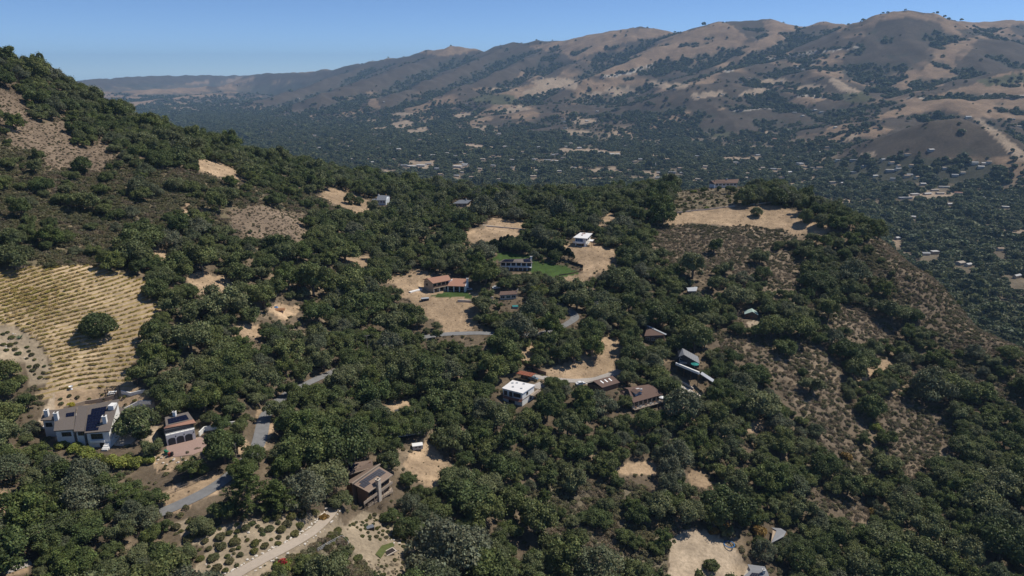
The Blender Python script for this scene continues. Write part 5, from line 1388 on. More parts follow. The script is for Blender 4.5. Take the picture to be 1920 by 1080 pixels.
slab('balcony', [a0 + nf * 1.7, a1 + nf * 1.7, a1 - nf * .02, a0 - nf * .02], 0.28, M['redwood'], h.root)
h.railing([a0, a0 + nf * 1.65, a1 + nf * 1.65, a1], 2.8, 1.0, M['redwood'], 0.45, r=0.06)
for u, v in ((.35, .35), (.3, .8), (.72, .38), (.58, .85), (.15, .7)):
    p = h.on_roof(r, u, v); boxes('roof_vent', [(p[0] - .45, p[0] + .45, p[1] - .4, p[1] + .4, p[2] - .05, p[2] + .3)], M['palegrey'], h.root)
es = (r[2] - r[1]) / np.linalg.norm(r[2] - r[1]); ns = np.array([es[1], -es[0], 0])
a0 = np.array([*w[1], 3.0]) + es * (Ls * .62); a1 = np.array([*w[2], 3.0]) + es * 3.0
slab('side_deck', [a0 + ns * 1.8, a1 + ns * 1.8, a1 - ns * .02, a0], 0.25, M['deck'], h.root); h.railing([a0 + ns * 1.7, a1 + ns * 1.7], 3.0, 1.0, M['deck'], 0.9)

# --- carport with rust roof
h = House('carport', 'carport', 'open carport with a rust-red sheet roof behind the white flat-roofed house', 'carport')
W = h.W
r = [W(967.9, 700, 2.8), W(995.8, 706, 2.8), W(1004.6, 700, 3.3), W(975.8, 694.8, 3.3)]
h.roof(r, M['rust'], 0.14)
for u, v in ((.05, .1), (.5, .1), (.95, .1), (.05, .9), (.5, .9), (.95, .9)):
    p = h.on_roof(r, u, v); bars('post', [((p[0], p[1], -1.0), (p[0], p[1], p[2] - .12), .08, .08)], M['deck'], h.root)
h.panel('back_wall', r[3], r[2], 0.3, 6.0, -0.8, 2.6, M['brownwall'], 0.1)
for k in range(6):
    a = h.on_roof(r, (k + .5) / 6, 0, .06); b = h.on_roof(r, (k + .5) / 6, 1, .06); bars('roof_seam', [(a, b, .05, .05)], M['rust'], h.root)

# --- brown garage with three skylights
h = House('skylight_garage', 'skylights', 'long brown-roofed garage with three pale skylights beside a gravel drive', 'garage')
W = h.W
r = [W(1129.4, 726.8, 2.7), W(1162.5, 717, 2.7), W(1148.4, 704.2, 5.0), W(1111.8, 714, 5.0)]
nb = (r[3] - r[0]); nb[2] = 0; nb2 = nb
rb = [r[3], r[2], r[2] + nb * 0.75 - np.array([0, 0, 1.8]), r[3] + nb * 0.75 - np.array([0, 0, 1.8])]
h.roof(r, M['brownroof'], .2); h.roof(rb, M['brownroof'], .2)
h.walls([r[0], r[1], rb[2], rb[3]], M['brownwall'], d=.4, gap=.2)
for u in (.28, .5, .72):
    q = [h.on_roof(r, u - .03, .42, .1), h.on_roof(r, u + .03, .42, .1), h.on_roof(r, u + .03, .78, .1), h.on_roof(r, u - .03, .78, .1)]
    slab('skylight', q, .1, M['white'], h.root)

# --- brown house with dormer and deck
h = House('dormer_house', 'dormer', 'brown-roofed house with a small dormer and furnished deck above the oaks')
W = h.W
r = [W(1187.3, 755, 5.0), W(1243, 739.3, 5.0), W(1224.9, 723.4, 7.8), W(1178, 730, 7.8)]
nb = (r[3] - r[0]); nb[2] = 0
rb = [r[3], r[2], r[2] + nb * .8 - np.array([0, 0, 2.2]), r[3] + nb * .8 - np.array([0, 0, 2.2])]
h.roof(r, M['brownroof']); h.roof(rb, M['brownroof'])
w = h.walls([r[0], r[1], rb[2], rb[3]], M['cream'], d=.8, zb=-4, top=4.65)
V = []
for q in (r, ):
    pass
h.roof([W(1158, 737, 4.6), W(1176, 743, 4.6), W(1184, 733, 6.2), W(1166, 731, 6.2)], M['brownroof'])
Lw = float(np.linalg.norm(w[1] - w[0]))
for k in range(6):
    h.window(w[0], w[1], .4 + k * Lw / 6, (k + 1) * Lw / 6 - .3, 2.5, 4.4, M['frame'], .1, 1)
ed = (r[1] - r[0]) / np.linalg.norm(r[1] - r[0]); ndv = np.array([ed[1], -ed[0], 0])
# gable ends
for a, b, c in ((r[0], r[3], rb[3]), (r[1], r[2], rb[2])):
    m = -ndv * 0; cen = (a + c) / 2; inn = ed * (0.75 if a is r[0] else -0.75)
    V = [a + inn - ndv * .8 - np.array([0, 0, .45]), c + inn + ndv * .8 - np.array([0, 0, .45]), b + inn - np.array([0, 0, .32])]
    V2 = [v + inn * .2 for v in V]
    link('gable', poly_mesh('gable', V + V2, [(0, 1, 2), (5, 4, 3), (0, 3, 4, 1), (1, 4, 5, 2), (2, 5, 3, 0)], M['cream']), h.root)
# dormer
dp = h.on_roof(r, .27, .42); bk = -ndv
dl, dr2 = dp - ed * 1.7 , dp + ed * 1.7
ztop = dp[2] + 1.25
dm = slab('dormer', [np.array([*(dl[:2]), ztop]), np.array([*(dr2[:2]), ztop]), np.array([*((dr2 + bk * 3)[:2]), ztop]), np.array([*((dl + bk * 3)[:2]), ztop])], 2.2, M['bluewall'], h.root)
ap0 = np.array([*(dp + ndv * .5)[:2], ztop + .9]); ap1 = np.array([*(dp + bk * 3.6)[:2], ztop + .9])
dl0, dl1 = np.array([*(dl - ed * .4 + ndv * .5)[:2], ztop + .05]), np.array([*(dl - ed * .4 + bk * 3.6)[:2], ztop + .05])
dr0, dr1 = np.array([*(dr2 + ed * .4 + ndv * .5)[:2], ztop + .05]), np.array([*(dr2 + ed * .4 + bk * 3.6)[:2], ztop + .05])
slab('dormer_roof', [[dl0, ap0, ap1, dl1], [ap0, dr0, dr1, ap1]], .15, M['brownroof'], dm)
wn_ = h.window(dl, dr2, .9, 2.5, dp[2] + .2, ztop - .15, M['white'], .1, 1)
h.chimney(h.on_roof(r, .42, .72), .45, 1.0, M['stucco'])
for k in (.3, .36): 
    q = h.on_roof(r, k, .93); boxes('skylight', [(q[0] - .5, q[0] + .5, q[1] - .35, q[1] + .35, q[2], q[2] + .25)], M['white'], h.root)
a0, a1 = r[0] + ndv * 1.6, r[1] + ndv * 1.6
a0 = np.array([a0[0], a0[1], 2.0]); a1 = np.array([a1[0], a1[1], 2.0])
slab('deck', [a0, a1, a1 - ndv * 2.6, a0 - ndv * 2.6], .3, M['deck'], h.root)
h.railing([a0 - ndv * 2.4, a0, a1, a1 - ndv * 2.4], 2.0, 1.0, M['palegrey'], .6, r=.05)
for t in (.02, .25, .5, .75, .98):
    p = a0 * (1 - t) + a1 * t; bars('deck_post', [((p[0], p[1], -4), (p[0], p[1], 1.8), .12, .12)], M['deck'], h.root)
GDECK = (h.g + a0, h.g + a1, ndv)

# --- dark gabled house with the white deck edge
h = House('dark_gabled_house', 'gabled', 'dark gabled house with grey metal roof and a long white deck edge')
W = h.W
A0 = W(1282.5, 665, 11.2); A1 = W(1279.5, 652.8, 11.2); Rr0 = W(1312, 682, 8.4); Rr1 = W(1309, 668.5, 8.4); Ll0 = W(1272, 669, 9.2); Ll1 = W(1276, 656, 9.2)
h.roof([A0, Rr0, Rr1, A1], M['greyroof'], .22); h.roof([Ll0, A0, A1, Ll1], M['greyroof'], .22)
for k in range(7):
    t = (k + .5) / 7; a = A0 * (1 - t) + Rr0 * t; b = A1 * (1 - t) + Rr1 * t; bars('roof_seam', [(a + up, b + up, .05, .05)], M['greyroof'], h.root)
bk_ = (A1 - A0); bk_[2] = 0; bk_ /= np.linalg.norm(bk_)
def V5(o): return [Ll0 + bk_ * o + np.array([.3, 0, -.3]), A0 + bk_ * o - np.array([0, 0, .3]), Rr0 + bk_ * o + np.array([-.3, 0, -.3]), np.array([Rr0[0] - .3, Rr0[1], -3]) + bk_ * o, np.array([Ll0[0] + .3, Ll0[1], -3]) + bk_ * o]
Lb = float(np.linalg.norm((A1 - A0)[:2]))
F5 = [(0, 1, 2, 3, 4), (9, 8, 7, 6, 5)] + [(i, 5 + i, 5 + (i + 1) % 5, (i + 1) % 5) for i in range(5)]
link('wall', poly_mesh('wall', V5(.9) + V5(Lb - .4), F5, M['darkwall']), h.root)  # near-black siding colour that also holds the shade on the gable front
f0, f1 = Ll0 + bk_ * .88, Rr0 + bk_ * .88
LL = float(np.linalg.norm((f1 - f0)[:2]))
h.window(f0, f1, .8, 2.0, 7.2, 8.6, M['white'], .1, 0); h.window(f0, f1, 2.6, 3.8, 7.2, 8.6, M['white'], .1, 0); h.window(f0, f1, 5.0, LL - 1.2, 5.6, 7.8, M['frame'], .1, 3)
d0, d1 = W(1268.3, 682, 6.2), W(1312, 700, 6.2); bkd = bk_ * 5.0
slab('deck', [d0, d1, d1 + bkd, d0 + bkd], .3, M['deck'], h.root)
dd_ = (d1 - d0); dd_ /= np.linalg.norm(dd_); dn = np.array([dd_[1], -dd_[0], 0])
slab('deck_edge', [d0 + dn * .8 + np.array([0, 0, .75]), d1 + dn * .8 + np.array([0, 0, .75]), d1 - dn * .02 + np.array([0, 0, .75]), d0 - dn * .02 + np.array([0, 0, .75])], 1.15, M['white'], h.root)
for t in (.05, .35, .65, .95):
    p = d0 * (1 - t) + d1 * t + bk_ * .3; bars('deck_post', [((p[0], p[1], -5), (p[0], p[1], 5.9), .16, .16)], M['brownwall'], h.root)
slab('lower_wall', [d0 + bk_ * 2.5, d1 + bk_ * 2.5, d1 + bkd * 1.2, d0 + bkd * 1.2], .2, M['brownwall'], h.root)
s0, s1 = W(1313, 701, 5.0), W(1336, 716, 4.0)
slab('ramp', [s0, s1, s1 + np.array([1.5, 2.5, 0]), s0 + np.array([1.5, 2.5, 0])], .3, M['palegrey'], h.root)
q = W(1277, 684, 6.2); boxes('roof_hatch', [(q[0] - .5, q[0] + 3.6, q[1] + .8, q[1] + 2.8, 6.2, 7.3)], M['greyroof'], h.root)
HDECK = h.g + W(1303.5, 694, 6.2) + bk_ * 2.6

# --- terracotta villa
h = House('villa', 'villa', 'L-shaped tan villa with terracotta tile roofs above a small oval lawn')
W = h.W
r1 = [W(811.8, 531.5, 5.6), W(846, 524.8, 5.6), W(840.5, 515.5, 7.6), W(800.6, 521.6, 7.6)]
nb = r1[3] - r1[0]; nb[2] = 0
rb = [r1[3], r1[2], r1[2] + nb * .8 - np.array([0, 0, 1.7]), r1[3] + nb * .8 - np.array([0, 0, 1.7])]
h.roof(r1, M['terracotta'], .25); h.roof(rb, M['terracotta'], .25)
w = h.walls([r1[0] - nb * -.12, r1[1] - nb * -.12, rb[2], rb[3]], M['tanwall'], d=.45, top=5.2)
Lw = float(np.linalg.norm(w[1] - w[0]))
ev = (r1[1] - r1[0]) / np.linalg.norm(r1[1] - r1[0]); nv_ = np.array([ev[1], -ev[0], 0])
inn = ev * .5
V = [r1[0] + inn - nv_ * .6 - np.array([0, 0, .4]), rb[3] + inn + nv_ * .4 - np.array([0, 0, .3]), r1[3] + inn - np.array([0, 0, .28])]; V2 = [v + ev * .25 for v in V]
link('gable', poly_mesh('gable', V + V2, [(0, 1, 2), (5, 4, 3), (0, 3, 4, 1), (1, 4, 5, 2), (2, 5, 3, 0)], M['tanwall']), h.root)
for k in range(4): h.window(w[0], w[1], .5 + k * Lw / 4, (k + 1) * Lw / 4 - .3, 3.2, 4.9, M['frame'], .1, 1)
for k in range(3): h.window(w[0], w[1], .7 + k * Lw / 3, (k + 1) * Lw / 3 - .7, .3, 2.3, M['frame'], .1, 1)
h.window(w[3], w[0], 2.0, 3.6, 3.0, 4.4, M['frame'], .1, 0)
bl, br = np.array([*w[0], 2.7]), np.array([*w[1], 2.7])
slab('balcony', [bl + nv_ * 1.5, br + nv_ * 1.5, br - nv_ * .02, bl - nv_ * .02], .25, M['tanwall'], h.root); h.railing([bl + nv_ * 1.4, br + nv_ * 1.4], 2.7, .95, M['redwood'], .5, r=.05)
for t in (0.0, .33, .66, 1.0):
    p = bl * (1 - t) + br * t + nv_ * 1.35; bars('pillar', [((p[0], p[1], -1), (p[0], p[1], 2.5), .2, .2)], M['stucco'], h.root)
r2 = [W(838.2, 536, 3.4), W(872, 537, 3.4), W(877, 523.2, 5.4), W(847, 521.8, 5.4)]
nb = r2[3] - r2[0]; nb[2] = 0
rb2 = [r2[3], r2[2], r2[2] + nb * .5 - np.array([0, 0, 1.2]), r2[3] + nb * .5 - np.array([0, 0, 1.2])]
h.roof(r2, M['terracotta'], .25); h.roof(rb2, M['terracotta'], .25)
e2 = (r2[1] - r2[0]) / np.linalg.norm(r2[1] - r2[0]); n2 = np.array([e2[1], -e2[0], 0])
w2 = h.walls([r2[0] - n2 * 2.2, r2[1] - n2 * 2.2, rb2[2], rb2[3]], M['tanwall'], d=.2, top=3.1)
L2 = float(np.linalg.norm(w2[1] - w2[0]))
for k in range(3): h.window(w2[0], w2[1], .4 + k * L2 / 3, (k + 1) * L2 / 3 - .4, .2, 2.4, M['frame'], .1, 1)
for t in (.04, .36, .68, .96):
    p = r2[0] * (1 - t) + r2[1] * t - n2 * .35; boxes('pillar', [(p[0] - .25, p[0] + .25, p[1] - .25, p[1] + .25, -1, 3.1)], M['stucco'], h.root)
q = r2[1] + e2 * .1
slab('end_wall', [r2[1] + e2 * .35 + up * 6, r2[2] + e2 * .35 + up * 6, r2[2] + up * 6, r2[1] + up * 6], 5.5, M['stucco'], h.root)
h.chimney(np.array([*(r2[2] + e2 * .8 - nb * .4)[:2], 4.6]), .5, 2.2, M['stucco'], 5)
sw = [W(841, 526.2, 5.4), W(848, 524.2, 5.4)]
slab('side_wall', [sw[0], sw[1], sw[1] + np.array([0, 1.2, 0]), sw[0] + np.array([0, 1.2, 0])], 2.6, M['stucco'], h.root)

# --- house on the lawn
h = House('lawn_house', 'lawnhouse', 'long two-storey house with dark glazing, balcony and white chimney on a green lawn')
W = h.W
r = [W(934, 491.5, 5.2), W(999.5, 493, 5.2), W(994, 484.5, 6.6), W(944, 486, 6.6)]
nb = r[3] - r[0]; nb[2] = 0
ez = (r[1] - r[0]) / np.linalg.norm(r[1] - r[0]); nz_ = np.array([ez[1], -ez[0], 0])
rb = [r[3], r[2], r[2] - nz_ * 4 - np.array([0, 0, 1.2]), r[3] - nz_ * 4 - np.array([0, 0, 1.2])]
h.roof(r, M['shingle'], .25); h.roof(rb, M['shingle'], .25)
w = h.walls([r[0], r[1], rb[2], rb[3]], M['stucco'], d=.8, top=4.9)
Lw = float(np.linalg.norm(w[1] - w[0]))
for k in range(6): h.window(w[0], w[1], .5 + k * Lw / 6, (k + 1) * Lw / 6 - .25, 2.8, 4.7, M['frame'], .1, 1)
for k in range(7): h.window(w[0], w[1], .4 + k * Lw / 7, (k + 1) * Lw / 7 - .2, .1, 2.0, M['frame'], .1, 1)
b0, b1_ = np.array([*w[0], 2.4]) + ez * 5, np.array([*w[1], 2.4])
slab('balcony', [b0 + nz_ * 1.5, b1_ + nz_ * 1.5, b1_, b0], .25, M['stucco'], h.root); h.railing([b0 + nz_ * 1.4, b1_ + nz_ * 1.4], 2.4, .9, M['white'], .7, r=.05)
h.panels(r, .08, .42, .15, .85, 5, 2); h.panels(r, .74, .96, .15, .85, 4, 2)
h.chimney(np.array([*(r[2] + ez * .6)[:2], 5.6]), .55, 2.2, M['stucco'], 5)

# --- white box on the knoll
h = House('white_box_house', 'whitebox', 'white flat-roofed box house with curved balcony on the bare dirt knoll')
W = h.W
r = [W(1074.5, 445.2, 6.0), W(1101, 447.3, 6.0), W(1111, 437.3, 6.0), W(1088, 436, 6.0)]
h.roof(r, M['whiteroof'], .35)
w = h.walls(r, M['stucco'], d=1.1, gap=.35)
Lf = float(np.linalg.norm(w[1] - w[0])); M['skyglass'] = mat('blue_glass', (.05, .10, .20), .1, .1, 1, spec=.6)
h.window(w[0], w[1], .3, Lf - 2.0, 3.2, 5.3, M['white'], .1, 3, M['skyglass']); h.window(w[0], w[1], 1.0, Lf - 1.2, .3, 2.2, M['redwood'], .1, 2)
h.window(w[1], w[2], 2.0, 4.0, 3.4, 5.0, M['frame'], .1, 0); h.window(w[1], w[2], 6.0, 9.0, 3.4, 5.0, M['frame'], .1, 1)
e_ = (r[1] - r[0]) / np.linalg.norm(r[1] - r[0]); n_ = np.array([e_[1], -e_[0], 0])
c0 = np.array([*w[0], 2.7]) - e_ * 1.2; arc = [c0 + e_ * (Lf - .6) * t + n_ * (2.6 * math.sin(math.pi * min(t * .62 + .2, 1))) for t in np.linspace(0, 1, 9)]
slab('balcony', arc + [np.array([*w[1], 2.7]) - e_ * 1.6, np.array([*w[0], 2.7]) - e_ * 1.2 - n_ * .5], .3, M['stucco'], h.root)
for a, b in zip(arc[:-1], arc[1:]):
    slab('parapet', [a + n_ * .1 + np.array([0, 0, .85]), b + n_ * .1 + np.array([0, 0, .85]), b - n_ * .06 + np.array([0, 0, .85]), a - n_ * .06 + np.array([0, 0, .85])], .85, M['stucco'], h.root)
for u, v in ((.35, .75), (.45, .8), (.4, .5)):
    p = h.on_roof(r, u, v); boxes('roof_vent', [(p[0] - .6, p[0] + .6, p[1] - .5, p[1] + .5, p[2] - .05, p[2] + .35)], M['redwood'], h.root)
wg = [r[1] + np.array([0, 0, -2.2]), r[1] + e_ * 2.8 + np.array([0, 0, -2.2])]
slab('side_porch', [wg[0] + n_ * -3, wg[1] + n_ * -3, wg[1] + n_ * -8, wg[0] + n_ * -8], .3, M['stucco'], h.root)
for t in (-3.3, -7.6): bars('pillar', [((*(wg[1] + n_ * t - e_ * .3)[:2], -1), (*(wg[1] + n_ * t - e_ * .3)[:2], 3.6), .18, .18)], M['redwood'], h.root)

def simple_house(name, site_name, label, front, ridge, zf, zr, roofm, wallm, back=.8, d=.5, cat='house', zb=-3, chim=None, wins=3, bz=None):
    """gabled house from its front slope: front eave (left, right) and ridge (right, left) as photo points"""
    global h
    h = House(name, site_name, label, cat)
    r = [h.W(*front[0], zf), h.W(*front[1], zf), h.W(*ridge[0], zr), h.W(*ridge[1], zr)]
    nb = r[3] - r[0]; nb[2] = 0; ee = (r[1] - r[0]) / np.linalg.norm(r[1] - r[0]); nn_ = np.array([ee[1], -ee[0], 0])
    k = max(np.linalg.norm(nb) * back, 2.0)
    rb = [r[3], r[2], r[2] - nn_ * k - np.array([0, 0, (zr - zf) * back]), r[3] - nn_ * k - np.array([0, 0, (zr - zf) * back])]
    h.roof(r, roofm, .22); h.roof(rb, roofm, .22)
    w = h.walls([r[0], r[1], rb[2], rb[3]], wallm, d=d, gap=.24, zb=zb, top=min(zf, rb[3][2]) - .25)
    L = float(np.linalg.norm(w[1] - w[0]))
    for a, b, c in ((r[0], r[3], rb[3]), (r[1], r[2], rb[2])):
        s_ = 1 if a is r[0] else -1; inn = ee * (d + .05) * s_
        V = [a + inn - nn_ * d - np.array([0, 0, .35]), c + inn + nn_ * d - np.array([0, 0, .35]), b + inn - np.array([0, 0, .26])]; V2 = [v + ee * .2 * s_ for v in V]
        link('gable', poly_mesh('gable', V + V2, [(0, 1, 2), (5, 4, 3), (0, 3, 4, 1), (1, 4, 5, 2), (2, 5, 3, 0)], wallm), h.root)
    for q in range(wins):
        h.window(w[0], w[1], .4 + q * L / wins, (q + 1) * L / wins - .4, zf - 2.2, zf - .6, M['white'], .1, 1)
    if chim is not None: h.chimney(h.on_roof(r, chim, .9), .4, 1.2, M['stucco'])
    return h
simple_house('cottage', 'cottage', 'pale blue cottage with a blue-grey roof at the ridge clearing', [(705, 375.2), (724, 375.6)], [(725.5, 367), (708.5, 366)], 4.2, 6.2, M['blueroof'], M['bluewall'], chim=.1)
h.roof([h.W(696, 376.5, 3.0), h.W(706, 377, 3.0), h.W(708, 372.5, 3.9), h.W(699, 372.5, 3.9)], M['blueroof'], .2, 'wing_roof'); h.walls([h.W(696, 376.5, 3.0), h.W(706, 377, 3.0), h.W(708, 372.5, 3.9), h.W(699, 372.5, 3.9)], M['bluewall'], name='wing_wall')
simple_house('dark_roof_house', 'darkroof', 'low house with a dark slate-grey roof sunk among ridge oaks', [(848.5, 381.5), (876, 381.5)], [(884, 375.2), (862, 374.6)], 4.2, 6.0, M['blueroof'], M['tanwall'], chim=.6)
simple_house('walled_house', 'walled', 'long white house with low red-brown roof on the garden knoll', [(1340, 343.8), (1383, 343)], [(1386, 335.5), (1340, 337.2)], 4.3, 7.0, M['brownroof'], M['stucco'], chim=.5, wins=6)
h.roof([h.W(1328.5, 343, 4.0), h.W(1341, 345.5, 4.0), h.W(1344, 338, 6.2), h.W(1333, 338.6, 6.2)], M['brownroof'], .22, 'wing_roof'); h.walls([h.W(1328.5, 343, 4.0), h.W(1341, 345.5, 4.0), h.W(1344, 338, 6.2), h.W(1333, 338.6, 6.2)], M['bluewall'], name='wing_wall')
simple_house('brown_roof_house', 'brownroof', 'low cream house with flat brown roof behind the road oaks', [(935.5, 553.5), (970, 551.5)], [(969, 545), (938, 546.4)], 3.0, 4.2, M['brownroof'], M['cream'], back=.5)
bars('vent_pipe', [((5.2, 1.0, 0), (5.2, 1.0, 5.4), .12, .12), ((5.2, 1.0, 5.2), (6.0, 1.0, 5.3), .12, .12)], M['white'], h.root)
simple_house('red_roof_house', 'redroof', 'reddish-roofed house with pale ridge strip deep in the wood', [(1208, 630), (1241, 634)], [(1247.8, 628), (1214, 611.5)], 3.0, 5.0, M['brownroof'], M['brownwall'], back=.3)
a, b = h.W(1212, 611, 5.15), h.W(1247.8, 627.6, 5.15); slab('ridge_strip', [a, b, b + np.array([.9, .9, 0]), a + np.array([.9, .9, 0])], .12, M['palegrey'], h.root)
simple_house('shed', 'shed', 'small shed with a pale grey roof in the wood', [(1289.5, 546), (1306, 545.5)], [(1308, 538.6), (1288.5, 540.5)], 2.6, 3.4, M['palegrey'], M['brownwall'], back=.3, wins=1, cat='shed')
simple_house('hidden_house', 'hidden', 'dark-roofed house half hidden under oaks above the dry clearing', [(734, 788), (782, 779)], [(781, 764), (742, 771)], 3.4, 4.6, M['darkroof'], M['palegrey'], back=.5, wins=5)
a0, a1 = h.W(722, 822, 1.2), h.W(792, 812, 1.2); slab('deck', [a0, a1, a1 + np.array([0, 2.6, 0]), a0 + np.array([0, 2.6, 0])], .25, M['palegrey'], h.root); h.railing([a0, a1], 1.2, 1.0, M['white'], .6, r=.06)
simple_house('grey_flat_house', 'greyflat', 'small house with flat pale grey roof under oaks at the lower right', [(1446, 1018), (1469.5, 1006)], [(1474, 996.5), (1456, 995)], 3.0, 3.3, M['greyroof'], M['tanwall'], back=.3, wins=1)
simple_house('corner_house', 'corner', 'grey hip-roofed house cut by the bottom edge beside the pale dirt lot', [(1388, 1086), (1445, 1090)], [(1440, 1073.5), (1407, 1069)], 3.4, 4.6, M['greyroof'], M['cream'], back=.8, wins=3, chim=.75)
h.panels([h.W(1388, 1086, 3.4), h.W(1445, 1090, 3.4), h.W(1440, 1073.5, 4.6), h.W(1407, 1069, 4.6)], .2, .6, .2, .75, 4, 2)
# green-roofed cabin: gable front
h = House('cabin', 'cabin', 'red-brown cabin with pale green metal gable roof by a dirt patio', 'cabin')
W = h.W
A0, A1 = W(1411, 584.3, 4.3), W(1409.5, 578, 4.3); Rr0, Rr1 = W(1422.3, 591, 2.8), W(1420, 584.5, 2.8); Ll0, Ll1 = W(1396, 589, 2.8), W(1395, 583.2, 2.8)
h.roof([Ll0, A0, A1, Ll1], M['greenroof'], .15); h.roof([A0, Rr0, Rr1, A1], M['greenroof'], .15)
bk_ = (A1 - A0); bk_[2] = 0; Lb = np.linalg.norm(bk_); bk_ /= Lb
link('wall', poly_mesh('wall', V5(.6) + V5(Lb - .3), F5, M['brownwall']), h.root)
f0, f1 = Ll0 + bk_ * .58, Rr0 + bk_ * .58; LL = float(np.linalg.norm((f1 - f0)[:2]))
h.panel('door', f0, f1, LL * .45, LL * .45 + 1.1, -.1, 2.0, M['redwood'], .06); h.window(f0, f1, .9, 2.4, .9, 2.0, M['redwood'], .1, 1); h.window(f0, f1, LL - 2.6, LL - .9, .9, 2.0, M['redwood'], .1, 1)
# ------------------------------------------------------------------ patches of made ground
def patch(name, outline, material, lift=0.08, n=14, z=None):
    """paving or lawn draped on the ground, outline in photo points"""
    P = hit([p[0] for p in outline], [p[1] for p in outline])
    c = P.mean(0); V = []; F = []; m = len(P)
    # rings from the middle out
    K = 5; ring = []
    Q = []
    for a, b in zip(P, np.roll(P, -1, 0)):
        for t in np.linspace(0, 1, 5)[:-1]: Q.append(a * (1 - t) + b * t)
    Q = np.array(Q); m = len(Q)
    xy = [c[:2]]
    for k in range(1, K + 1): xy += list(c[:2] + (Q[:, :2] - c[:2]) * k / K)
    xy = np.array(xy); zz = ground(xy[:, 0], xy[:, 1]) + lift
    V = np.column_stack([xy, zz])
    for i in range(m): F.append((0, 1 + i, 1 + (i + 1) % m))
    for k in range(K - 1):
        for i in range(m): F.append((1 + k * m + i, 1 + (k + 1) * m + i, 1 + (k + 1) * m + (i + 1) % m, 1 + k * m + (i + 1) % m))
    me = bpy.data.meshes.new(name); me.from_pydata(V.tolist(), [], F); me.update(); me.materials.append(material)
    o = link(name, me); tag(o, kind='structure')
    if me.polygons[0].normal.z < 0: me.flip_normals()
    return o
M['lawn'] = mat('lawn_grass', (.045, .082, .022), .95, .2, .6)
patch('pavement', [(312, 837), (340, 829), (368, 821), (384, 818), (392, 826), (382, 845), (362, 853), (330, 857), (313, 855)], M['brick'])
patch('terrace', [(226, 770), (262, 757), (292, 772), (280, 800), (240, 838), (215, 836), (205, 812), (228, 792)], M['concrete'])
patch('terrace', [(1276, 722), (1290, 728), (1317, 744), (1306, 752), (1290, 744), (1275, 735)], M['concrete'])
patch('driveway', [(1000, 722), (1012, 716), (1023, 722), (1016, 730), (1003, 728)], M['gravel'])

def wall_line(name, pts, hgt, th, material, label, cat='wall', group=None, post=None):
    P = hit([p[0] for p in pts], [p[1] for p in pts])
    base = P[0].copy(); root = link(name, None, None, tuple(base)); tag(root, label, cat, group)
    k_ = 0
    for a, b in zip(P[:-1], P[1:]):
        d = (b - a)[:2]; L = np.linalg.norm(d); d = d / L; n = np.array([-d[1], d[0]]) * th / 2
        V = []; F = []
        A = a[:2] - base[:2]; B = b[:2] - base[:2]; za, zb_ = a[2] - base[2], b[2] - base[2]
        pts_ = [(*(A + n), za + hgt), (*(B + n), zb_ + hgt), (*(B - n), zb_ + hgt), (*(A - n), za + hgt)]
        V = pts_ + [(p[0], p[1], p[2] - hgt - 1.0) for p in pts_]
        F = [(0, 1, 2, 3), (7, 6, 5, 4)] + [(i, 4 + i, 4 + (i + 1) % 4, (i + 1) % 4) for i in range(4)]
        link('wall_section', poly_mesh('wall_section', V, F, material), root)
    return root
wall_line('terrace_wall', [(120, 768), (160, 757), (196, 751), (214, 746)], 1.1, .4, M['deck'], 'timber-faced terrace wall behind the white estate house')
wall_line('garden_wall', [(228, 737), (246, 741), (272, 735)], 1.0, .4, M['stucco'], 'low white wall between vineyard foot and terrace garden')
wall_line('garden_wall', [(232, 772), (262, 757), (284, 757)], 1.2, .5, M['stucco'], 'white garden wall uphill from the oak beside the garage')
wall_line('garden_wall', [(374, 818), (384, 808), (400, 806), (425, 800), (448, 797), (462, 791)], 1.6, .35, M['stucco'], 'long white wall running from the arched garage to the road')
wall_line('retaining_wall', [(858, 566), (880, 567), (905, 566), (925, 560)], 1.3, .6, M['stone'], 'rough stone retaining wall below the villa lawn')
wall_line('retaining_wall', [(1264, 711), (1285, 722), (1300, 731)], 1.0, .5, M['concrete'], 'pale retaining wall below the dark gabled house')
wall_line('retaining_wall', [(962, 676), (985, 684), (1012, 700), (1024, 704)], 1.8, .4, M['brownwall'], 'dark retaining wall behind the rust-roofed carport')
wall_line('garden_wall', [(1254, 401), (1300, 396), (1340, 392), (1378, 387)], .9, .35, M['stone'], 'pale wall along the garden edge of the far knoll')
wall_line('garden_wall', [(1402, 385), (1430, 382), (1458, 379)], .9, .35, M['stone'], 'pale wall right of the tall oak on the far knoll')
wall_line('garden_wall', [(912, 425), (940, 427), (970, 430), (990, 432)], .8, .4, M['stone'], 'pale wall along the upper dirt drive')
wall_line('screen_wall', [(768, 549), (790, 543)], .6, 1.6, M['stucco'], 'white slab beside the left end of the villa')

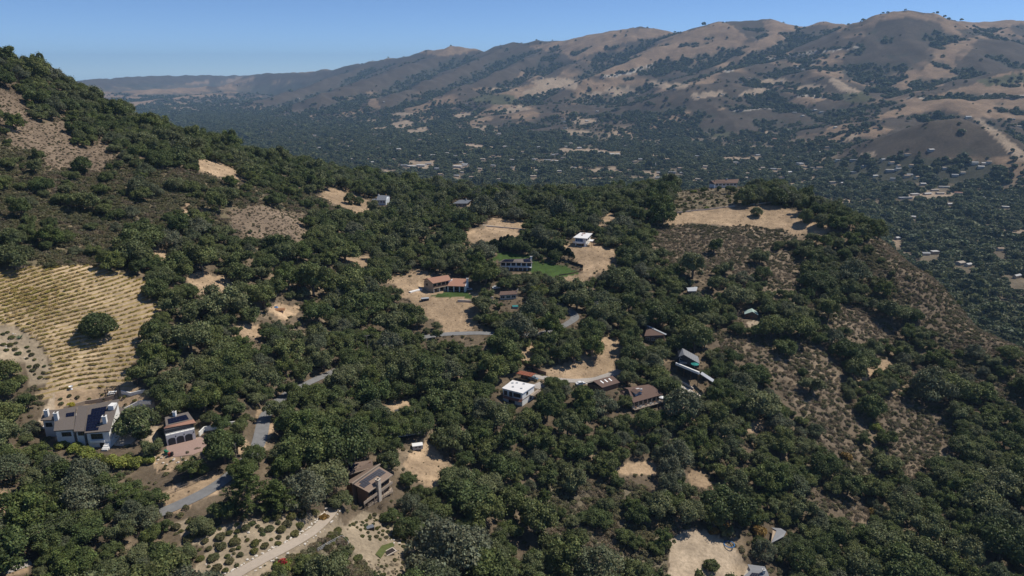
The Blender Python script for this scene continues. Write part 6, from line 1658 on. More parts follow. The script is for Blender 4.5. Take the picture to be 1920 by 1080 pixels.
def fence(name, pts, hgt, rails, material, label, step=2.4, solid=None):
    P = hit([p[0] for p in pts], [p[1] for p in pts]); base = P[0].copy()
    root = link(name, None, None, tuple(base)); tag(root, label, 'fence')
    pp = []
    for a, b in zip(P[:-1], P[1:]):
        L = np.linalg.norm(b - a); k = max(int(L / step), 1)
        for i in range(k): pp.append(a + (b - a) * i / k)
    pp.append(P[-1]); pp = np.array(pp); pp[:, 2] = ground(pp[:, 0], pp[:, 1]); pp = pp - base
    post = tubes('post', [((0, 0, -.3), (0, 0, hgt + .1), .07, .07)], material, 4); 
    for p in pp: link('post', post, root, tuple(p))
    for a, b in zip(pp[:-1], pp[1:]):
        if solid:
            d = (b - a)[:2]; d = d / np.linalg.norm(d); n = np.array([-d[1], d[0]]) * .04
            V = [(*(a[:2] + n), a[2] + hgt), (*(b[:2] + n), b[2] + hgt), (*(b[:2] - n), b[2] + hgt), (*(a[:2] - n), a[2] + hgt)]; V += [(v[0], v[1], v[2] - hgt - .2) for v in V]
            link('fence_panel', poly_mesh('fence_panel', V, [(0, 1, 2, 3), (7, 6, 5, 4)] + [(i, 4 + i, 4 + (i + 1) % 4, (i + 1) % 4) for i in range(4)], material), root)
        else:
            for t in rails: bars('rail', [((a[0], a[1], a[2] + hgt * t), (b[0], b[1], b[2] + hgt * t), .055, .055)], material, root)
    return root
fence('rail_fence', [(596, 1036), (618, 1023), (641, 1011)], 1.3, (.35, .65, 1.0), M['palegrey'], 'pale split-rail fence beside the garden path')
fence('rail_fence', [(642, 1011), (650, 1018), (655, 1024)], 1.3, (.35, .65, 1.0), M['palegrey'], 'short grey rail fence turning downhill at the planter garden')
fence('board_fence', [(1068, 494), (1080, 498), (1093, 502)], 1.9, (), M['black'], 'black board fence at the right corner of the lawn', 2.5, True)
fence('edge_fence', [(1093, 507), (1070, 514), (1048, 517)], .7, (), M['brownwall'], 'low dark edging fence along the front of the lawn', 3.0, True)
fence('wire_fence', [(290, 938), (330, 922), (372, 904), (408, 885)], 1.2, (.5, 1.0), M['pole'], 'thin post fence along the cut bank above the road', 3.0)

# ------------------------------------------------------------------ poles and wires
def utility_pole(px, py, hgt, label, arms=1, lean=0.0, rot=0.5):
    p = hit(px, py)[0]; root = link('utility_pole', None, None, tuple(p)); tag(root, label, 'utility pole', 'wooden utility poles')
    bars('shaft', [((0, 0, -1), (lean, 0, hgt), .17, .11)], M['pole'], root, 8)
    c, s = math.cos(rot), math.sin(rot)
    for k in range(arms):
        z = hgt - .5 - 1.1 * k
        bars('crossarm', [((-1.2 * c, -1.2 * s, z), (1.2 * c, 1.2 * s, z), .08, .08)], M['pole'], root)
        for t in (-1.05, -.5, .5, 1.05): bars('insulator', [((t * c, t * s, z + .05), (t * c, t * s, z + .32), .06, .05)], M['white'], root, 6)
    return p + np.array([lean, 0, hgt])
pA = utility_pole(690, 668, 10.5, 'grey utility pole among oaks left of the road bend')
pB = utility_pole(1117, 606, 12.5, 'utility pole with two crossarms above the upper road', 2)
pC = utility_pole(445, 868, 7.0, 'short pole by the road below the arched garage', 1, rot=1.2)
pD = utility_pole(2, 1078, 9.5, 'leaning utility pole at the lower left corner', 1, .2)
def wire(a, b, sag, off, label):
    a = a + off; b = b + off; n = 14; segs = []
    q = [a + (b - a) * i / n - np.array([0, 0, sag * 4 * (i / n) * (1 - i / n)]) for i in range(n + 1)]
    o = link('power_line', tubes('power_line', [(q[i] - a, q[i + 1] - a, .017, .017) for i in range(n)], M['pole'], 3), None, tuple(a)); tag(o, label, 'wire')
wire(pD, pC, 1.2, np.array([-.5, .2, -.2]), 'upper power line crossing the oaks at lower left')
wire(pD, pC, 1.6, np.array([.5, -.2, -1.0]), 'lower power line crossing the oaks at lower left')
wire(pA, pB, 3.0, np.array([.4, 0, -.3]), 'power line strung over the upper road between two poles')

# ------------------------------------------------------------------ small things round the houses
def prop(name, px, py, label, cat, group=None, rz=0.0):
    p = hit(px, py)[0]; o = link(name, None, None, tuple(p)); o.rotation_euler.z = rz; return tag(o, label, cat, group)
def car(px, py, rz, body, label):
    o = prop('parked_car', px, py, label, 'car', 'parked cars', rz)
    prof = [(-2.2, .35), (2.2, .35), (2.25, .75), (1.9, .92), (1.1, .98), (.5, 1.48), (-1.0, 1.5), (-1.7, 1.0), (-2.2, .95)]
    V = [(x, y, z) for y in (-.88, .88) for x, z in prof]; n = len(prof)
    link('body', poly_mesh('body', V, [tuple(range(n)), tuple(range(2 * n - 1, n - 1, -1))] + [(i, n + i, n + (i + 1) % n, (i + 1) % n) for i in range(n)], body), o)
    for s in (-1, 1):
        V = [(x, s * y, z) for y in (.86, .90) for x, z in [(-1.45, 1.02), (.95, 1.02), (.45, 1.4), (-.95, 1.42)]]
        link('window', poly_mesh('window', V, [(0, 1, 2, 3), (7, 6, 5, 4)] + [(i, 4 + i, 4 + (i + 1) % 4, (i + 1) % 4) for i in range(4)], M['glass']), o)
    V = [(1.12, -.75, 1.0), (1.12, .75, 1.0), (.56, .7, 1.46), (.56, -.7, 1.46)]; V += [(v[0] + .05, v[1], v[2] + .03) for v in V]
    link('windscreen', poly_mesh('windscreen', V, [(0, 1, 2, 3), (7, 6, 5, 4)] + [(i, 4 + i, 4 + (i + 1) % 4, (i + 1) % 4) for i in range(4)], M['glass']), o)
    for x in (-1.35, 1.4):
        for s in (-1, 1): bars('wheel', [((x, s * .7, .33), (x, s * .92, .33), .33, .33)], M['tyre'], o, 10)
    return o
M['carwhite'] = mat('white_car_paint', (.75, .75, .75), .3, .02, 1, spec=.6); M['carblue'] = mat('blue_grey_car_paint', (.12, .17, .21), .3, .05, 1, spec=.6); M['carsilver'] = mat('silver_car_paint', (.4, .41, .42), .3, .03, 1, spec=.6)
car(1088, 721, .4, M['carwhite'], 'white car parked at the end of the skylight garage')
car(1000, 712, -.3, M['carblue'], 'blue-grey car nosing out of the rust-roofed carport')
car(930, 541, .3, M['carwhite'], 'white car parked behind the low cream house')
car(878, 544, .2, M['carsilver'], 'silver car in the shade right of the villa')
def bin_(px, py, m, label):
    o = prop('wheelie_bin', px, py, label, 'bin', 'bins by the paved court'); boxes('tub', [(-.32, .32, -.35, .35, .08, 1.05)], m, o); boxes('lid', [(-.36, .36, -.4, .38, 1.06, 1.14)], m, o)
    bars('wheel', [((-.3, .36, .1), (.3, .36, .1), .1, .1)], M['tyre'], o, 8)
bin_(311, 850, M['green'], 'green bin nearest the oak at the paved court'); bin_(314, 852, M['green'], 'second green bin, next to the red bin'); bin_(318, 855, M['redp'], 'red bin at the edge of the paved court'); bin_(323, 854, M['black'], 'black bin beside the red bin')
# garden umbrellas
def umbrella(pos, m, label, r=1.7):
    o = link('parasol', None, None, tuple(pos)); tag(o, label, 'umbrella')
    bars('pole', [((0, 0, 0), (0, 0, 2.4), .04, .04)], M['white'], o)
    n = 8; V = [(0, 0, 2.75)] + [(r * math.cos(2 * math.pi * k / n), r * math.sin(2 * math.pi * k / n), 2.1) for k in range(n)] + [(0, 0, 2.68)] + [(r * math.cos(2 * math.pi * k / n), r * math.sin(2 * math.pi * k / n), 2.0) for k in range(n)]
    F = [(0, 1 + k, 1 + (k + 1) % n) for k in range(n)] + [(n + 1, n + 2 + (k + 1) % n, n + 2 + k) for k in range(n)] + [(1 + k, n + 2 + k, n + 2 + (k + 1) % n, 1 + (k + 1) % n) for k in range(n)]
    link('canopy', poly_mesh('canopy', V, F, m), o)
umbrella(HDECK, M['teal'], 'teal umbrella open on the deck of the dark gabled house', 2.0)
a, b, n_ = GDECK; umbrella(a + (b - a) * .93 - n_ * 1.0, M['white'], 'white umbrella on the deck of the dormer house', 1.4)
def seat(pos, m, label, rz=0):
    o = link('patio_chair', None, None, tuple(pos)); o.rotation_euler.z = rz; tag(o, label, 'chair', 'chairs on the deck of the dormer house')
    boxes('seat', [(-.35, .35, -.35, .35, .32, .5)], m, o); boxes('backrest', [(-.35, .35, .27, .37, .5, 1.0)], m, o)
    for x in (-.3, .3):
        for y in (-.3, .3): boxes('leg', [(x - .03, x + .03, y - .03, y + .03, 0, .32)], M['white'], o)
M['cushion'] = mat('orange_cushion', (.5, .25, .10), .9, .1, 2)
CH = ['first orange deck chair from the near end of the dormer house deck', 'white deck chair after the first orange one on the dormer house deck', 'orange deck chair in the middle of the dormer house deck', 'white deck chair nearest the umbrella on the dormer house deck', 'orange deck chair just before the umbrella on the dormer house deck']
for k, t in enumerate((.08, .24, .42, .58, .72)): seat(a + (b - a) * t - n_ * 1.1, M['cushion'] if k % 2 == 0 else M['white'], CH[k], 2.6 + k * .2)
# pergola and white table set at the vineyard foot
o = prop('pergola', 212, 741, 'dark timber pergola at the foot of the vineyard', 'pergola', None, .25)
for x in (-1.9, 1.9):
    for y in (-1.2, 1.2): boxes('post', [(x - .1, x + .1, y - .1, y + .1, -.5, 2.6)], M['frame'], o)
boxes('beam', [(-2.1, 2.1, -1.3, -1.15, 2.6, 2.8), (-2.1, 2.1, 1.15, 1.3, 2.6, 2.8)], M['frame'], o)
for k in range(4): boxes('slat', [(-1.9 + k * 1.2, -1.8 + k * 1.2, -1.5, 1.5, 2.81, 2.92)], M['frame'], o)
o = prop('garden_table', 212, 738, 'white garden table under the dark pergola', 'table', None, .25)
boxes('table_top', [(-1.3, 1.3, -.5, .5, .7, .78)], M['white'], o)
for x in (-1.1, 1.1):
    for y in (-.4, .4): boxes('leg', [(x - .05, x + .05, y - .05, y + .05, 0, .7)], M['white'], o)
BL = ['white bench on the near side of the white garden table', 'white bench behind the white garden table']
for k, y in enumerate((-1.0, 1.0)):
    o = prop('garden_bench', 212, 738, BL[k], 'bench', 'white benches', .25); o.location.y += y
    boxes('seat', [(-1.2, 1.2, -.2, .2, .4, .48)], M['white'], o); boxes('leg', [(-1.0, -.9, -.18, .18, 0, .4), (.9, 1.0, -.18, .18, 0, .4)], M['white'], o)
o = prop('statue', 134, 730, 'small white rounded urn on the vineyard foot', 'urn'); link('bowl', tubes('bowl', [((0, 0, .5), (0, 0, 1.2), .25, .75)], M['white'], 10), o); link('foot', tubes('foot', [((0, 0, 0), (0, 0, .5), .45, .2)], M['white'], 10), o); o.name = 'garden_urn'
# grey box and planter bed in the front garden
o = prop('hot_tub', 694, 992, 'grey covered box standing on the gravel of the front garden', 'hot tub', None, .5)
boxes('cover', [(-1.15, 1.15, -.8, .8, .75, .92)], M['blueroof'], o); boxes('cabinet', [(-1.1, 1.1, -.75, .75, 0, .75)], M['frame'], o)
o = prop('planter_bed', 727, 1038, 'dark planter bed edged with pale stone in the front garden', 'planter', None, .75)
boxes('soil', [(-2.2, 2.2, -.9, .9, 0, .3)], mat('dark_soil', (.035, .028, .025), .95, .3, 3), o)
for q in [(-2.45, 2.45, -1.15, -.9), (-2.45, 2.45, .9, 1.15), (-2.45, -2.2, -.9, .9), (2.2, 2.45, -.9, .9)]: boxes('border', [(*q, 0, .38)], M['stone'], o)
GROUNDC = patch('lawn', [(704, 1040), (716, 1024), (736, 1018), (740, 1024), (722, 1037), (714, 1048)], mat('dry_lawn', (.085, .10, .03), .95, .3, 1.0), .25)
# trampoline in the shade at the pale lot
o = prop('trampoline', 1367, 1024, 'round dark trampoline in the shade beside the pale dirt lot', 'trampoline')
link('mat', tubes('mat', [((0, 0, .8), (0, 0, .84), 1.7, 1.7)], M['black'], 16), o)
V, F = [], []
n = 20
ringv = [(r * math.cos(2 * math.pi * k / n), r * math.sin(2 * math.pi * k / n), z) for r, z in ((1.65, .9), (2.05, .9), (2.05, .78), (1.65, .78)) for k in range(n)]
ringf = [(j * n + k, j * n + (k + 1) % n, ((j + 1) % 4) * n + (k + 1) % n, ((j + 1) % 4) * n + k) for j in range(4) for k in range(n)]
link('pad', poly_mesh('pad', ringv, ringf, mat('blue_pad', (.03, .12, .28), .6, .1, 2)), o)
for k in range(6): 
    a_ = k * math.pi / 3; bars('leg', [((1.85 * math.cos(a_), 1.85 * math.sin(a_), -.3), (1.85 * math.cos(a_), 1.85 * math.sin(a_), .8), .04, .04)], M['palegrey'], o)
# trailer with a white roof at the dry clearing
o = prop('trailer', 783, 842, 'low white-roofed trailer at the top of the dry clearing', 'trailer', None, .25)
boxes('body', [(-1.9, 1.9, -1.1, 1.1, .4, 1.9)], M['palegrey'], o); boxes('roof', [(-2.0, 2.0, -1.2, 1.2, 1.9, 2.05)], M['white'], o)
for x in (-.5, .5):
    for s in (-1, 1): bars('wheel', [((x, s * .9, .33), (x, s * 1.12, .33), .33, .33)], M['tyre'], o, 10)
boxes('window', [(-1.2, -.2, -1.13, -1.1, 1.1, 1.6), (.3, 1.2, -1.13, -1.1, 1.1, 1.6)], M['glass'], o)
# lumber stack and tarp in the oaks
o = prop('lumber_stack', 522, 582, 'orange-brown stack of lumber in a gap among the oaks', 'lumber', None, .2)
for k in range(6): boxes('board', [(-3, 3, -1.2 + .42 * k, -.82 + .42 * k, .1, .55 + .1 * (k % 3))], M['redwood'] if k % 2 else mat('fresh_lumber', (.55, .32, .16), .8, .15, 2), o)
o = prop('tarp', 517, 577, 'small blue tarp heaped beside the lumber stack', 'tarp'); V = [(-1, -.8, 0), (1, -.7, 0), (1.1, .8, 0), (-.9, .9, 0), (-.4, -.2, .8), (.5, .1, .9)]
o.name = 'tarp'; link('cover', poly_mesh('cover', V, [(0, 1, 5, 4), (1, 2, 5), (2, 3, 4, 5), (3, 0, 4), (3, 2, 1, 0)], mat('blue_tarp', (.12, .22, .40), .6, .1, 1)), o)
o = prop('tarp', 966, 577, 'turquoise pool cover below the low cream house', 'pool cover', None, .1); o.name = 'pool_cover'
boxes('frame', [(-1.5, 1.5, -1.2, 1.2, 0, .9)], M['palegrey'], o); boxes('cover', [(-1.6, 1.6, -1.3, 1.3, .9, 1.05)], mat('turquoise_vinyl', (.04, .22, .22), .5, .1, 1), o)
o = prop('small_trailer', 797, 563, 'dark tarp-covered crate below the white slab at the villa', 'crate', None, .3); o.name = 'covered_crate'
boxes('base', [(-2.0, 2.0, -1.0, 1.0, 0, 1.1)], M['darkwall'], o); boxes('tarp', [(-2.1, 2.1, -1.1, 1.1, 1.1, 1.3)], M['palegrey'], o)

# ------------------------------------------------------------------ vineyard: rows along the contours
CYL = {}
VINE_M = []
for k in range(3):
    me = clump_mesh('grapevine', 900 + k, 90, 0.17, 5, M['vine'], spread=.65, flat=.45, rad=(.3, .5), lift=.75, aspect=.8, tvar=.35); VINE_M.append(me)
azs = np.linspace(-60, 380, 320)
rr = np.linspace(240, 360, 240)
axx, ayy = cyl(azs, 1.0)
gz = ground(axx[:, None] * rr[None], ayy[:, None] * rr[None])
VP = []
row = 0
for zk in np.arange(17.5, 62, 0.86):
    pts = []
    for i in range(len(azs)):
        g = np.maximum.accumulate(gz[i]); 
        if g[0] < zk < g[-1]:
            r_ = np.interp(zk, g, rr); pts.append((axx[i] * r_, ayy[i] * r_))
    if len(pts) < 3: continue
    pts = np.array(pts); d = np.concatenate([[0], np.cumsum(np.hypot(*np.diff(pts, axis=0).T))])
    s = np.arange(rng.uniform(0, 1.5), d[-1], .95)
    x = np.interp(s, d, pts[:, 0]) + rng.normal(0, .12, len(s)); y = np.interp(s, d, pts[:, 1]) + rng.normal(0, .15, len(s))
    z = ground(x, y); px, py = pix(x, y, z)
    okv = (look(NEARMAP, np.clip(px, -39, 1958), np.clip(py, 0, 1158)) == VINE) & (np.hypot(px - 187, (py - 625) * 1.4) > 30) & (py < 733)
    if okv.any():
        row += 1
        for q in np.where(okv)[0]:
            lush = float(np.clip(1.15 - np.hypot((px[q] - 70) / 110, (py[q] - 555) / 62), 0, 1))
            miss = .10 + .34 * (1 - lush) * (1 if px[q] > 190 else .6)
            if rng.random() > miss: VP.append((x[q], y[q], z[q], row, px[q], lush, math.atan2(np.interp(s[q] + .5, d, pts[:, 1]) - np.interp(s[q] - .5, d, pts[:, 1]), np.interp(s[q] + .5, d, pts[:, 0]) - np.interp(s[q] - .5, d, pts[:, 0]))))
VP = np.array(VP); print('vines', len(VP), 'rows', row)
VS = rng.uniform(.42, .70, len(VP)) * (1 + .45 * VP[:, 5]); VROT = VP[:, 6] + rng.normal(0, .12, len(VP)) + math.pi * rng.integers(0, 2, len(VP)); VK = rng.integers(0, 3, len(VP))
vd = np.hypot(VP[:, 0], VP[:, 1]); near = np.argsort(vd - 0 * vd)[:298]
mid = np.setdiff1d(np.arange(len(VP)), near)
ORDW = ['lowest', 'second lowest', 'third lowest', 'fourth lowest', 'fifth lowest', 'sixth lowest', 'seventh lowest', 'eighth lowest', 'ninth lowest', 'tenth lowest', 'eleventh lowest', 'twelfth lowest', 'thirteenth lowest', 'fourteenth lowest', 'fifteenth lowest', 'sixteenth lowest', 'seventeenth lowest', 'eighteenth lowest', 'nineteenth lowest', 'twentieth lowest', 'twenty-first lowest', 'twenty-second lowest', 'twenty-third lowest', 'twenty-fourth lowest']
VSRC2 = {}
VRANK = {}
for rw_ in np.unique(VP[:, 3]):
    ids = np.where(VP[:, 3] == rw_)[0]; ids = ids[np.argsort(-VP[ids, 4])]
    for k, i in enumerate(ids): VRANK[i] = 'first' if k == 0 else ORD[min(k, len(ORD) - 1)].replace(' nearest', '')
for i in near:
    o = link('grapevine', VINE_M[VK[i]], None, tuple(VP[i, :3])); o.rotation_euler.z = VROT[i]; o.scale = (VS[i] * 1.55, VS[i] * .8, VS[i] * .85)
    tag(o, f"yellowing grapevine, {VRANK[i]} from the right end of the {ORDW[min(int(VP[i, 3]) - 1, 23)]} vineyard row", 'grapevine', 'grapevines in the lower vineyard rows')
    VSRC2.setdefault(int(VK[i]), o)
instance_stuff('vine_rows', VP[mid, :3], np.stack([VS * 1.55, VS * .8, VS * .85], 1)[mid], VROT[mid], VK[mid], [[VSRC2[k] for k in sorted(VSRC2)]], 'yellow-green vine rows curving over the upper vineyard', 'vines')

# ------------------------------------------------------------------ hedges, garden shrubs, stones
def plant(name, meshes, px, py, r, hgt, label, cat, group=None, m=None, sink=.1):
    p = hit(px, py)[0]; o = link(name, None, None, (p[0], p[1], p[2] - sink)); o.rotation_euler.z = rng.uniform(0, 6.28); o.scale = (r, r, hgt)
    link('foliage', meshes, o); return tag(o, label, cat, group)
CYP = [clump_mesh('cypress_crown', 960 + k, 900, .11, 9, M['cypress'], spread=.42, flat=1.9, rad=(.32, .48), lift=.95, aspect=.8) for k in range(2)]
HQ = [(922, 478), (950, 468), (984, 468), (1012, 474), (1042, 483), (1072, 493)]
HN = 24
for k in range(HN):
    t = k / (HN - 1) * 5; a_ = min(int(t), 4); f_ = t - a_
    px = HQ[a_][0] * (1 - f_) + HQ[a_ + 1][0] * f_; py = HQ[a_][1] * (1 - f_) + HQ[a_ + 1][1] * f_ - 3
    pos_ = ('leftmost' if k == 0 else 'rightmost' if k == HN - 1 else (ORD[k].replace(' nearest', '') + ' from the left' if k < HN / 2 else ORD[HN - 1 - k].replace(' nearest', '') + ' from the right'))
    o = plant('hedge_cypress', CYP[k % 2], px, py, 2.3 + .5 * rng.random(), 4.2 * (.8 + .4 * rng.random()), f"dark hedge cypress behind the green lawn, {pos_}", 'cypress', 'cypresses hedging the lawn')
    link('trunk', tubes('trunk', [((0, 0, -.2), (0, 0, 1.0), .08, .04)], M['bark'], 5), o)
LGB = [clump_mesh('light_shrub', 980 + k, 1100, .075, 9, M['bright'], spread=.6, flat=.5, rad=(.28, .46), lift=.35) for k in range(2)]
YB = clump_mesh('yellow_shrub', 985, 700, .085, 7, M['yellow'], spread=.5, flat=.7, rad=(.32, .5), lift=.4)
OB = clump_mesh('ochre_shrub', 986, 800, .085, 8, M['ochre'], spread=.55, flat=.6, rad=(.32, .5), lift=.35)
for k, (px, py, r, lb) in enumerate([(118, 838, 2.3, 'yellow-green hedge shrub at the left end of the estate house front'), (140, 845, 2.5, 'yellow-green hedge shrub second along the estate house front'), (160, 853, 2.6, 'yellow-green hedge shrub left of the estate house path'), (178, 862, 2.3, 'yellow-green hedge shrub nearest the left of the estate path'), (208, 870, 2.6, 'yellow-green hedge shrub just right of the estate path'), (230, 872, 2.9, 'biggest yellow-green hedge shrub right of the estate path'), (254, 872, 2.6, 'yellow-green hedge shrub below the broad oak by the garage'), (276, 868, 2.2, 'yellow-green hedge shrub nearest the paved court'), (402, 850, 3.2, 'light green tree-like shrub below the garage court'), (428, 842, 2.6, 'light green shrub between garage court and road'), (1060, 565, 3.6, 'bright yellow-green tree above the upper road'), (1008, 548, 4.0, 'bright yellow-green tree below the house on the lawn'), (1640, 805, 3.0, 'bright green bush on the brown brushy slope'), (1300, 362, 3.0, 'bright green round tree left of the walled knoll house'), (1325, 392, 2.2, 'small bright green bush on the knoll garden wall')]):
    o = plant('light_shrub', LGB[k % 2], px, py, r * 1.15, r * 1.1, lb, 'shrub', 'light green shrubs'); link('trunk', tubes('trunk', [((0, 0, -.2), (0, 0, .5), .07, .05)], M['bark'], 5), o)
plant('yellow_shrub', YB, 134, 762, 1.6, 1.5, 'bright yellow shrub behind the white estate house', 'shrub'); plant('yellow_shrub', YB, 895, 566, 1.7, 1.5, 'yellow shrub in the shade right of the villa', 'shrub')
plant('yellow_shrub', YB, 372, 1002, 1.0, 1.0, 'small yellow shrub at the top of the garden path bank', 'shrub')
for px, py, r, lb in [(1338, 1000, 2.2, 'orange and green shrub at the top of the pale dirt lot'), (1355, 990, 2.6, 'ochre shrub right of the pale dirt lot'), (1420, 1000, 3.6, 'large ochre-topped tree right of the trampoline'), (1500, 888, 2.5, 'ochre shrub below the half-moon dirt bank'), (1440, 872, 2.2, 'yellowish shrub left of the ochre one below the half-moon bank'), (1625, 1072, 3.0, 'orange-brown shrub among oaks at the bottom right'), (1655, 1055, 2.4, 'ochre shrub beside the orange-brown one at bottom right'), (1585, 860, 3.2, 'ochre thicket on the brushy slope'), (1785, 938, 2.6, 'ochre shrub in the canyon oaks near the right edge'), (1640, 965, 2.8, 'yellow-ochre shrub at the right end of the canyon brush'), (800, 1050, 2.2, 'orange-topped shrub right of the front garden'), (210, 480, 2.2, 'rust-coloured bush just above the vineyard'), (608, 972, 1.6, 'reddish bush at the top of the garden path')]:
    plant('ochre_shrub', OB, px, py, r, r, lb, 'shrub', 'ochre autumn shrubs')
o = plant('flowering_shrub', LGB[0], 531, 1066, 2.6, 2.4, 'green shrub crowned with red flowers beside the garden path', 'shrub')
link('blossom', clump_mesh('blossom', 990, 130, .06, 5, M['red'], spread=.3, flat=.4, rad=(.25, .4), lift=.72), o)
# the big spreading conifer below the garage
def conifer(px, py, R, H, label):
    p = hit(px, py)[0]; root = link('pine_tree', None, None, tuple(p)); tag(root, label, 'pine tree')
    g = np.random.default_rng(41); pts, tn = [], []
    segs = [((0, 0, -.5), (0, 0, H * .95), .38, .05)]
    for k in range(64):
        t = (k + .5) / 64; z = H * (.12 + .86 * t); L = R * (1 - t) ** .75 * g.uniform(.7, 1.15); a = k * 2.4 + g.uniform(-.3, .3)
        d = np.array([math.cos(a), math.sin(a), -.05 + .25 * t]); tip = np.array([0, 0, z]) + d * L
        segs.append(((0, 0, z), tuple(tip), .09, .02))
        for q in range(120):
            s = g.uniform(.25, 1.0); c = np.array([0, 0, z]) + d * L * s
            pts.append(c + g.normal(0, .16 + .42 * s * (1 - s * .5), 3) * np.array([1, 1, .45])); tn.append(g.uniform(.7, 1.35))
    pts = np.array(pts); m = len(pts); nv = g.normal(size=(m, 3)) * .6 + [0, 0, .7]; nv /= np.linalg.norm(nv, axis=1)[:, None]
    a = np.cross(nv, g.normal(size=(m, 3))); a /= np.linalg.norm(a, axis=1)[:, None]; b = np.cross(nv, a); s = g.uniform(.17, .38, (m, 1))
    V = np.stack([pts - a * s, pts + b * s * .6, pts + a * s, pts - b * s * .6], 1); F = np.arange(4 * m).reshape(m, 4)
    link('crown', mesh_np('pine_crown', V.reshape(-1, 3), F, M['pine'], np.repeat(np.array(tn)[:, None] * np.ones(3), 4, 0)), root)
    link('trunk', tubes('trunk', segs, M['bark'], 5), root)
M['pine'] = leaf_mat('pine_needles', [(.085, .115, .032), (.10, .13, .036)])
conifer(468, 958, 9.0, 14.5, 'tall spreading dark pine beside the road bend')
conifer(520, 955, 6.5, 9.5, 'smaller yellow-green pine to the right of the tall one')

# garden shrubs along the path, in the front garden and on the far knoll
gp = []
def spots(outline, n, rlo, rhi, kind, avoid=2.6):
    P = np.array(outline); mp = raster([(1, outline)]); k = 0
    cx = rng.uniform(P[:, 0].min(), P[:, 0].max(), 900); cy = rng.uniform(P[:, 1].min(), P[:, 1].max(), 900)
    ok_ = (look(mp, cx, cy) == 1) & (look(CLEARMAP, cx, cy) == 0)
    cx, cy = cx[ok_][:320], cy[ok_][:320]
    for p in hit(cx, cy, rmin=91, rmax=790):
        if k >= n: break
        r = rng.uniform(rlo, rhi)
        if min(np.hypot(ROADS['path'][:, 0] - p[0], ROADS['path'][:, 1] - p[1])) < avoid: continue
        if any((p[0] - q[0]) ** 2 + (p[1] - q[1]) ** 2 < (.8 * (r + q[3])) ** 2 for q in gp): continue
        gp.append((p[0], p[1], p[2], r, kind)); k += 1
spots([(330, 985), (385, 975), (440, 985), (540, 965), (605, 955), (600, 985), (500, 1035), (400, 1085), (360, 1040)], 105, .6, 1.9, 'low green garden shrub')
spots([(570, 1035), (640, 985), (650, 1010), (690, 1060), (700, 1080), (500, 1080)], 40, .8, 1.8, 'bushy garden shrub')
spots([(655, 985), (690, 960), (730, 985), (775, 1015), (770, 1040), (740, 1015), (690, 1015)], 48, .4, 1.0, 'small round garden plant')
spots([(690, 1050), (760, 1045), (808, 1055), (806, 1080), (700, 1080)], 60, .35, 1.0, 'small dusky garden plant')
spots([(1265, 374), (1320, 364), (1395, 368), (1398, 383), (1310, 393), (1265, 400)], 46, 1.2, 2.4, 'rounded orchard bush')
spots([(100, 738), (200, 735), (280, 750), (262, 762), (120, 768)], 12, .5, 1.0, 'low terrace shrub')
spots([(-5, 612), (60, 650), (85, 690), (75, 720), (45, 680), (-5, 660)], 22, .6, 1.4, 'grey-green rock garden shrub')
spots([(288, 850), (360, 862), (345, 880), (300, 882)], 8, .4, .9, 'round shrub on the rocky bank')
GPm = np.array([(q[0], q[1]) for q in gp])
LM['the grey covered box'] = hit(694, 992)[0]; LM['the red-flowered shrub'] = hit(531, 1066)[0]; LM['the foot of the garden path'] = hit(450, 1075)[0]; LM['the top of the garden path'] = hit(618, 966)[0]; LM['the planter bed'] = hit(727, 1038)[0]; LM['the pergola'] = hit(212, 741)[0]; LM['the paved garage court'] = hit(340, 848)[0]; LM['the left edge of the vineyard'] = hit(40, 640)[0]
gl_ = place_labels(GPm, [q[4] for q in gp])
for k, q in enumerate(gp):
    dry_ = q[4].startswith('small dusky') and k % 2
    o = link('garden_shrub', None, None, (q[0], q[1], q[2] - .05)); o.scale = (q[3], q[3], q[3] * rng.uniform(.7, 1.0)); o.rotation_euler.z = rng.uniform(0, 6.28)
    link('foliage', DRYBUSH[k % 3] if dry_ else GBUSH[k % 3], o); tag(o, gl_[k], 'shrub', q[4] + 's')
# pale stones edging the path, each its own rock
ROCK = []
for k in range(4):
    bm = bmesh.new(); bmesh.ops.create_icosphere(bm, subdivisions=1, radius=1); g = random.Random(k)
    for v in bm.verts: v.co = Vector((v.co.x * g.uniform(.7, 1.15), v.co.y * g.uniform(.7, 1.15), v.co.z * g.uniform(.45, .75)))
    me = bpy.data.meshes.new('border_stone'); bm.to_mesh(me); bm.free(); me.materials.append(M['palestone'] if 'palestone' in M else M.setdefault('palestone', mat('pale_rock', (.62, .57, .50), .95, .2, 1.5))); ROCK.append(me)
st_ = []
Q = ROADS['path']; t = np.gradient(Q[:, :2], axis=0); t /= np.linalg.norm(t, axis=1)[:, None]; nrm = np.stack([-t[:, 1], t[:, 0]], 1)
for side in (1, -1):
    for i in range(1, len(Q) - 1):
        for _ in range(2 if side == -1 else 1):
            if side == 1 and rng.random() < .4: continue
            p = Q[i, :2] + nrm[i] * side * (2.1 + abs(rng.normal(0, .25))) + t[i] * rng.uniform(-1, 1); st_.append((p[0], p[1], rng.uniform(.2, .52)))
for px, py in [(575, 1000), (560, 985), (520, 1000), (480, 1020), (430, 1045), (400, 1050), (390, 1062), (470, 1000), (440, 1010), (410, 1030), (395, 1045), (300, 862), (310, 868), (325, 862), (335, 866), (343, 859), (352, 862), (292, 866), (286, 861), (360, 869), (728, 1008), (735, 1012), (741, 1016), (746, 1022), (722, 1012), (20, 640), (35, 660), (10, 650), (50, 675), (28, 625)]:
    for _ in range(2):
        p = hit(px + rng.uniform(-5, 5), py + rng.uniform(-4, 4))[0]; st_.append((p[0], p[1], rng.uniform(.2, .5)))
sl = place_labels(np.array([(s[0], s[1]) for s in st_]), ['pale garden rock'] * len(st_))
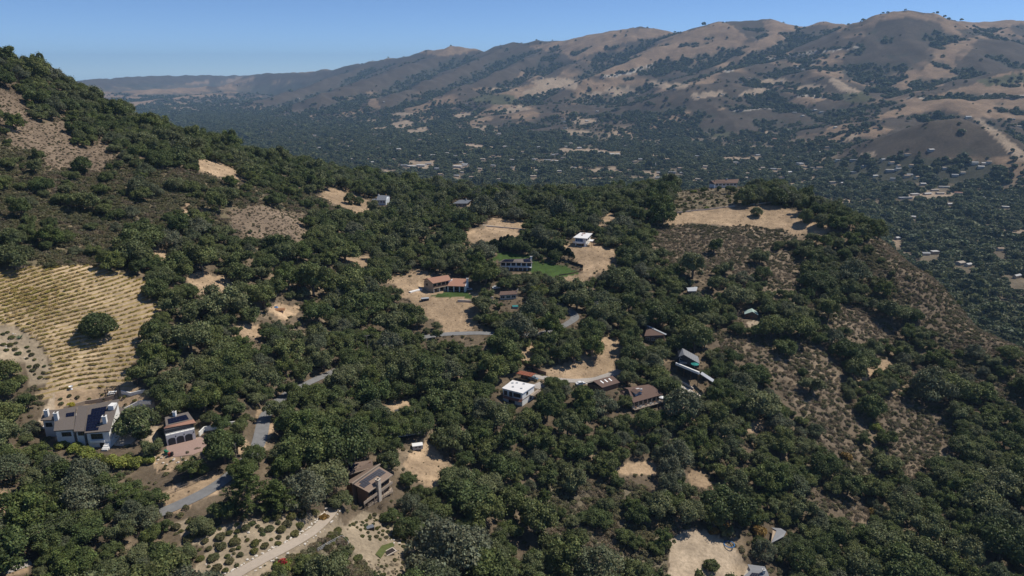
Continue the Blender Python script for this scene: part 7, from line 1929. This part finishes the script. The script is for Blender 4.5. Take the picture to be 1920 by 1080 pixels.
for k, (x, y, r) in enumerate(st_):
    o = link('garden_rock', ROCK[k % 4], None, (x, y, float(ground(x, y)) + r * .15)); o.scale = (r, r, r); o.rotation_euler.z = rng.uniform(0, 6.28); tag(o, sl[k], 'rock', 'pale rocks edging the gardens')
# agave clump at the left edge
o = prop('agave', 37, 634, 'blue-green agave clump on the rocky bank left of the vineyard', 'agave'); M['agave'] = mat('agave_leaf', (.13, .19, .11), .6, .15, 2)
for k in range(16):
    a = k * 2.4; e = .35 + .05 * (k % 5); L = 1.5; d = Vector((math.cos(a) * math.cos(e), math.sin(a) * math.cos(e), math.sin(e) + .2 * (k % 3))); bars('leaf', [((0, 0, 0), tuple(d * L), .16, .02)], M['agave'], o, 4)
# ------------------------------------------------------------------ houses of the village on the valley floor
ro = {'w': M['paleroof'], 'g': mat('dull_grey_roof', (.30, .31, .32), .8, .1, .3), 'c': mat('beige_roof', (.38, .33, .27), .9, .1, .3), 't': mat('tan_roof', (.32, .24, .17), .9, .1, .5), 'r': M['terracotta']}
rw = {'w': 'white-roofed', 'g': 'grey-roofed', 'c': 'beige-roofed', 't': 'tan-roofed', 'r': 'terracotta-roofed'}
M['palewall'] = mat('pale_wall', (.36, .345, .32), .9, .08, .3)
TM = {}
for key in ro:
    for form in ('flat', 'gable'):
        if form == 'flat':
            rf = poly_mesh('house_roof', *(lambda V, F: (_slab([(-.53, -.55, 1.06), (.53, -.55, 1.06), (.53, .55, 1.06), (-.53, .55, 1.06)], .07, V, F), V, F)[1:])([], []), ro[key])
        else:
            V, F = [], []; _slab([(-.54, -.58, .93), (.54, -.58, .93), (.54, 0, 1.3), (-.54, 0, 1.3)], .05, V, F); _slab([(-.54, 0, 1.3), (.54, 0, 1.3), (.54, .58, .93), (-.54, .58, .93)], .05, V, F)
            rf = poly_mesh('house_roof', V, F, ro[key])
        TM[key, form] = rf
V = [(-.5, -.5, -.6), (.5, -.5, -.6), (.5, .5, -.6), (-.5, .5, -.6), (-.5, -.5, .98), (.5, -.5, .98), (.5, .5, .98), (-.5, .5, .98), (-.5, 0, 1.24), (.5, 0, 1.24)]
WG = {m_: poly_mesh('house_wall', V, [(0, 1, 5, 4), (1, 2, 6, 9, 5), (2, 3, 7, 6), (3, 0, 4, 8, 7), (4, 5, 9, 8), (6, 7, 8, 9), (3, 2, 1, 0)], M[m_]) for m_ in ('palewall', 'cream', 'tanwall')}
WF = {m_: poly_mesh('house_wall', *(lambda V, F: (_slab([(-.5, -.5, .98), (.5, -.5, .98), (.5, .5, .98), (-.5, .5, .98)], 1.58, V, F), V, F)[1:])([], []), M[m_]) for m_ in ('palewall', 'cream', 'tanwall')}
VLM = {n_: hit(*p)[0] for n_, p in {'the long pale valley field': (900, 275), 'the long tan valley field': (1150, 284), 'the white village roofs': (785, 312), 'the big foothill house': (1014, 150), 'the dark flat foothill': (1420, 225), 'the brown dome hill': (1780, 262), 'the fields above the dome': (1760, 200), 'the zigzag hillside field': (1590, 168), 'the small tan field': (1390, 299), 'the bare edge patch': (1900, 440), 'the pale spur at valley left': (700, 190), 'the tan wedge on the valley left': (590, 214), 'the far tableland': (330, 180)}.items()}
LM.clear(); LM.update(VLM)
tl_ = place_labels(TP[:, :2], [('long ' if t[2] > 28 else 'small ') + rw[t[4]] + ' house' for t in TOWN])
for k, t in enumerate(TOWN):
    p = TP[k]; flat = t[2] > 24 or k % 4 == 0
    o = link('village_house', None, None, (p[0], p[1], p[2])); o.rotation_euler.z = rng.uniform(-.5, .5); sc_ = 0.88
    o.scale = (t[2] * sc_, t[3] * sc_, rng.uniform(3.8, 5.5)); wm = ('palewall', 'cream', 'tanwall')[k % 3]
    link('wall', (WF if flat else WG)[wm], o); link('roof', TM[t[4], 'flat' if flat else 'gable'], o)
    tag(o, tl_[k], 'house', 'houses on the valley floor and foothills')
# ------------------------------------------------------------------ the air
hz = bpy.data.materials.new('haze'); hz.use_nodes = True
hz.node_tree.nodes.clear()
_o = hz.node_tree.nodes.new('ShaderNodeOutputMaterial'); _v = hz.node_tree.nodes.new('ShaderNodeVolumePrincipled')
_v.inputs['Color'].default_value = (0.44, 0.70, 1.0, 1)
_v.inputs['Density'].default_value = 5.3e-5
hz.node_tree.links.new(_v.outputs[0], _o.inputs['Volume'])
_x, _y0, _y1, _z0, _z1 = 18400, -18400, 18400, VALLEY - 60, 560
_V = [(sx * _x, y, z) for z in (_z0, _z1) for y in (_y0, _y1) for sx in (-1, 1)]
hzo = link('haze', mesh_np('haze', _V, [(0, 2, 3, 1), (4, 5, 7, 6), (0, 1, 5, 4), (2, 6, 7, 3), (0, 4, 6, 2), (1, 3, 7, 5)], hz))
tag(hzo, kind='stuff')
